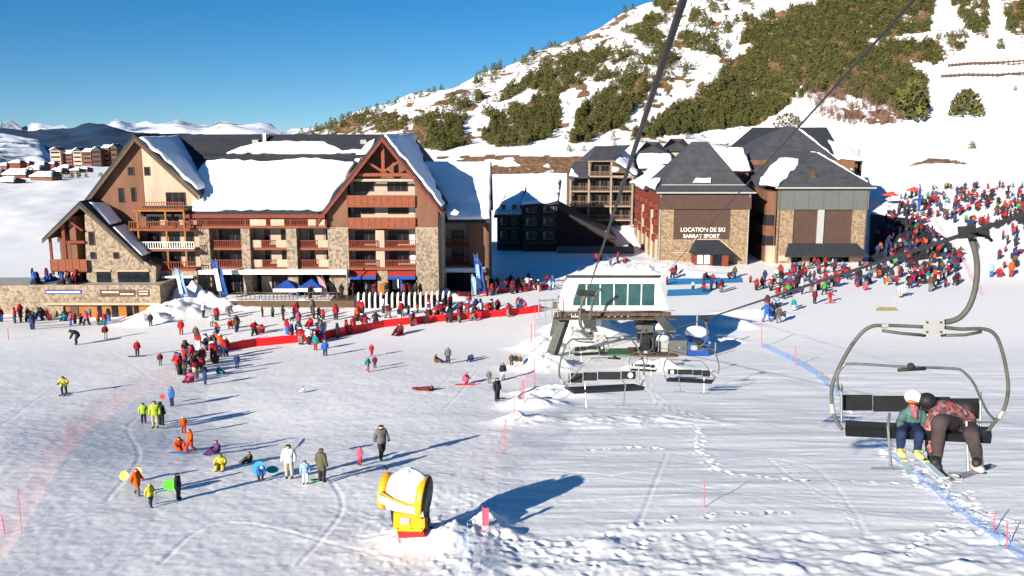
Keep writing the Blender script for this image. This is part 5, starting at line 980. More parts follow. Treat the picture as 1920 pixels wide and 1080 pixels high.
# ================================================================== SNOW CANNON
def cannon():
    b = ground(768, 1004); Yc = b.y; root = thing('snow_cannon', 'yellow snow cannon wrapped in white tarpaulin with a cap of snow', 'snow cannon', b); P = lambda n, m, f, **k: part(root, n, m, f, **k)
    g = lambda px, py, dy=0.0: at(px, py, Yc + dy)
    # drum axis from left rear to right front
    a = g(729, 921, .10); e = g(793, 931, -.06); ax = (e - a).normalized(); up = Vector((0, 0, 1)); side = ax.cross(up).normalized(); up = side.cross(ax).normalized()
    def ring(m, prof, seg=28, sq=1.0):
        vs = []; n = len(prof)
        for t_, r in prof:
            c = a + ax * t_
            for k in range(seg):
                th = 2 * math.pi * k / seg; vs.append(c + (side * math.cos(th) + up * math.sin(th)) * r)
        fs = [(i * seg + k, i * seg + (k + 1) % seg, (i + 1) * seg + (k + 1) % seg, (i + 1) * seg + k) for i in range(n - 1) for k in range(seg)]
        m.add(vs, fs + [tuple(range(seg)), tuple(range((n - 1) * seg, n * seg))])
    Ln = (e - a).length
    P('drum', M['tarp'], lambda m: ring(m, [(-.02, .56), (.05, .60), (Ln * .35, .64), (Ln * .7, .64), (Ln - .1, .66)]), smooth=True, label='drum under white tarpaulin')
    P('intake_ring', M['yellow'], lambda m: ring(m, [(-.27, .48), (-.25, .56), (-.12, .64), (.02, .61)]), smooth=True); P('nozzle_ring', M['yellow'], lambda m: ring(m, [(Ln - .14, .68), (Ln - .11, .72), (Ln + .08, .76), (Ln + .12, .74)]), smooth=True)
    P('fan_opening', M['black'], lambda m: ring(m, [(Ln + .08, .72), (Ln + .16, .70), (Ln + .20, .62), (Ln + .18, .35)]), smooth=True)
    P('rim_band', M['yellow'], lambda m: m.tube([g(712, 922, -.60), g(735, 936, -.66), g(765, 946, -.70), g(792, 950, -.72)], .04))
    tp = [g(708, 926, -.60), g(735, 939, -.68), g(762, 949, -.72), g(792, 953, -.74), g(794, 970, -.70), g(782, 966, -.66), g(750, 956, -.62), g(712, 943, -.55)]
    P('skirt_flap', M['tarp'], lambda m: m.prism(tp, (0, .05, 0)))
    def cap(m):
        c = a + ax * Ln * .58 + up * .46; vs = []; n = 22; r = 12; q_ = random.Random(2)
        for i in range(r + 1):
            for k in range(n):
                th = 2 * math.pi * k / n; ph = math.pi * i / r; w_ = 1 + .07 * math.sin(3 * th + 1) + .05 * mnoise.noise(Vector((th * 2, ph * 2, 1)))
                vs.append(c + ax * .66 * math.sin(ph) * math.cos(th) * w_ + side * .56 * math.sin(ph) * math.sin(th) * w_ + up * (.44 if math.cos(ph) > 0 else .2) * math.cos(ph) * w_)
        m.add(vs, [(i * n + k, (i + 1) * n + k, (i + 1) * n + (k + 1) % n, i * n + (k + 1) % n) for i in range(r) for k in range(n)])
    P('snow_cap', M['snow'], cap, smooth=True)
    P('yoke', M['black'], lambda m: m.prism([g(731, 944, -.15), g(738, 950, -.15), g(794, 968, -.15), g(796, 976, -.15), g(738, 966, -.15), g(734, 976, -.15)], (0, .55, 0)))
    P('yoke', M['black'], lambda m: m.prism([g(730, 945, -.3), g(740, 948, -.3), g(741, 985, -.3), g(736, 985, -.3)], (0, .1, 0)))
    P('control_box', M['yellow'], lambda m: m.prism([g(738, 962, -.45), g(796, 968, -.45), g(797, 988, -.4), g(790, 998, -.4), g(742, 996, -.4), g(737, 988, -.4)], (0.05, .95, 0)))
    P('box_edge', M['black'], lambda m: m.prism([g(797, 968, -.44), g(801, 970, -.44), g(801, 992, -.4), g(798, 994, -.4)], (0, .9, 0)))
    P('foot', M['redp'], lambda m: m.prism([g(744, 997, -.42), g(794, 998, -.42), g(796, 1007, -.42), (g(748, 1009, -.42))], (0, .85, 0)))
    P('side_arm', M['darkwood'], lambda m: m.tube([g(801, 962, 0), g(806, 975, 0), g(803, 990, 0)], .035)); P('crank', M['black'], lambda m: m.tube([g(718, 873, 0), g(727, 880, 0)], .05))
    P('fan_grille', M['steel'], lambda m: ([ring(m, [(Ln + .37, r_), (Ln + .385, r_ + .012)]) for r_ in ()], [m.tube([a + ax * (Ln + .215) + (side * math.cos(t_ * math.pi / 14) + up * math.sin(t_ * math.pi / 14)) * r_ for t_ in range(29)], .008, 5, False) for r_ in (.2, .32, .44, .56)], [m.bar(a + ax * (Ln + .21) - (side * math.cos(t_) + up * math.sin(t_)) * .6, a + ax * (Ln + .21) + (side * math.cos(t_) + up * math.sin(t_)) * .6, .015) for t_ in (0, .785, 1.57, 2.36)]))
    P('water_hose', M['rubber'], lambda m: m.tube([g(799, 985, .2), g(815, 992, .1), g(830, 1004, -.1), g(822, 1014, -.4), g(800, 1018, -.6)], .035, 7), smooth=True)
    P('control_panel', M['greyline'], lambda m: m.prism([g(750, 970, -.47), g(768, 971, -.47), g(768, 984, -.46), g(750, 983, -.46)], (0, .015, 0)))
    for px_ in (745, 772, 790): P('bolt', M['black'], lambda m: m.tube([g(px_, 991, -.44), g(px_, 991, -.41)], .02, 6))
    return root
cannon()

# ================================================================== NETS, BANNERS, POLES, FLAGS
def fence_net(name, pts, h, m, label, cat, posts=None, pm=None, lean=0, th=.02, pr=.03, group=None):
    root = thing(name, label, cat, pts[0], group); mb = MB()
    P3 = []
    for a, b in zip(pts, pts[1:]):
        n = max(1, int((b - a).length / 1.5))
        for k in range(n): p = a.lerp(b, k / n); P3.append(onground(p.x, p.y))
    P3.append(onground(pts[-1].x, pts[-1].y)); q_ = random.Random(len(P3)); top = []
    for p in P3: top.append(p + Vector((q_.uniform(-.06, .06) + lean, q_.uniform(-.08, .08), h * q_.uniform(.86, 1.04))))
    n = len(P3); vs = [p + Vector((0, 0, -.05)) for p in P3] + top
    mb.add(vs, [(i, i + 1, n + i + 1, n + i) for i in range(n - 1)]); mb.build('netting' if 'net' in name else 'banner', m, root)
    for i in range(0, n, posts or 3):
        MB().tube([P3[i] + Vector((0, 0, -.2)), top[i] + Vector((0, 0, .12))], pr, 6).build('post', pm or M['pink'], root)
    return root
G = lambda l: [ground(a, b) for a, b in l]
fence_net('safety_net', G([(330, 712), (260, 745), (170, 800), (120, 860), (80, 930), (40, 1000), (-10, 1075), (-60, 1150)]), 1.5, M['net'], 'long pale pink safety net curving down the left edge of the piste', 'safety net', posts=8, pr=.011)
fence_net('safety_net', G([(1003, 600), (1000, 690), (975, 765), (950, 830), (930, 890)]), 1.4, M['net'], 'pink safety net between the sledging slope and the chairlift line', 'safety net', posts=4, pr=.02)
RB = [(395, 664), (430, 658), (480, 650), (530, 645), (600, 638), (660, 626), (720, 614), (780, 607), (840, 602), (900, 597), (960, 592), (1015, 585)]
fence_net('red_banner_fence', G(RB), .85, M['rednet'], 'long red padded banner fence curving across the snow behind the sledging slope', 'banner fence', posts=5, pm=M['redp'])
fence_net('red_banner_fence', G([(860, 556), (900, 552), (960, 548), (1030, 540)]), .55, M['redp'], 'low dark red fence beside the tall flags', 'banner fence', posts=4, pm=M['redp'], group=None)
fence_net('safety_net', G([(1840, 555), (1800, 480), (1760, 430), (1745, 400)]), 1.1, M['net'], 'short faint pink net climbing the crowded right hand piste', 'safety net', posts=4, pr=.02)
fence_net('safety_net', G([(1640, 835), (1700, 880), (1770, 940), (1850, 1000), (1930, 1060)]), .35, M['bluenet'], 'low blue net trampled in the snow below the occupied chair', 'safety net', posts=6, pm=M['lblue'], pr=.012)
fence_net('safety_net', G([(1425, 648), (1475, 672), (1530, 705), (1570, 740), (1600, 775)]), .5, M['bluenet'], 'low blue net running down from the red poles to the occupied chair', 'safety net', posts=6, pm=M['lblue'], pr=.012)
fence_net('safety_net', G([(878, 1010), (882, 1050), (886, 1090)]), .5, M['bluenet'], 'short blue net at the bottom edge right of the snow cannon', 'safety net', posts=3, pm=M['lblue'], pr=.012)
poles = [(1427, 655, 62, 'pink', 'tall pink marker pole at the edge of the queue'), (1491, 686, 38, 'pink', 'shorter pink marker pole right of the tall one'), (1320, 952, 60, 'pink', 'slim red marker pole on the groomed snow below the footprints'), (997, 660, 56, 'redp', 'tall red pole left of the station legs'), (1003, 727, 60, 'pink', 'pink pole beside the black dressed person'), (983, 755, 45, 'pink', 'pink pole where the net ends'), (1862, 1000, 50, 'pink', 'slim pink pole in the right hand snow rubble'), (1888, 1030, 55, 'pink', 'slim pink pole at the right rubble nearest the frame edge'), (16, 637, 22, 'redp', 'short red pole on the far left snow'), (8, 1000, 40, 'pink', 'pink pole at the lower left corner')]
for px, py, h, m, lab in poles:
    p = ground(px, py); hh = h * p.y / 1650; r = .035 if p.y > 45 else .018
    mb = MB().tube([p + Vector((0, 0, -.3)), p + Vector((rnd.uniform(-.05, .05), 0, hh * .5)), p + Vector((rnd.uniform(-.1, .05), 0, hh))], r, 6); solo(mb, 'marker_pole', M[m], lab, 'marker pole', 'marker poles')
p = ground(906, 992); root = thing('gate_panel', 'dark pink fabric panel on a pole in the cannon shadow', 'gate panel', p)
part(root, 'pole', M['pink'], lambda m: m.tube([p, p + Vector((-.02, 0, .85))], .02)); part(root, 'panel', M['pink'], lambda m: m.box(p.x, p.x + .2, p.y, p.y + .03, p.z + .1, p.z + .78))
def flag(px, pyb, pyt, w, m, label, lean=0, stripe=None):
    p = ground(px, pyb); h = (pyb - pyt) * p.y / 1645; ww = w * p.y / 1645; root = thing('feather_flag', label, 'flag', p, 'tall feather flags outside the hotel')
    part(root, 'pole', M['steel'], lambda k: k.tube([p, p + Vector((-ww * .2, 0, h * .8)), p + Vector((ww * .1 + lean * .6, 0, h))], .05, 6))
    pts = []
    for t_ in range(9):
        t = t_ / 8; z = h * (.1 + .9 * t); l = -ww * .2 + lean * t; pts.append((l, z, ww * (1 - .65 * max(0, t - .7) / .3)))
    def f(k):
        n = len(pts); vs = [p + Vector((a, .04 + .12 * math.sin(z * 1.7), z)) for a, z, w_ in pts] + [p + Vector((a + w_, .04 + .16 * math.sin(z * 1.7 + 1), z - (.25 if z > h * .9 else 0))) for a, z, w_ in pts]
        k.add(vs, [(i, n + i, n + i + 1, i + 1) for i in range(n - 1)]); k.add([v + Vector((0, .03, 0)) for v in vs], [(i, i + 1, n + i + 1, n + i) for i in range(n - 1)])
    part(root, 'cloth', m, f)
    if stripe: part(root, 'print', stripe, lambda k: k.prism([p + Vector((-ww * .05 + lean * .3, -.2, h * .2)), p + Vector((ww * .45 + lean * .3, -.2, h * .2)), p + Vector((ww * .4 + lean * .75, -.2, h * .75)), p + Vector((-ww * .05 + lean * .75, -.2, h * .75))], (0, .02, 0)))
for a in [(284, 562, 487, 9, M['blue'], 'narrow dark blue and white feather flag on the terrace', .0, M['lblue']), (342, 562, 500, 13, M['lblue'], 'pale blue feather flag by the snow heap', -.6, M['white']),
          (414, 560, 483, 17, M['blue'], 'big deep blue feather flag with white print left of the tents', -.8, M['white']), (612, 570, 514, 11, mat('dusty_pink', (.45, .26, .30), .8), 'dusty pink leaning feather flag right of the tents', -1.0, None),
          (899, 556, 474, 14, M['blue'], 'tallest blue and pale feather flag beside the right wing', -.6, M['lblue']), (886, 558, 513, 9, M['lblue'], 'short pale blue feather flag beside the tallest one', 0, None), (1720, 400, 345, 6, M['blue'], 'small blue feather flag by the upper terrace', 0, None)]: flag(*a)
def tent(px0, px1, pyt, pym, pyb, m, label):
    p = ground((px0 + px1) / 2, pyb); s = p.y / 1645; w = (px1 - px0) * s / 2; h = (pyb - pym) * s; ht = (pyb - pyt) * s; root = thing('canopy_tent', label, 'tent', p, 'canopy tents in front of the hotel'); x, y, z = p
    part(root, 'canopy', m, lambda k: k.add([(x - w, y, z + h), (x + w, y, z + h), (x + w, y + 2 * w, z + h), (x - w, y + 2 * w, z + h), (x, y + w, z + ht)], [(0, 1, 4), (1, 2, 4), (2, 3, 4), (3, 0, 4), (3, 2, 1, 0)]))
    part(root, 'valance', M['white'], lambda k: k.box(x - w, x + w, y - .05, y - .01, z + h - .4, z + h + .03))
    for sx, sy in ((-1, 0), (1, 0), (-1, 2), (1, 2)): part(root, 'leg', M['steel'], lambda k: k.tube([(x + sx * (w - .05), y + sy * w * .98 + .03, z), (x + sx * (w - .05), y + sy * w * .98 + .03, z + h)], .045, 6))
tent(513, 558, 527, 541, 573, M['blue'], 'blue canopy tent with white valance, left of the pair'); tent(559, 604, 525, 540, 573, M['blue'], 'blue canopy tent beside the dusty pink flag')
def umbrella(px, py, h, m, label):
    p = ground(px, py); root = thing('parasol', label, 'parasol', p, 'red parasols on the upper terrace'); x, y, z = p
    part(root, 'pole', M['steel'], lambda k: k.tube([(x, y, z), (x, y, z + h)], .06)); part(root, 'canopy', m, lambda k: (k.add([(x + 1.9 * math.cos(a * math.pi / 4), y + 1.9 * math.sin(a * math.pi / 4), z + h - .7) for a in range(8)] + [(x, y, z + h + .1)], [(i, (i + 1) % 8, 8) for i in range(8)])))
om = mat('orange_red_fabric', (.85, .09, .04), .7)
umbrella(1668, 388, 3.2, om, 'orange red parasol standing nearest the grey lodge wall'); umbrella(1712, 386, 4.0, om, 'taller orange red parasol right of the first'); 
# palisade of pale posts in front of the hotel
root = thing('post_barrier', 'row of pale round topped posts with dark gaps before the hotel', 'barrier', ground(755, 574))
y0 = 106.9
for k in range(17):
    px = 672 + k * 10.6; p = onground(xf(px, 573, y0), y0); part(root, 'post', M['white'] if k % 2 else M['tarp'], lambda m: (m.tube([p + Vector((0, 0, -.1)), p + Vector((0, 0, 1.3)), p + Vector((0.05, -.05, 1.8)), p + Vector((.12, -.12, 2.05))], [.17, .15, .14, .07], 7)), smooth=True)
part(root, 'backing', M['black'], lambda m: m.box(xf(664, 573, y0 + .4), xf(846, 573, y0 + .4), y0 + .4, y0 + .5, -22.9, -20.3))
# avalanche fences on the upper slope, right
for pts, lab in [([(1778, 127), (1820, 123), (1870, 122), (1930, 118)], 'upper line of snow fence on the white slope'), ([(1765, 147), (1815, 144), (1870, 145), (1930, 141)], 'lower line of snow fence on the white slope')]:
    P3 = [ground(a, b, ymin=240) for a, b in pts]; root = thing('snow_fence', lab, 'snow fence', P3[0], 'snow fences on the slope')
    for a, b in zip(P3, P3[1:]): part(root, 'rail_panel', M['darkwood'], lambda m: m.bar(a + Vector((0, 0, 1.0)), b + Vector((0, 0, 1.0)), .3, .7))
    for a, b in zip(P3, P3[1:]):
        for k in range(6): part(root, 'stake', M['darkwood'], lambda m: m.bar(a.lerp(b, k / 6) + Vector((0, 0, -.5)), a.lerp(b, k / 6) + Vector((0, 0, 1.8)), .25))
p = ground(1662, 583); root = thing('edge_board', 'yellowish flat board lying on the snow above the occupied chair', 'board', p); part(root, 'panel', mat('tan_board', (.38, .30, .12), .8), lambda m: m.add([p + Vector((a, b, c)) for a, b, c in [(-1.3, -.1, .05), (1.4, .1, .1), (1.3, .7, .35), (-.5, .8, .35), (-1.2, .3, .2)]], [(0, 1, 2, 3, 4)]))
# blue mats before the rental shop
for pts, lab in [([(1252, 535), (1392, 531), (1390, 523), (1252, 524)], 'upper strip of bright blue matting in front of the rental shop'), ([(1250, 556), (1325, 553), (1340, 543), (1252, 546)], 'lower strip of blue matting near the station')]:
    P3 = [ground(a, b) for a, b in pts]; mb = MB(); nn = 14; vs = []
    for j in range(3):
        for i in range(nn + 1):
            p = P3[0].lerp(P3[1], i / nn).lerp(P3[3].lerp(P3[2], i / nn), j / 2); p = onground(p.x, p.y); vs.append(p + Vector((0, 0, .09)))
    mb.add(vs, [(j * (nn + 1) + i, j * (nn + 1) + i + 1, (j + 1) * (nn + 1) + i + 1, (j + 1) * (nn + 1) + i) for j in range(2) for i in range(nn)]); solo(mb, 'blue_matting', M['bluemat'], lab, 'matting')

P3 = [(1628, 497), (1690, 494), (1745, 486), (1792, 474), (1775, 448), (1745, 428), (1700, 410), (1632, 402)]  # added dark sheet standing in for the shade on this crowd's ground
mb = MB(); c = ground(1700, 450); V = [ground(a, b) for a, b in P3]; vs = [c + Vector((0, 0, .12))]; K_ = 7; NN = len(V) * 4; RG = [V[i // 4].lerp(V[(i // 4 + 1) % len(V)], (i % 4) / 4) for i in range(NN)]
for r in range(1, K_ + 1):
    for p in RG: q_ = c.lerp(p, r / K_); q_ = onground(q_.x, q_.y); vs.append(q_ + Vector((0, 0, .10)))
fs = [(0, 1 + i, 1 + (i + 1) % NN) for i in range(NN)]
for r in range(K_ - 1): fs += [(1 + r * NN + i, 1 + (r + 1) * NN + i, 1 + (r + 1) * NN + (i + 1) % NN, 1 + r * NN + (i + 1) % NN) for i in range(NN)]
mb.add(vs, fs); solo(mb, 'crowd_shade_sheet', mat('crowd_shade_sheet', (.035, .038, .055), .9, .3, .5), 'dark sheet painting the shade under the packed crowd right of the grey banded lodge', 'matting')

# ================================================================== TREES
TR = random.Random(21)
def foliage(m, h, w, n, size, r, conic=.6, lift=.08):
    for _ in range(n):
        t = r.random() ** 1.1; z = h * (lift + (1 - lift) * t); rad = w * (1 - t * conic) * (.35 + .65 * r.random() ** .5) * (1 if t < .85 else .5)
        a = r.uniform(0, 6.283); c = Vector((rad * math.cos(a), rad * math.sin(a), z)); s = size * r.uniform(.6, 1.4)
        u_ = Vector((r.uniform(-1, 1), r.uniform(-1, 1), r.uniform(-.2, 1.0))).normalized() * s; v_ = u_.cross(Vector((r.uniform(-1, 1), r.uniform(-1, 1), r.uniform(-1, 1)))).normalized() * s * .55
        m.add([c - u_ * .5 - v_ * .4, c - u_ * .3 + v_ * .5, c + u_ + v_ * .1, c + u_ * .4 - v_ * .5], [(0, 1, 2, 3)])
def tree_kind(seed, h, w, n, size, mt, conic):
    r = random.Random(seed); mb = MB(); foliage(mb, h, w, n, size, r, conic); cr = mb.build('crown', mt, None); me = cr.data; bpy.data.objects.remove(cr)
    mb = MB(); mb.tube([(0, 0, -.6), (.05, 0, h * .4), (0, .05, h * .9)], [.12, .09, .03], 5)
    for k in range(4): a = r.uniform(0, 6.28); mb.tube([(0, 0, h * (.25 + .15 * k)), (w * .6 * math.cos(a), w * .6 * math.sin(a), h * (.4 + .15 * k))], [.05, .02], 4)
    tk = mb.build('trunk', M['bark'], None); mt_ = tk.data; bpy.data.objects.remove(tk); return me, mt_
KINDS = [tree_kind(100 + i, 3.2 + .3 * (i % 3), 1.3 + .2 * (i % 2), 380, .34, M['needles'], .75 if i % 2 else .6) for i in range(5)]
spots = []
def inside(px, py, poly): return bool(poly_in(np.array([float(px)]), np.array([float(py)]), poly)[0])
_PXG, _PYG = [], []
def fill(poly, dens, spacing_px):
    xs = [a for a, b in poly]; ys = [b for a, b in poly]; A = 0; n = len(poly)
    for i in range(n): A += poly[i][0] * poly[(i + 1) % n][1] - poly[(i + 1) % n][0] * poly[i][1]
    cnt = int(abs(A) / 2 * dens / spacing_px); out = []; tries = 0
    while len(out) < cnt and tries < cnt * 8:
        tries += 1; px = TR.uniform(min(xs), max(xs)); py = TR.uniform(min(ys), max(ys))
        if inside(px, py, poly):
            g = float(fbm(np.array([px / 26.0 + py / 40]), np.array([py / 16.0 - px / 60]), 3, 7)[0])
            if dens < .9 and g < -.02 + (0.9 - dens) * .25: continue
            if dens >= .9 and g < -.26: continue
            out.append((px, py))
    return out
cand = []
for poly, d in STANDS: cand += fill(poly, d, 17 if d >= .9 else 30)
crest = [(540, 249), (600, 232), (700, 205), (800, 172), (900, 135), (1000, 98), (1100, 50), (1200, 4)]
for _ in range(150):
    px = TR.uniform(560, 1200); cand.append((px, np.interp(px, [a for a, b in crest], [b for a, b in crest]) + TR.uniform(2, 9)))
for _ in range(60): cand.append((TR.uniform(900, 1300), TR.uniform(120, 285)))
for px, py in cand:
    p = ground(px, py, ymin=200)
    if p is None or p.y < 240 or p.y > 900: continue
    h = TR.choice([.42, .5, .58, .66, .75, .9]) * (1.0 + (p.y - 280) / 500) * (.85 if px < 800 else 1.0); spots.append((h * 3.4 / p.y, p, h, px, py))
for poly, d in STANDS:
    xs = [a for a, b in poly]; ys = [b for a, b in poly]
    for _ in range(int((max(xs) - min(xs)) * (max(ys) - min(ys)) * d / 55)):
        a, b = TR.uniform(min(xs) - 14, max(xs) + 14), TR.uniform(min(ys) - 6, max(ys) + 8)
        if inside(a + TR.uniform(-14, 14), b + TR.uniform(-7, 7), poly):
            p = ground(a, b, ymin=200)
            if p is not None and 262 < p.y < 900: spots.append((.001, p, TR.uniform(.22, .42), a, b))
spots.sort(key=lambda s: -s[0])
def where(px, py):
    if px < 775: return 'in the dark stand above the truss gable ridge'
    if px < 890: return 'in the round stand above the right wing roof'
    if px < 1060: return 'in the olive stand above the brown earth bank'
    if px < 1230: return 'in the stand left of the thick rope'
    if py > 150 and px < 1500: return 'in the wide stand above the rental shop'
    if px > 1740: return 'beside the white slope at upper right'
    return 'in the broad belt across the mountainside'
for i, (sz, p, h, px, py) in enumerate(spots[:296]):
    me, mt_ = KINDS[i % 5]; r_ = bpy.data.objects.new('pine_tree', None); C.objects.link(r_); r_.location = p; r_.scale = (h, h, h); r_.rotation_euler = (0, 0, TR.uniform(0, 6.28)); w_ = where(px, py)
    tag(r_, 'small olive green mountain pine ' + w_, 'pine tree', 'mountain pines ' + w_)
    for nm, d in (('crown', me), ('trunk', mt_)): c = bpy.data.objects.new(nm, d); C.objects.link(c); c.parent = r_
def merged(name, items, protos, m, label):
    V, Fc, off = [], [], 0
    for i, (p, h, a) in enumerate(items):
        v, f = protos[i % len(protos)]; ca, sa = math.cos(a) * h, math.sin(a) * h
        V.append(np.stack([v[:, 0] * ca - v[:, 1] * sa + p.x, v[:, 0] * sa + v[:, 1] * ca + p.y, v[:, 2] * h + p.z], -1)); Fc.append(f + off); off += len(v)
    V = np.concatenate(V); Fc = np.concatenate(Fc); me = bpy.data.meshes.new(name); me.vertices.add(len(V)); me.vertices.foreach_set('co', V.ravel())
    me.loops.add(Fc.size); me.loops.foreach_set('vertex_index', Fc.ravel().astype(np.int32)); me.polygons.add(len(Fc)); me.polygons.foreach_set('loop_start', np.arange(0, Fc.size, 4).astype(np.int32)); me.update(); me.validate()
    me.materials.append(m); o = bpy.data.objects.new(name, me); C.objects.link(o); tag(o, label, kind='stuff'); return o
def proto(seed, h, w, n, size, conic):
    mb = MB(); foliage(mb, h, w, n, size, random.Random(seed), conic, .02); return np.array(mb.v), np.array(mb.f)
merged('mountain_pines', [(s[1], s[2], TR.uniform(0, 6.28)) for s in spots[296:]], [proto(200 + i, 3.2, 1.5, 90, .46, .65 + .1 * (i % 2)) for i in range(7)], M['needles'], 'far mass of small mountain pines covering the hillside')
# bare reddish saplings
tw = []
for _ in range(420):
    px, py = TR.uniform(1495, 1710), TR.uniform(150, 236)
    if inside(px, py, [(1500, 158), (1560, 150), (1640, 170), (1705, 215), (1690, 234), (1600, 236), (1525, 215)]):
        p = ground(px, py, ymin=200)
        if p is not None: tw.append((p, TR.uniform(.7, 1.3), TR.uniform(0, 6.28)))
def twig(seed):
    r = random.Random(seed); mb = MB()
    for _ in range(16):
        a = r.uniform(0, 6.28); b = Vector((r.uniform(-.3, .3), r.uniform(-.3, .3), 0)); e = b + Vector((.5 * math.cos(a), .5 * math.sin(a), r.uniform(1.5, 2.8))); mb.add([b, b + Vector((.05, 0, 0)), e + Vector((.04, 0, 0)), e], [(0, 1, 2, 3)])
    return np.array(mb.v), np.array(mb.f)
merged('bare_saplings', tw, [twig(i) for i in range(4)], M['twigs'], 'reddish bare saplings at the foot of the pine belt')
def bush(px, py, hpx, wpx, label, m, n=260, name='shrub', cat='shrub', group=None, ymin=200):
    p = ground(px, py, ymin=ymin); s = p.y / 1660; h, w = hpx * s, wpx * s / 2; root = thing(name, label, cat, p, group); mb = MB(); foliage(mb, h, w, n, h * .17, random.Random(int(px)), .45, .0); mb.v = [(a + p.x, b + p.y, c + p.z) for a, b, c in mb.v]; mb.build('foliage', m, root)
    part(root, 'stem', M['bark'], lambda k: [k.tube([p + Vector((0, 0, -.3)), p + Vector((math.cos(a) * w * .5, math.sin(a) * w * .5, h * .7))], [.1, .03], 4) for a in (0, 1.3, 2.7, 4.1, 5.3)])
bush(1810, 216, 44, 62, 'large lone rounded bush on the white slope', M['needles'], 420); bush(1705, 222, 62, 62, 'dark dense pine at the right end of the lowest stand', M['needles'], 420, 'pine_tree', 'pine tree')
bush(1875, 92, 18, 16, 'small bush right of the pine belt end near the snow fence', M['needles'], 120); bush(1822, 279, 14, 14, 'small dark bush low on the white slope', M['needles'], 100); bush(1903, 170, 9, 8, 'tiny dark bush at the right edge of the slope', M['needles'], 60)
bush(1477, 238, 24, 60, 'scrubby bush just above the rear lodge roof', M['needles'], 260)
for i, (px, py, h, w, l) in enumerate([(122, 335, 12, 30, 'dark bushes on the slope edge below the grey chalet'), (148, 333, 13, 10, 'little conifer among the far village edge trees, middle one'), (136, 333, 10, 7, 'little conifer left of the middle one by the village'), (162, 332, 8, 8, 'little conifer right of the middle one by the village'), (58, 330, 16, 26, 'dark trees between the maroon and brown chalets'), (190, 332, 8, 14, 'small dark bush nearest the hotel gable on the far slope')]): bush(px, py, h, w, l, M['needles'], 110, group='trees at the village edge')

# ================================================================== PEOPLE
JB = dict(pelvis=((0, 0, .93), .155), spine=((0, 0, 1.13), .16), chest=((0, 0, 1.35), .185), neck=((0, 0, 1.50), .075), head=((0, -.015, 1.60), .10), top=((0, -.01, 1.70), .095),
 sL=((-.19, 0, 1.41), .085), eL=((-.28, .03, 1.15), .068), wL=((-.29, -.06, .93), .052), hL=((-.285, -.09, .84), .055), sR=((.19, 0, 1.41), .085), eR=((.28, .03, 1.15), .068), wR=((.29, -.06, .93), .052), hR=((.285, -.09, .84), .055),
 pL=((-.10, 0, .88), .13), kL=((-.12, -.03, .50), .09), aL=((-.12, .02, .13), .075), tL=((-.13, -.15, .07), .06), pR=((.10, 0, .88), .13), kR=((.12, -.03, .50), .09), aR=((.12, .02, .13), .075), tR=((.13, -.15, .07), .06))
EDG = [('pelvis', 'spine', 't'), ('spine', 'chest', 't'), ('chest', 'neck', 't'), ('neck', 'head', 'h'), ('head', 'top', 'h'), ('chest', 'sL', 't'), ('sL', 'eL', 't'), ('eL', 'wL', 't'), ('wL', 'hL', 'g'), ('chest', 'sR', 't'), ('sR', 'eR', 't'), ('eR', 'wR', 't'), ('wR', 'hR', 'g'),
 ('pelvis', 'pL', 'l'), ('pL', 'kL', 'l'), ('kL', 'aL', 'l'), ('aL', 'tL', 'b'), ('pelvis', 'pR', 'l'), ('pR', 'kR', 'l'), ('kR', 'aR', 'l'), ('aR', 'tR', 'b')]
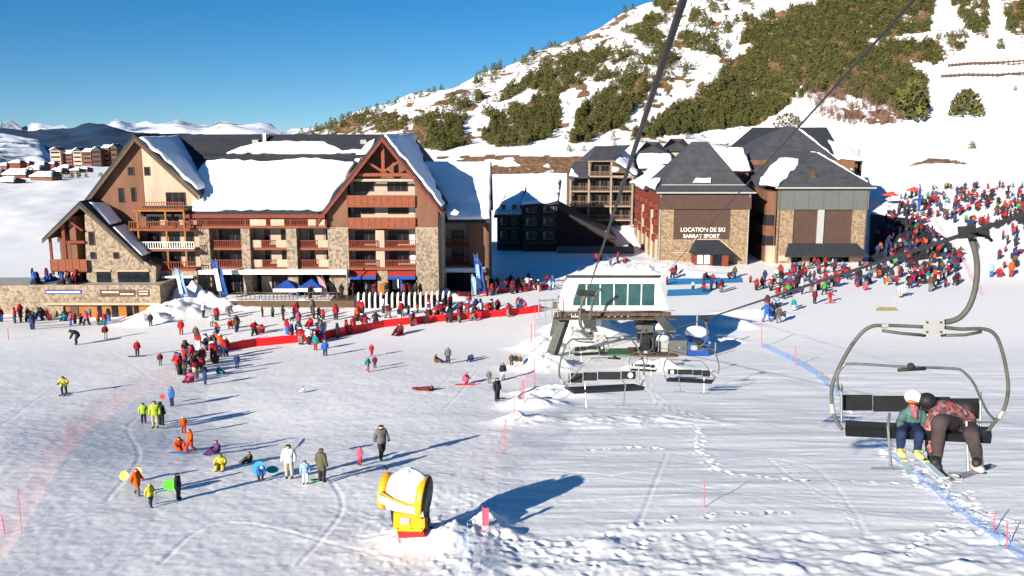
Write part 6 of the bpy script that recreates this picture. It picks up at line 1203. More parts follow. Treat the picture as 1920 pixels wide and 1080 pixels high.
POSES = dict(
 stand={}, 
 walk=dict(kL=(-.11, -.22, .52), aL=(-.12, -.20, .12), tL=(-.12, -.37, .10), kR=(.11, .02, .50), aR=(.12, .33, .20), tR=(.12, .22, .08), eL=(-.27, .12, 1.16), wL=(-.28, .14, .93), hL=(-.28, .12, .85), eR=(.27, -.05, 1.15), wR=(.27, -.24, 1.0), hR=(.26, -.31, .95)),
 ski=dict(pelvis=(0, .12, .82), spine=(0, .05, 1.0), chest=(0, -.06, 1.19), neck=(0, -.13, 1.33), head=(0, -.17, 1.42), top=(0, -.18, 1.52), sL=(-.2, -.06, 1.25), sR=(.2, -.06, 1.25), eL=(-.33, -.12, 1.02), eR=(.33, -.12, 1.02), wL=(-.36, -.34, .98), wR=(.36, -.34, .98), hL=(-.36, -.42, .98), hR=(.36, -.42, .98), pL=(-.12, .1, .78), pR=(.12, .1, .78), kL=(-.15, -.16, .47), kR=(.15, -.16, .47), aL=(-.16, .02, .13), aR=(.16, .02, .13), tL=(-.16, -.15, .07), tR=(.16, -.15, .07)),
 wide=dict(pL=(-.12, 0, .86), pR=(.12, 0, .86), kL=(-.22, -.04, .48), kR=(.22, -.04, .48), aL=(-.32, .02, .12), aR=(.32, .02, .12), tL=(-.36, -.14, .07), tR=(.36, -.14, .07), eL=(-.42, 0, 1.25), wL=(-.55, -.15, 1.15), hL=(-.6, -.2, 1.14), eR=(.4, 0, 1.2), wR=(.5, -.2, 1.05), hR=(.52, -.27, 1.03)),
 wave=dict(eR=(.36, 0, 1.55), wR=(.40, -.03, 1.80), hR=(.40, -.04, 1.89), kL=(-.12, -.08, .5), tL=(-.16, -.17, .07)),
 sit=dict(pelvis=(0, .1, .17), spine=(0, .1, .37), chest=(0, .07, .58), neck=(0, .03, .73), head=(0, 0, .83), top=(0, 0, .93), sL=(-.19, .07, .64), sR=(.19, .07, .64), eL=(-.30, -.05, .42), eR=(.30, -.05, .42), wL=(-.24, -.28, .42), wR=(.24, -.28, .42), hL=(-.22, -.36, .42), hR=(.22, -.36, .42), pL=(-.11, .02, .16), pR=(.11, .02, .16), kL=(-.17, -.38, .36), kR=(.17, -.38, .36), aL=(-.18, -.70, .12), aR=(.18, -.70, .12), tL=(-.18, -.80, .20), tR=(.18, -.80, .20)),
 bend=dict(pelvis=(0, .18, .80), spine=(0, .06, .96), chest=(0, -.14, 1.06), neck=(0, -.28, 1.10), head=(0, -.37, 1.12), top=(0, -.46, 1.16), sL=(-.18, -.16, 1.06), sR=(.18, -.16, 1.06), eL=(-.22, -.28, .82), eR=(.22, -.28, .82), wL=(-.18, -.38, .62), wR=(.18, -.38, .62), hL=(-.16, -.42, .54), hR=(.16, -.42, .54), pL=(-.11, .16, .78), pR=(.11, .16, .78), kL=(-.15, -.05, .46), kR=(.15, -.05, .46)),
 crouch=dict(pelvis=(0, .15, .42), spine=(0, .08, .60), chest=(0, -.05, .78), neck=(0, -.12, .91), head=(0, -.16, 1.0), top=(0, -.17, 1.1), sL=(-.19, -.05, .84), sR=(.19, -.05, .84), eL=(-.28, -.2, .62), eR=(.28, -.2, .62), wL=(-.2, -.4, .55), wR=(.2, -.4, .55), hL=(-.18, -.48, .53), hR=(.18, -.48, .53), pL=(-.12, .1, .4), pR=(.12, .1, .4), kL=(-.18, -.28, .5), kR=(.18, -.28, .5), aL=(-.16, -.08, .12), aR=(.16, -.08, .12), tL=(-.16, -.25, .07), tR=(.16, -.25, .07)),
 lie=dict(pelvis=(0, .0, .16), spine=(0, -.2, .2), chest=(0, -.42, .24), neck=(0, -.57, .30), head=(0, -.66, .34), top=(0, -.74, .40), sL=(-.19, -.45, .24), sR=(.19, -.45, .24), eL=(-.34, -.55, .12), eR=(.34, -.55, .12), wL=(-.25, -.78, .1), wR=(.25, -.78, .1), hL=(-.22, -.86, .1), hR=(.22, -.86, .1), pL=(-.1, .08, .15), pR=(.1, .08, .15), kL=(-.15, .45, .12), kR=(.15, .45, .12), aL=(-.17, .8, .22), aR=(.17, .8, .12), tL=(-.17, .93, .15), tR=(.17, .93, .08)),
)
def seg_d(p, a, b):
    ab = b - a; t = max(0, min(1, (p - a).dot(ab) / max(1e-9, ab.dot(ab)))); return (p - a - ab * t).length
def skin_mesh(joints, edges, sub=1):
    names = list(joints); me = bpy.data.meshes.new('skeleton'); me.from_pydata([joints[n][0] for n in names], [(names.index(a), names.index(b)) for a, b, *_ in edges], [])
    o = bpy.data.objects.new('skeleton', me); C.objects.link(o); md = o.modifiers.new('skin', 'SKIN'); md.use_smooth_shade = True; sv = me.skin_vertices[0].data
    for i, n in enumerate(names): sv[i].radius = (joints[n][1],) * 2; sv[i].use_root = (i == 0)
    if sub: s = o.modifiers.new('sub', 'SUBSURF'); s.levels = sub; s.render_levels = sub
    bpy.context.view_layer.update(); out = bpy.data.meshes.new_from_object(o.evaluated_get(bpy.context.evaluated_depsgraph_get())); bpy.data.objects.remove(o); bpy.data.meshes.remove(me); return out
def body_mesh(pose, sub=1, big=1.0, coat=False):
    J = {k: (tuple(POSES[pose].get(k, v[0])), v[1] * big * (1.32 if k in ('head', 'top') else 1.12)) for k, v in JB.items()}
    me = skin_mesh(J, EDG, sub); hd = Vector(J['head'][0]); tp = Vector(J['top'][0]); upv = (tp - hd).normalized(); cls = []
    for f in me.polygons:
        c = f.center; best = min(EDG, key=lambda e: seg_d(c, Vector(J[e[0]][0]), Vector(J[e[1]][0])) / (J[e[0]][1] + J[e[1]][1]))
        k = best[2]
        if k == 'h': k = 'c' if (c - hd).dot(upv) > (.0 if pose in ('bend', 'lie') else .035) or (pose not in ('bend', 'lie') and (c - hd).y > .01) else 'h'
        if k == 'l' and c.z > Vector(J['pelvis'][0]).z - (.28 if coat else .10): k = 't'
        cls.append({'h': 0, 't': 1, 'l': 2, 'b': 3, 'g': 3, 'c': 4}[k])
    return me, cls
def finish(me, cls, mats):
    me.materials.clear(); 
    for m in mats: me.materials.append(m)
    me.polygons.foreach_set('material_index', cls); me.polygons.foreach_set('use_smooth', [True] * len(me.polygons)); me.update()
HATM = [mat('hat_dark', (.03, .03, .04), .8, .1, 6), mat('hat_red', (.45, .03, .04), .8, .1, 6), mat('hat_white', (.75, .75, .75), .5, .05, 6), mat('hat_blue', (.04, .12, .40), .8, .1, 6)]
HN = ['dark', 'red', 'white', 'blue']
BM = {}
def crowd_mesh(pose, pants, hat):
    k = (pose, pants, hat)
    if k not in BM:
        if pose not in BM: BM[pose] = body_mesh(pose, 0, 1.1)
        me = BM[pose][0].copy(); finish(me, BM[pose][1], [M['skin'], JACKET, PANTS[pants], M['boots'], HATM[hat]]); BM[k] = me
    return BM[k]
NEARB = {}
def near_person(px, py, hpx, pose, jc, pc, hat, rot, label, coat=False, name='person'):
    p = ground(px, py); std = {'sit': .98, 'bend': 1.22, 'crouch': 1.15, 'ski': 1.58, 'lie': .45, 'wave': 1.95}.get(pose, 1.76)
    s = (hpx * p.y / 1620) / std; key = (pose, coat)
    if key not in NEARB: NEARB[key] = body_mesh(pose, 1, 1.0, coat)
    me0, cls = NEARB[key]; me = me0.copy(); finish(me, cls, [M['skin'], PANTS[pc], PANTS[pc], M['boots'], M['skin']])
    o = bpy.data.objects.new(name, me); C.objects.link(o); o.location = p; o.scale = (s,) * 3; o.rotation_euler = (0, 0, rot); tag(o, label, 'person', 'people on the snow')
    for nm, want, m, col, off in (('jacket', (1,), JACKET, JCOL[jc], .022), ('hat', (4,), JACKET, JCOL[hat], .02)):
        bm = bmesh.new(); bm.from_mesh(me0); bm.faces.ensure_lookup_table(); bm.normal_update()
        for v in bm.verts: v.co += v.normal * (off + .016 * mnoise.noise(v.co * 11 + Vector((px, 0, 0))))
        bmesh.ops.delete(bm, geom=[f for i, f in enumerate(bm.faces) if cls[i] not in want], context='FACES')
        bm.verts.ensure_lookup_table(); seen = set(); isl = []
        for v in bm.verts:
            if v in seen: continue
            st = [v]; g = []; seen.add(v)
            while st:
                x_ = st.pop(); g.append(x_)
                for e_ in x_.link_edges:
                    w_ = e_.other_vert(x_)
                    if w_ not in seen: seen.add(w_); st.append(w_)
            isl.append(g)
        isl.sort(key=len)
        if len(isl) > 1: bmesh.ops.delete(bm, geom=[v for g in isl[:-1] for v in g], context='VERTS')
        m2 = bpy.data.meshes.new(nm); bm.to_mesh(m2); bm.free(); m2.materials.append(m); m2.polygons.foreach_set('use_smooth', [True] * len(m2.polygons))
        c = bpy.data.objects.new(nm, m2); C.objects.link(c); c.parent = o; c.color = (*col, 1)
    return o, p, s
PI = math.pi; N_ = near_person
N_(258, 930, 58, 'walk', 'orange', 'grey', 'orange', 1.2, 'orange coated person walking beside a yellow sled at lower left', True)
N_(283, 951, 50, 'walk', 'yellow', 'black', 'yellow', 1.0, 'child in yellow with orange pack striding, lowest of the left group')
N_(335, 938, 58, 'stand', 'black', 'black', 'black', 1.6, 'black clad person standing with a green sled', True)
N_(270, 794, 42, 'stand', 'lime', 'black', 'black', .3, 'person in lime vest and black trousers left of the tall lime one')
N_(292, 803, 56, 'stand', 'lime', 'beige', 'purple', .2, 'tall person in lime green with purple hat')
N_(303, 799, 50, 'stand', 'black', 'black', 'black', 2.8, 'dark figure directly behind the tall lime dressed person')
N_(323, 762, 40, 'stand', 'blue', 'navy', 'navy', -.6, 'person in blue jacket holding a round red sled')
N_(345, 812, 34, 'stand', 'orange', 'red', 'white', .4, 'child in orange with white helmet, uppermost of the orange trio')
N_(358, 850, 50, 'walk', 'orange', 'maroon' if 'maroon' in PANTS else 'red', 'red', -.7, 'adult in bright orange red jacket, right of the orange trio')
N_(337, 846, 30, 'sit', 'orange', 'red', 'brown', .7, 'child in orange sitting on a blue board')
N_(406, 852, 30, 'sit', 'purple', 'grey', 'grey', -.8, 'person in purple grey sitting behind the yellow and green child')
N_(414, 881, 34, 'sit', 'yellow', 'navy', 'green', .2, 'child in yellow with green hat sitting on a sled')
N_(468, 868, 24, 'sit', 'olive', 'black', 'red', -.9, 'child in dark clothes with red hat lying back on the snow')
N_(489, 902, 34, 'bend', 'blue', 'black', 'white', .6, 'child in blue bending over by a big blue sled')
N_(543, 898, 72, 'stand', 'white', 'beige', 'black', .1, 'tall person in white jacket and beige trousers')
N_(573, 908, 50, 'stand', 'light blue', 'white', 'black', .3, 'child in light blue between the white and the dark adults')
N_(604, 906, 72, 'stand', 'olive', 'black', 'olive', 2.6, 'tall adult in long dark coat right of the light blue child', True)
N_(675, 873, 40, 'stand', 'pink', 'red', 'black', -.7, 'child in pink dress like coat left of the walking adult', True)
N_(716, 862, 72, 'walk', 'grey', 'black', 'black', .5, 'adult in dark grey jacket walking above the snow cannon')
N_(932, 753, 48, 'stand', 'black', 'black', 'black', .8, 'person all in black standing left of the pink poles')
N_(943, 712, 34, 'stand', 'black', 'white', 'black', .3, 'person in black top and white trousers above the all black one')
N_(917, 719, 26, 'stand', 'grey', 'grey', 'grey', .1, 'small grey child left of the all black person')
N_(959, 686, 24, 'stand', 'brown', 'black', 'black', .3, 'brown jacketed person, left of the trio by the red pole')
N_(967, 688, 25, 'stand', 'black', 'beige', 'black', -.2, 'black jacketed person in the middle of the trio by the red pole')
N_(975, 689, 24, 'stand', 'brown', 'white', 'black', -.5, 'brown jacketed person with white trousers, right of the trio')
N_(872, 720, 24, 'crouch', 'pink', 'red', 'pink', 1.2, 'skier in pink crouching on skis in mid slope')
N_(840, 682, 33, 'stand', 'grey', 'black', 'grey', .1, 'grey jacketed adult standing over a sitting child')
N_(818, 680, 17, 'sit', 'brown', 'grey', 'brown', 1.3, 'child sitting on the snow beside the grey adult')
N_(883, 677, 16, 'sit', 'navy', 'navy', 'white', -.3, 'child in navy sitting alone right of the grey adult')
N_(795, 733, 11, 'lie', 'maroon', 'black', 'black', 1.3, 'person in maroon lying on the slope')
N_(697, 668, 24, 'walk', 'red', 'red', 'brown', .3, 'child in red above the teal jacketed one')
N_(690, 698, 30, 'walk', 'teal', 'red', 'teal', 1.0, 'child in teal jacket and red trousers')
N_(703, 690, 24, 'stand', 'maroon', 'black', 'red', .2, 'child in maroon just right of the teal jacketed one')
N_(750, 628, 24, 'sit', 'maroon', 'black', 'black', -.5, 'person in maroon sitting on a red sled below the banner fence')
N_(610, 670, 34, 'stand', 'blue', 'navy', 'lime', .2, 'person in bright blue standing below the red banner fence')
N_(592, 657, 32, 'stand', 'teal', 'red', 'grey', -.4, 'person in teal jacket and red trousers at the banner fence')
N_(568, 736, 12, 'sit', 'white', 'white', 'black', -1, 'small child in white sitting alone on the blue shaded snow')
N_(258, 668, 31, 'stand', 'red', 'black', 'maroon', .6, 'person in red alone on the open left snow')
N_(301, 686, 26, 'stand', 'maroon', 'grey', 'maroon', .5, 'person in maroon carrying a dark bag left of the dense group')
N_(121, 739, 37, 'ski', 'yellow', 'black', 'black', .3, 'lone skier in yellow jacket far left')
N_(144, 647, 30, 'bend', 'black', 'black', 'black', -1.2, 'person in black bending with a bag, far left')
N_(198, 636, 28, 'stand', 'maroon', 'beige', 'black', .5, 'person in maroon jacket and yellowish trousers near the snow bank')
N_(283, 612, 26, 'stand', 'black', 'black', 'black', .1, 'slim black figure on the snow bank by the orange wall')
N_(432, 617, 20, 'crouch', 'red', 'red', 'red', .6, 'round red crouching child on the upper snow')
N_(385, 722, 32, 'stand', 'navy', 'navy', 'black', 2.4, 'navy dressed person in front of the dense group')
N_(445, 692, 30, 'stand', 'navy', 'navy', 'navy', .1, 'slim navy person right of the dense group')
N_(340, 628, 30, 'stand', 'red', 'red', 'black', .2, 'person in red and black standing on the upper left snow')
N_(368, 638, 28, 'stand', 'olive', 'navy', 'olive', .2, 'person in dark olive right of the red and black one')
N_(397, 613, 24, 'stand', 'white', 'grey', 'grey', .2, 'person in pale clothes standing alone below the deep blue flag')
N_(1437, 604, 38, 'wide', 'blue', 'blue', 'navy', .2, 'person in bright blue nearest the tall pink pole')
N_(1460, 606, 32, 'walk', 'brown', 'grey', 'black', -.5, 'brown jacketed person right of the bright blue one')
N_(1488, 583, 24, 'stand', 'teal', 'white', 'teal', -.3, 'person in turquoise at the front of the right hand queue')
N_(1527, 570, 28, 'stand', 'maroon', 'black', 'maroon', .3, 'maroon jacketed person standing alone before the crowd')
N_(1545, 553, 26, 'wide', 'green', 'black', 'green', .3, 'person in bright green jacket before the brown panelled lodge')
N_(1556, 567, 22, 'ski', 'red', 'red', 'red', .5, 'skier in red right of the maroon one')
N_(1688, 558, 25, 'bend', 'white', 'beige', 'white', .4, 'pale dressed person bending, nearest on the right hand snow')
N_(1621, 546, 16, 'crouch', 'pink', 'pink' if 'pink' in PANTS else 'red', 'pink', .4, 'tiny pink child in front of the right hand crowd')
N_(1744, 547, 33, 'stand', 'brown', 'grey', 'brown', .1, 'tall brown dressed person at the right edge of the crowd')
N_(1858, 520, 26, 'stand', 'light blue', 'blue', 'light blue', .1, 'light blue figure right of the chair hanger')
N_(1872, 520, 20, 'crouch', 'red', 'maroon' if 'maroon' in PANTS else 'red', 'red', .1, 'red crouching figure between light blue and orange ones')
N_(1895, 520, 32, 'stand', 'orange', 'red', 'brown', .1, 'orange dressed adult near the right frame edge')

# ---- things on the snow beside people
def sled(px, py, r, m, label, sc=(1, .6, .18), tilt=0, name='sled', up=0):
    p = ground(px, py); mb = MB(); n = 16; r *= .62; up *= .8
    ring = [Vector((math.cos(2 * PI * k / n) * sc[0], math.sin(2 * PI * k / n) * sc[1], 0)) * r for k in range(n)]; Rm = Matrix.Rotation(tilt, 3, 'X')
    lo = [Rm @ (v * .7) for v in ring]; hi = [Rm @ (v + Vector((0, 0, r * sc[2]))) for v in ring]; h2 = [Rm @ (v * .92 + Vector((0, 0, r * sc[2]))) for v in ring]; c = Rm @ Vector((0, 0, r * .06))
    b = p + Vector((0, 0, .06 + up)); vs = [b + v for v in lo + hi + h2] + [b + c]; fs = [tuple(range(n - 1, -1, -1))]
    for a in (0, n): fs += [(a + i, a + (i + 1) % n, a + n + (i + 1) % n, a + n + i) for i in range(n)]
    fs += [(2 * n + i, 2 * n + (i + 1) % n, 3 * n) for i in range(n)]; mb.add(vs, fs); return solo(mb, name, m, label, 'sled', 'sleds', smooth=True)
gm = mat('green_plastic', (.10, .60, .03), .4); ym = mat('yellow_plastic', (.85, .75, .05), .4)
sled(322, 922, .55, gm, 'bright green sled beside the black clad person', (1, .7, .2), .9, up=.3); sled(235, 908, .4, ym, 'yellow sled left of the orange coated person', (.8, .8, .2), 1.2, up=.4); sled(262, 905, .3, ym, 'small yellow disc held between the orange and yellow dressed pair', (.8, .8, .2), 1.2, up=.6)
sled(306, 757, .32, M['redp'], 'round red sled held by the person in blue', (.9, .9, .15), 1.4, up=.55); sled(488, 897, .55, M['bluemat'], 'big round blue sled by the bending child', (.95, .95, .15), 1.2, up=.5); sled(512, 893, .45, mat('teal_plastic', (.02, .42, .40), .4), 'teal sled right of the big blue one', (1, .6, .2), .9, up=.3)
sled(335, 852, .75, M['bluemat'], 'long blue board under the orange sitting child', (1.1, .3, .1)); sled(747, 630, .6, M['redp'], 'red sled under the maroon sitting person', (1.3, .5, .15)); sled(414, 884, .5, mat('violet_plastic', (.2, .12, .5), .4), 'violet sled under the yellow child', (1, .6, .15)); sled(939, 749, .5, M['black'], 'dark sled at the feet of the all black person', (1.2, .4, .15)); sled(592, 903, .4, gm, 'dark green sled behind the tall dark coated adult', (1.2, .4, .15)); sled(294, 796, .35, gm, 'green sled held by the tall lime dressed person', (.8, 1.0, .15), 1.3, up=.35)
sled(1448, 592, .35, om, 'orange disc sled behind the bright blue person', (.9, .9, .15), 1.3, up=.4)
def skis(px, py, L, ang, m, label):
    p = ground(px, py); mb = MB(); d = Vector((math.cos(ang), math.sin(ang), 0)); s_ = Vector((-d.y, d.x, 0))
    for k in (-1, 1):
        c = p + s_ * .14 * k; pts = [c - d * L / 2, c + d * L * .4, c + d * L / 2]; pts = [onground(a.x, a.y) + Vector((0, 0, .05 if i < 2 else .16)) for i, a in enumerate(pts)]
        mb.bar(pts[0], pts[1], .1, .03); mb.bar(pts[1], pts[2], .1, .03)
    return solo(mb, 'pair_of_skis', m, label, 'skis', 'skis on the snow')
skis(121, 741, 1.7, -1.3, M['black'], 'skis of the lone yellow skier'); skis(872, 722, 1.5, .1, M['redp'], 'skis of the crouching pink skier'); skis(1556, 569, 1.6, .2, M['redp'], 'skis of the red skier before the crowd'); skis(258, 669, 1.6, .3, M['black'], 'skis of the red person on the open left snow')
p = ground(562, 862); root = thing('snow_shovel', 'dark blue shovel blade held up behind the white jacketed person', 'shovel', p + Vector((0, 0, .5))); part(root, 'blade', mat('navy_plastic', (.02, .05, .16), .5), lambda m: m.bar(p + Vector((0, 0, .75)), p + Vector((.25, .05, 1.0)), .4, .05)); part(root, 'shaft', M['darkwood'], lambda m: m.tube([p + Vector((-.3, 0, .4)), p + Vector((0, 0, .78))], .025))

# ---- crowds: every figure an object of its own
CR = random.Random(77); crowd = []
W_J = ['red'] * 14 + ['maroon'] * 7 + ['black'] * 9 + ['navy'] * 5 + ['blue'] + ['white'] * 3 + ['grey'] * 4 + ['teal'] + ['orange'] * 2 + ['pink'] * 2 + ['brown'] * 4 + ['green', 'light blue', 'purple']
W_P = ['black'] * 6 + ['navy'] * 3 + ['grey'] * 3 + ['red'] + ['beige', 'white', 'blue']
ZONES = [
 ('in the queue before the lodge', [(1425, 528), (1500, 500), (1620, 494), (1700, 488), (1800, 478), (1806, 535), (1740, 545), (1650, 535), (1560, 548), (1480, 560), (1430, 560)], 190),
 ('by the tall pink pole', [(1428, 560), (1480, 556), (1490, 580), (1440, 596)], 9),
 ('in the shaded upper crowd', [(1632, 485), (1650, 420), (1690, 372), (1740, 385), (1750, 440), (1800, 480)], 160),
 ('on the upper right piste', [(1700, 372), (1760, 352), (1925, 348), (1925, 425), (1840, 440), (1790, 425), (1740, 400)], 190),
 ('right of the chair hanger', [(1838, 448), (1925, 420), (1925, 520), (1870, 500)], 20),
 ('beside the dark red fence', [(905, 540), (940, 534), (1050, 530), (1045, 545), (960, 553), (910, 556)], 30),
 ('along the red banner fence', [(480, 642), (600, 628), (720, 600), (840, 588), (1010, 578), (1015, 590), (850, 608), (720, 622), (600, 645), (500, 658)], 52),
 ('in the dense group', [(330, 700), (350, 660), (400, 640), (425, 668), (430, 695), (385, 715), (345, 722)], 34),
 ('before the orange wall', [(-15, 600), (10, 585), (120, 588), (230, 605), (200, 614), (60, 620)], 26),
 ('on the upper snow', [(310, 600), (420, 590), (560, 585), (660, 590), (680, 612), (560, 632), (440, 640), (380, 625)], 24),
 ('before the pale posts', [(660, 590), (850, 578), (900, 572), (860, 588), (700, 605)], 14),
 ('before the rental shop', [(1240, 535), (1260, 515), (1400, 512), (1420, 545), (1360, 552), (1290, 552)], 18),
 ('on the snow mound', [(1110, 490), (1180, 485), (1185, 498), (1125, 500)], 7),
]
for zi, (zn, poly, cnt) in enumerate(ZONES):
    xs = [a for a, b in poly]; ys = [b for a, b in poly]; k = 0; tries = 0
    while k < cnt and tries < 9000:
        tries += 1; px, py = CR.uniform(min(xs), max(xs)), CR.uniform(min(ys), max(ys))
        if not inside(px, py, poly): continue
        p = ground(px, py)
        if p is None or any((c['p'] - p).length < (.36 if cnt > 100 else .42 if cnt > 30 else .6) for c in crowd): continue
        child = CR.random() < .28; pose = CR.choices(['stand', 'walk', 'wide', 'ski', 'wave', 'bend', 'sit', 'crouch'], [10, 5, 3, 2, 1, 1, 1 if zn != 'in the dense group' else 3, .6])[0]
        crowd.append(dict(p=p, px=px, py=py, z=zn, j=CR.choice(W_J), t=CR.choice(W_P), hat=CR.choices([0, 1, 2, 3], [6, 2, 2, 1])[0], pose=pose, s=CR.uniform(.62, .8) if child else CR.uniform(.92, 1.06), rot=CR.uniform(-PI, PI), child=child)); k += 1
tz = zf(540, 104) + .01
for k in range(22):
    px = CR.uniform(62, 150); Y = CR.uniform(105.5, 110.5); crowd.append(dict(p=Vector((xf(px, 530, Y), Y, tz)), px=px, py=525, z='on the hotel terrace', j=CR.choice(['black', 'navy', 'maroon', 'grey', 'blue', 'red']), t='black', hat=CR.choice([0, 0, 1, 3]), pose=CR.choice(['stand', 'sit', 'stand']), s=CR.uniform(.9, 1.0), rot=CR.uniform(-PI, PI), child=False))
for k in range(16):
    px = CR.uniform(490, 800); Y = CR.uniform(108.5, 112.5); crowd.append(dict(p=Vector((xf(px, 550, Y), Y, -20.99)), px=px, py=550, z='on the timber deck', j=CR.choice(['black', 'navy', 'maroon', 'grey', 'red', 'brown']), t='black', hat=CR.choice([0, 0, 1]), pose=CR.choice(['stand', 'walk', 'stand']), s=CR.uniform(.9, 1.0), rot=CR.uniform(-PI, PI), child=False))
crowd.sort(key=lambda c: c['p'].y / c['s']); NI = 298 - 62; ind = crowd[:NI]; rest = crowd[NI:]
for c in crowd:
    if c['z'] == 'in the shaded upper crowd' and CR.random() < .3: c['j'] = CR.choice(['black', 'navy', 'black', 'grey'])  # some jackets swapped to dark ones to stand for this crowd's shade
PW = dict(stand='standing', walk='walking', wide='stepping', ski='skiing', wave='waving', bend='bending', sit='sitting', crouch='crouching')
ORD = ['leftmost', 'second from left', 'third from left', 'fourth from left', 'fifth from left', 'sixth from left', 'seventh from left']
by = {}
for c in ind:
    c['lab'] = f"{'child' if c['child'] else 'adult'} {PW[c['pose']]}, {c['j']} jacket, {c['t']} trousers, {HN[c['hat']]} hat {c['z']}"; by.setdefault(c['lab'], []).append(c)
for lab, L_ in by.items():
    if len(L_) > 1:
        L_.sort(key=lambda c: c['px'])
        for i, c in enumerate(L_): c['lab'] = lab + ', ' + ORD[i]
for c in ind:
    if len(c['lab'].split()) > 16: c['lab'] = c['lab'].replace(' ' + PW[c['pose']] + ',', '')
for c in ind:
    o = bpy.data.objects.new('person', crowd_mesh(c['pose'], c['t'], c['hat'])); C.objects.link(o); o.location = c['p']; o.scale = (c['s'],) * 3; o.rotation_euler = (0, 0, c['rot']); o.color = (*JCOL[c['j']], 1)
    tag(o, c['lab'], 'person', 'people ' + c['z'])
# the rest of the distant crowd as one mass, coloured by material slot
def crowd_mass():
    cols = sorted(set(c['j'] for c in rest)); mats = [M['skin'], M['boots'], HATM[0], PANTS['black'], PANTS['navy']] + [mat('jacket_' + c, JCOL[c], .8, .1, 5) for c in cols]
    V, F_, MI = [], [], []; off = 0; slot = {}
    for c in rest:
        me, cls = BM.get(c['pose']) or (crowd_mesh(c['pose'], 'black', 0) and BM[c['pose']]); co = np.zeros(len(me.vertices) * 3); me.vertices.foreach_get('co', co); co = co.reshape(-1, 3) * c['s']
        ca, sa = math.cos(c['rot']), math.sin(c['rot']); V.append(np.stack([co[:, 0] * ca - co[:, 1] * sa + c['p'].x, co[:, 0] * sa + co[:, 1] * ca + c['p'].y, co[:, 2] + c['p'].z], -1))
        for f, k in zip(me.polygons, cls): F_.append([i + off for i in f.vertices]); MI.append({0: 0, 1: 5 + cols.index(c['j']), 2: 3 if c['t'] != 'navy' else 4, 3: 1, 4: 2}[k])
        off += len(co)
    me = bpy.data.meshes.new('distant_crowd'); me.from_pydata(np.concatenate(V).tolist(), [], F_)
    for m in mats: me.materials.append(m)
    me.polygons.foreach_set('material_index', MI); me.update(); o = bpy.data.objects.new('distant_crowd', me); C.objects.link(o); tag(o, 'farthest mass of skiers spread over the upper right piste', kind='stuff')
crowd_mass()

# ---- the two riders on the near chair
JP = bpy.data.materials.new('patterned_red_fabric'); JP.use_nodes = True; nt = JP.node_tree; b_ = nt.nodes['Principled BSDF']; b_.inputs['Roughness'].default_value = .8
tc = _n(nt, 'ShaderNodeTexCoord'); vv = _n(nt, 'ShaderNodeTexVoronoi', i_Scale=26.0); nt.links.new(tc.outputs['Object'], vv.inputs['Vector']); sp = _n(nt, 'ShaderNodeSeparateColor'); nt.links.new(vv.outputs['Color'], sp.inputs[0]); rp = _n(nt, 'ShaderNodeValToRGB'); rp.color_ramp.interpolation = 'CONSTANT'; nt.links.new(sp.outputs[0], rp.inputs[0])
e = rp.color_ramp.elements; e[0].color = (.07, .04, .045, 1); e[1].position = .3; e[1].color = (.34, .05, .04, 1); e2 = e.new(.62); e2.color = (.27, .14, .14, 1); e3 = e.new(.85); e3.color = (.16, .14, .15, 1); nt.links.new(rp.outputs[0], b_.inputs['Base Color'])
def hand(J, E, w, base, d, curl, s, side):
    d = Vector(d).normalized(); curl = Vector(curl).normalized(); sd = d.cross(curl).normalized() * side; b = Vector(base)
    for k in range(4):
        L = (.030, .034, .032, .026)[k] * s; r0 = b + sd * (k - 1.5) * .020 * s; n1, n2, n3 = f'{w}f{k}a', f'{w}f{k}b', f'{w}f{k}c'
        J[n1] = (r0 + d * .045 * s, .0105 * s); J[n2] = (r0 + d * (.045 * s + L) + curl * .008 * s, .0095 * s); J[n3] = (r0 + d * (.045 * s + L * 1.3) + curl * .035 * s, .0085 * s); E += [(w, n1, 'g'), (n1, n2, 'g'), (n2, n3, 'g')]
    J[w + 'ta'] = (b - sd * .040 * s + d * .015 * s + curl * .01 * s, .011 * s); J[w + 'tb'] = (b - sd * .052 * s + d * .04 * s + curl * .03 * s, .0095 * s); E += [(w, w + 'ta', 'g'), (w + 'ta', w + 'tb', 'g')]
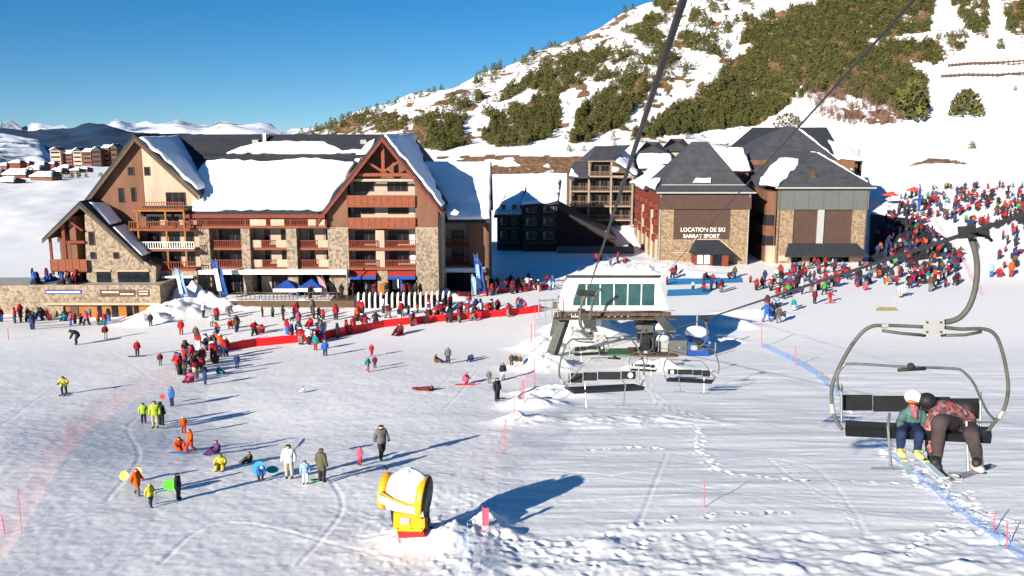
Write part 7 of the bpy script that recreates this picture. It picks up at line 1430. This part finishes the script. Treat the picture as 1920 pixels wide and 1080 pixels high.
def rider(label, J0, jm, pm, gm_, bm_, hm, hands, cat='person'):
    J = {k: (at(x, y, CY + d), r) for k, (x, y, d, r) in J0.items()}; E = list(EDG)
    for w, d, curl, s, side in hands: hand(J, E, w, J[w][0], d, curl, s, side)
    o0 = J['pelvis'][0].copy(); J = {k: (tuple(v[0] - o0), v[1]) for k, v in J.items()}; me = skin_mesh(J, E, 2); cls = []
    hd = Vector(J['head'][0]); tp = Vector(J['top'][0]); u_ = (tp - hd).normalized()
    for f in me.polygons:
        c = f.center; best = min(E, key=lambda e: seg_d(c, Vector(J[e[0]][0]), Vector(J[e[1]][0])) / (J[e[0]][1] + J[e[1]][1])); k = best[2]
        if k == 'h' and ((c - hd).dot(u_) > .03 or (c - hd).y > .02): k = 'c'
        cls.append({'h': 0, 't': 1, 'l': 2, 'b': 3, 'g': 4, 'c': 5}[k])
    body = me.copy()
    for v in body.vertices: v.co = v.co + v.normal * (.010 * mnoise.noise(v.co * 13) + .006 * mnoise.noise(v.co * 31))
    finish(body, cls, [M['skin'], jm, pm, bm_, gm_, hm]); o = bpy.data.objects.new('person', body); C.objects.link(o); o.location = o0; tag(o, label, 'person', None)
    bm = bmesh.new(); bm.from_mesh(me); bm.faces.ensure_lookup_table(); bm.normal_update()
    for v in bm.verts: v.co += v.normal * (.016 + .014 * mnoise.noise(v.co * 12) + .007 * mnoise.noise(v.co * 30))
    bmesh.ops.delete(bm, geom=[f for i, f in enumerate(bm.faces) if cls[i] != 1], context='FACES'); m2 = bpy.data.meshes.new('jacket'); bm.to_mesh(m2); bm.free(); m2.materials.append(jm); m2.polygons.foreach_set('use_smooth', [True] * len(m2.polygons)); c = bpy.data.objects.new('jacket', m2); C.objects.link(c); c.parent = o
    return o
gk = mat('teal_grey_fabric', (.10, .19, .17), .8, .25, 9.0, col2=(.03, .07, .06)); nb = mat('navy_fabric', (.014, .03, .085), .8, .2, 8.0); yb = mat('pale_yellow_plastic', (.62, .62, .22), .4, .1, 8); brn = mat('plum_brown_fabric', (.075, .052, .055), .85, .2, 9.0); lb = mat('pale_grey_fabric', (.55, .50, .48), .7, .15, 9); pkg = mat('dark_pink_glove', (.35, .05, .08), .8, .1, 9)
kid = rider('child in teal jacket and white helmet with orange goggles on the near chair', dict(pelvis=(1708, 803, -.02, .088), spine=(1709, 800, .0, .088), chest=(1711, 782, .0, .098), neck=(1712, 765, .0, .045), head=(1713, 753, -.02, .060), top=(1712, 741, -.01, .062),
  sL=(1696, 777, 0, .050), eL=(1686, 795, -.08, .040), wL=(1692, 803, -.2, .030), hL=(1699, 806, -.26, .026), sR=(1727, 777, 0, .050), eR=(1738, 794, -.08, .040), wR=(1730, 806, -.2, .030), hR=(1720, 810, -.26, .026),
  pL=(1700, 804, -.10, .075), kL=(1690, 811, -.52, .064), aL=(1688, 843, -.50, .047), tL=(1689, 853, -.62, .040), pR=(1717, 804, -.10, .075), kR=(1724, 813, -.52, .064), aR=(1720, 846, -.50, .047), tR=(1722, 856, -.62, .040)),
  gk, nb, pkg, yb, M['skin'], [('hL', (.5, -.6, -.3), (0, -.3, -1), .72, 1), ('hR', (-.5, -.6, -.3), (0, -.3, -1), .72, -1)])
def kp(name, m, fn, parent): mb = MB(); fn(mb); return mb.build(name, m, parent, smooth=True)
hc = at(1712, 744, CY - .01)
kp('helmet', M['white'], lambda m: m.ball(hc, .102, 20, 12, (1, 1.08, .92)), kid)
kp('goggles', mat('orange_lens', (.75, .12, .02), .15, .1, 3, spec=.8), lambda m: m.ball(at(1712, 753, CY - .085), .060, 14, 8, (1.15, .55, .50)), kid); kp('goggle_strap', M['rubber'], lambda m: m.tube([at(1712, 753, CY - .01) + Vector((.104 * math.cos(a * PI / 12), .104 * math.sin(a * PI / 12), 0)) for a in range(25)], .011, 6, False), kid)
kp('scarf', mat('pink_fabric', (.50, .12, .16), .8, .2, 9), lambda m: (m.ball(at(1714, 767, CY - .06), .052, 12, 8, (1.0, .8, 1.1)), m.tube([at(1716, 772, CY - .1), at(1717, 785, CY - .11)], .022)), kid)
kp('nose', M['skin'], lambda m: m.ball(at(1713, 760, CY - .10), .014, 8, 6, (1, 1.2, 1.2)), kid)
for k, (x, y) in enumerate(((1690, 851), (1723, 854))):
    kp('ski_boot', yb, lambda m: (m.ball(at(x, y, CY - .56), .062, 12, 8, (.85, 1.7, .62)), m.tube([at(x, y - 10, CY - .50), at(x, y, CY - .52)], .05, 10)), kid)
adult = rider('adult in patterned red jacket and dark trousers leaning over towards the child', dict(pelvis=(1806, 800, .02, .13), spine=(1796, 784, .0, .13), chest=(1768, 768, -.02, .145), neck=(1750, 760, -.05, .065), head=(1742, 755, -.07, .082), top=(1734, 748, -.08, .085),
  sL=(1757, 775, -.10, .075), eL=(1741, 803, -.22, .052), wL=(1744, 842, -.30, .040), hL=(1745, 858, -.31, .036), sR=(1782, 764, .05, .075), eR=(1822, 783, -.02, .055), wR=(1816, 797, -.16, .042), hR=(1810, 800, -.22, .036),
  pL=(1790, 798, -.06, .115), kL=(1761, 787, -.50, .105), aL=(1757, 858, -.42, .065), tL=(1752, 870, -.62, .058), pR=(1818, 802, -.06, .115), kR=(1822, 815, -.50, .098), aR=(1833, 860, -.44, .065), tR=(1830, 873, -.62, .058)),
  JP, brn, M['boots'], M['boots'], M['black'], [('hL', (.0, -.1, -1), (0, -1, 0), 1.0, 1), ('hR', (-.7, -.6, -.2), (0, -.2, -1), 1.0, -1)])
kp('hat', M['black'], lambda m: m.ball(at(1738, 751, CY - .08), .108, 16, 10, (1.05, 1, .9)), adult)
kp('backpack', M['black'], lambda m: m.add([at(x, y, CY + d) for d in (.22, .04) for x, y in ((1798, 752), (1836, 757), (1838, 786), (1802, 780))], [(0, 1, 2, 3), (7, 6, 5, 4), (0, 4, 5, 1), (1, 5, 6, 2), (2, 6, 7, 3), (3, 7, 4, 0)]), adult)
for x, y, m_ in ((1754, 868, M['rubber']), (1833, 873, lb)): kp('ski_boot', m_, lambda m: (m.ball(at(x - 1, y + 3, CY - .54), .085, 14, 8, (.8, 1.7, .62)), m.tube([at(x, y - 12, CY - .44), at(x, y, CY - .46)], .068, 12)), adult)
sw = mat('pale_blue_ski', (.55, .66, .74), .35, .1, 6)
def ski_pair(pts, w, m, label, tipm=None):
    for i, (a, b) in enumerate(pts):
        a, b = at(*a), at(*b); d = (b - a); mb = MB(); tip = b + d.normalized() * .10 + Vector((0, 0, .04)); mb.bar(a, b, w, .018); mb.bar(b, tip, w * .8, .014); o = solo(mb, 'ski', m, label[i], 'ski', 'skis of the riders')
        if tipm: c = MB(); c.bar(a.lerp(b, .18) + Vector((0, 0, .014)), a.lerp(b, .42) + Vector((0, 0, .014)), w * .9, .01); q_ = c.build('binding', tipm, o)
ski_pair([((1686, 848, CY - .15), (1708, 892, CY - .95)), ((1716, 848, CY - .15), (1768, 896, CY - 1.0))], .075, sw, ['pale blue and yellow ski on the left foot of the child', 'pale blue and yellow ski pointing out under the child right foot'], yb)
ski_pair([((1742, 868, CY - .10), (1790, 905, CY - 1.0)), ((1862, 872, CY + .1), (1796, 896, CY - 1.0))], .09, lb, ['whitish ski under the dark boot of the adult', 'whitish ski under the pale boot of the adult'], M['rubber'])
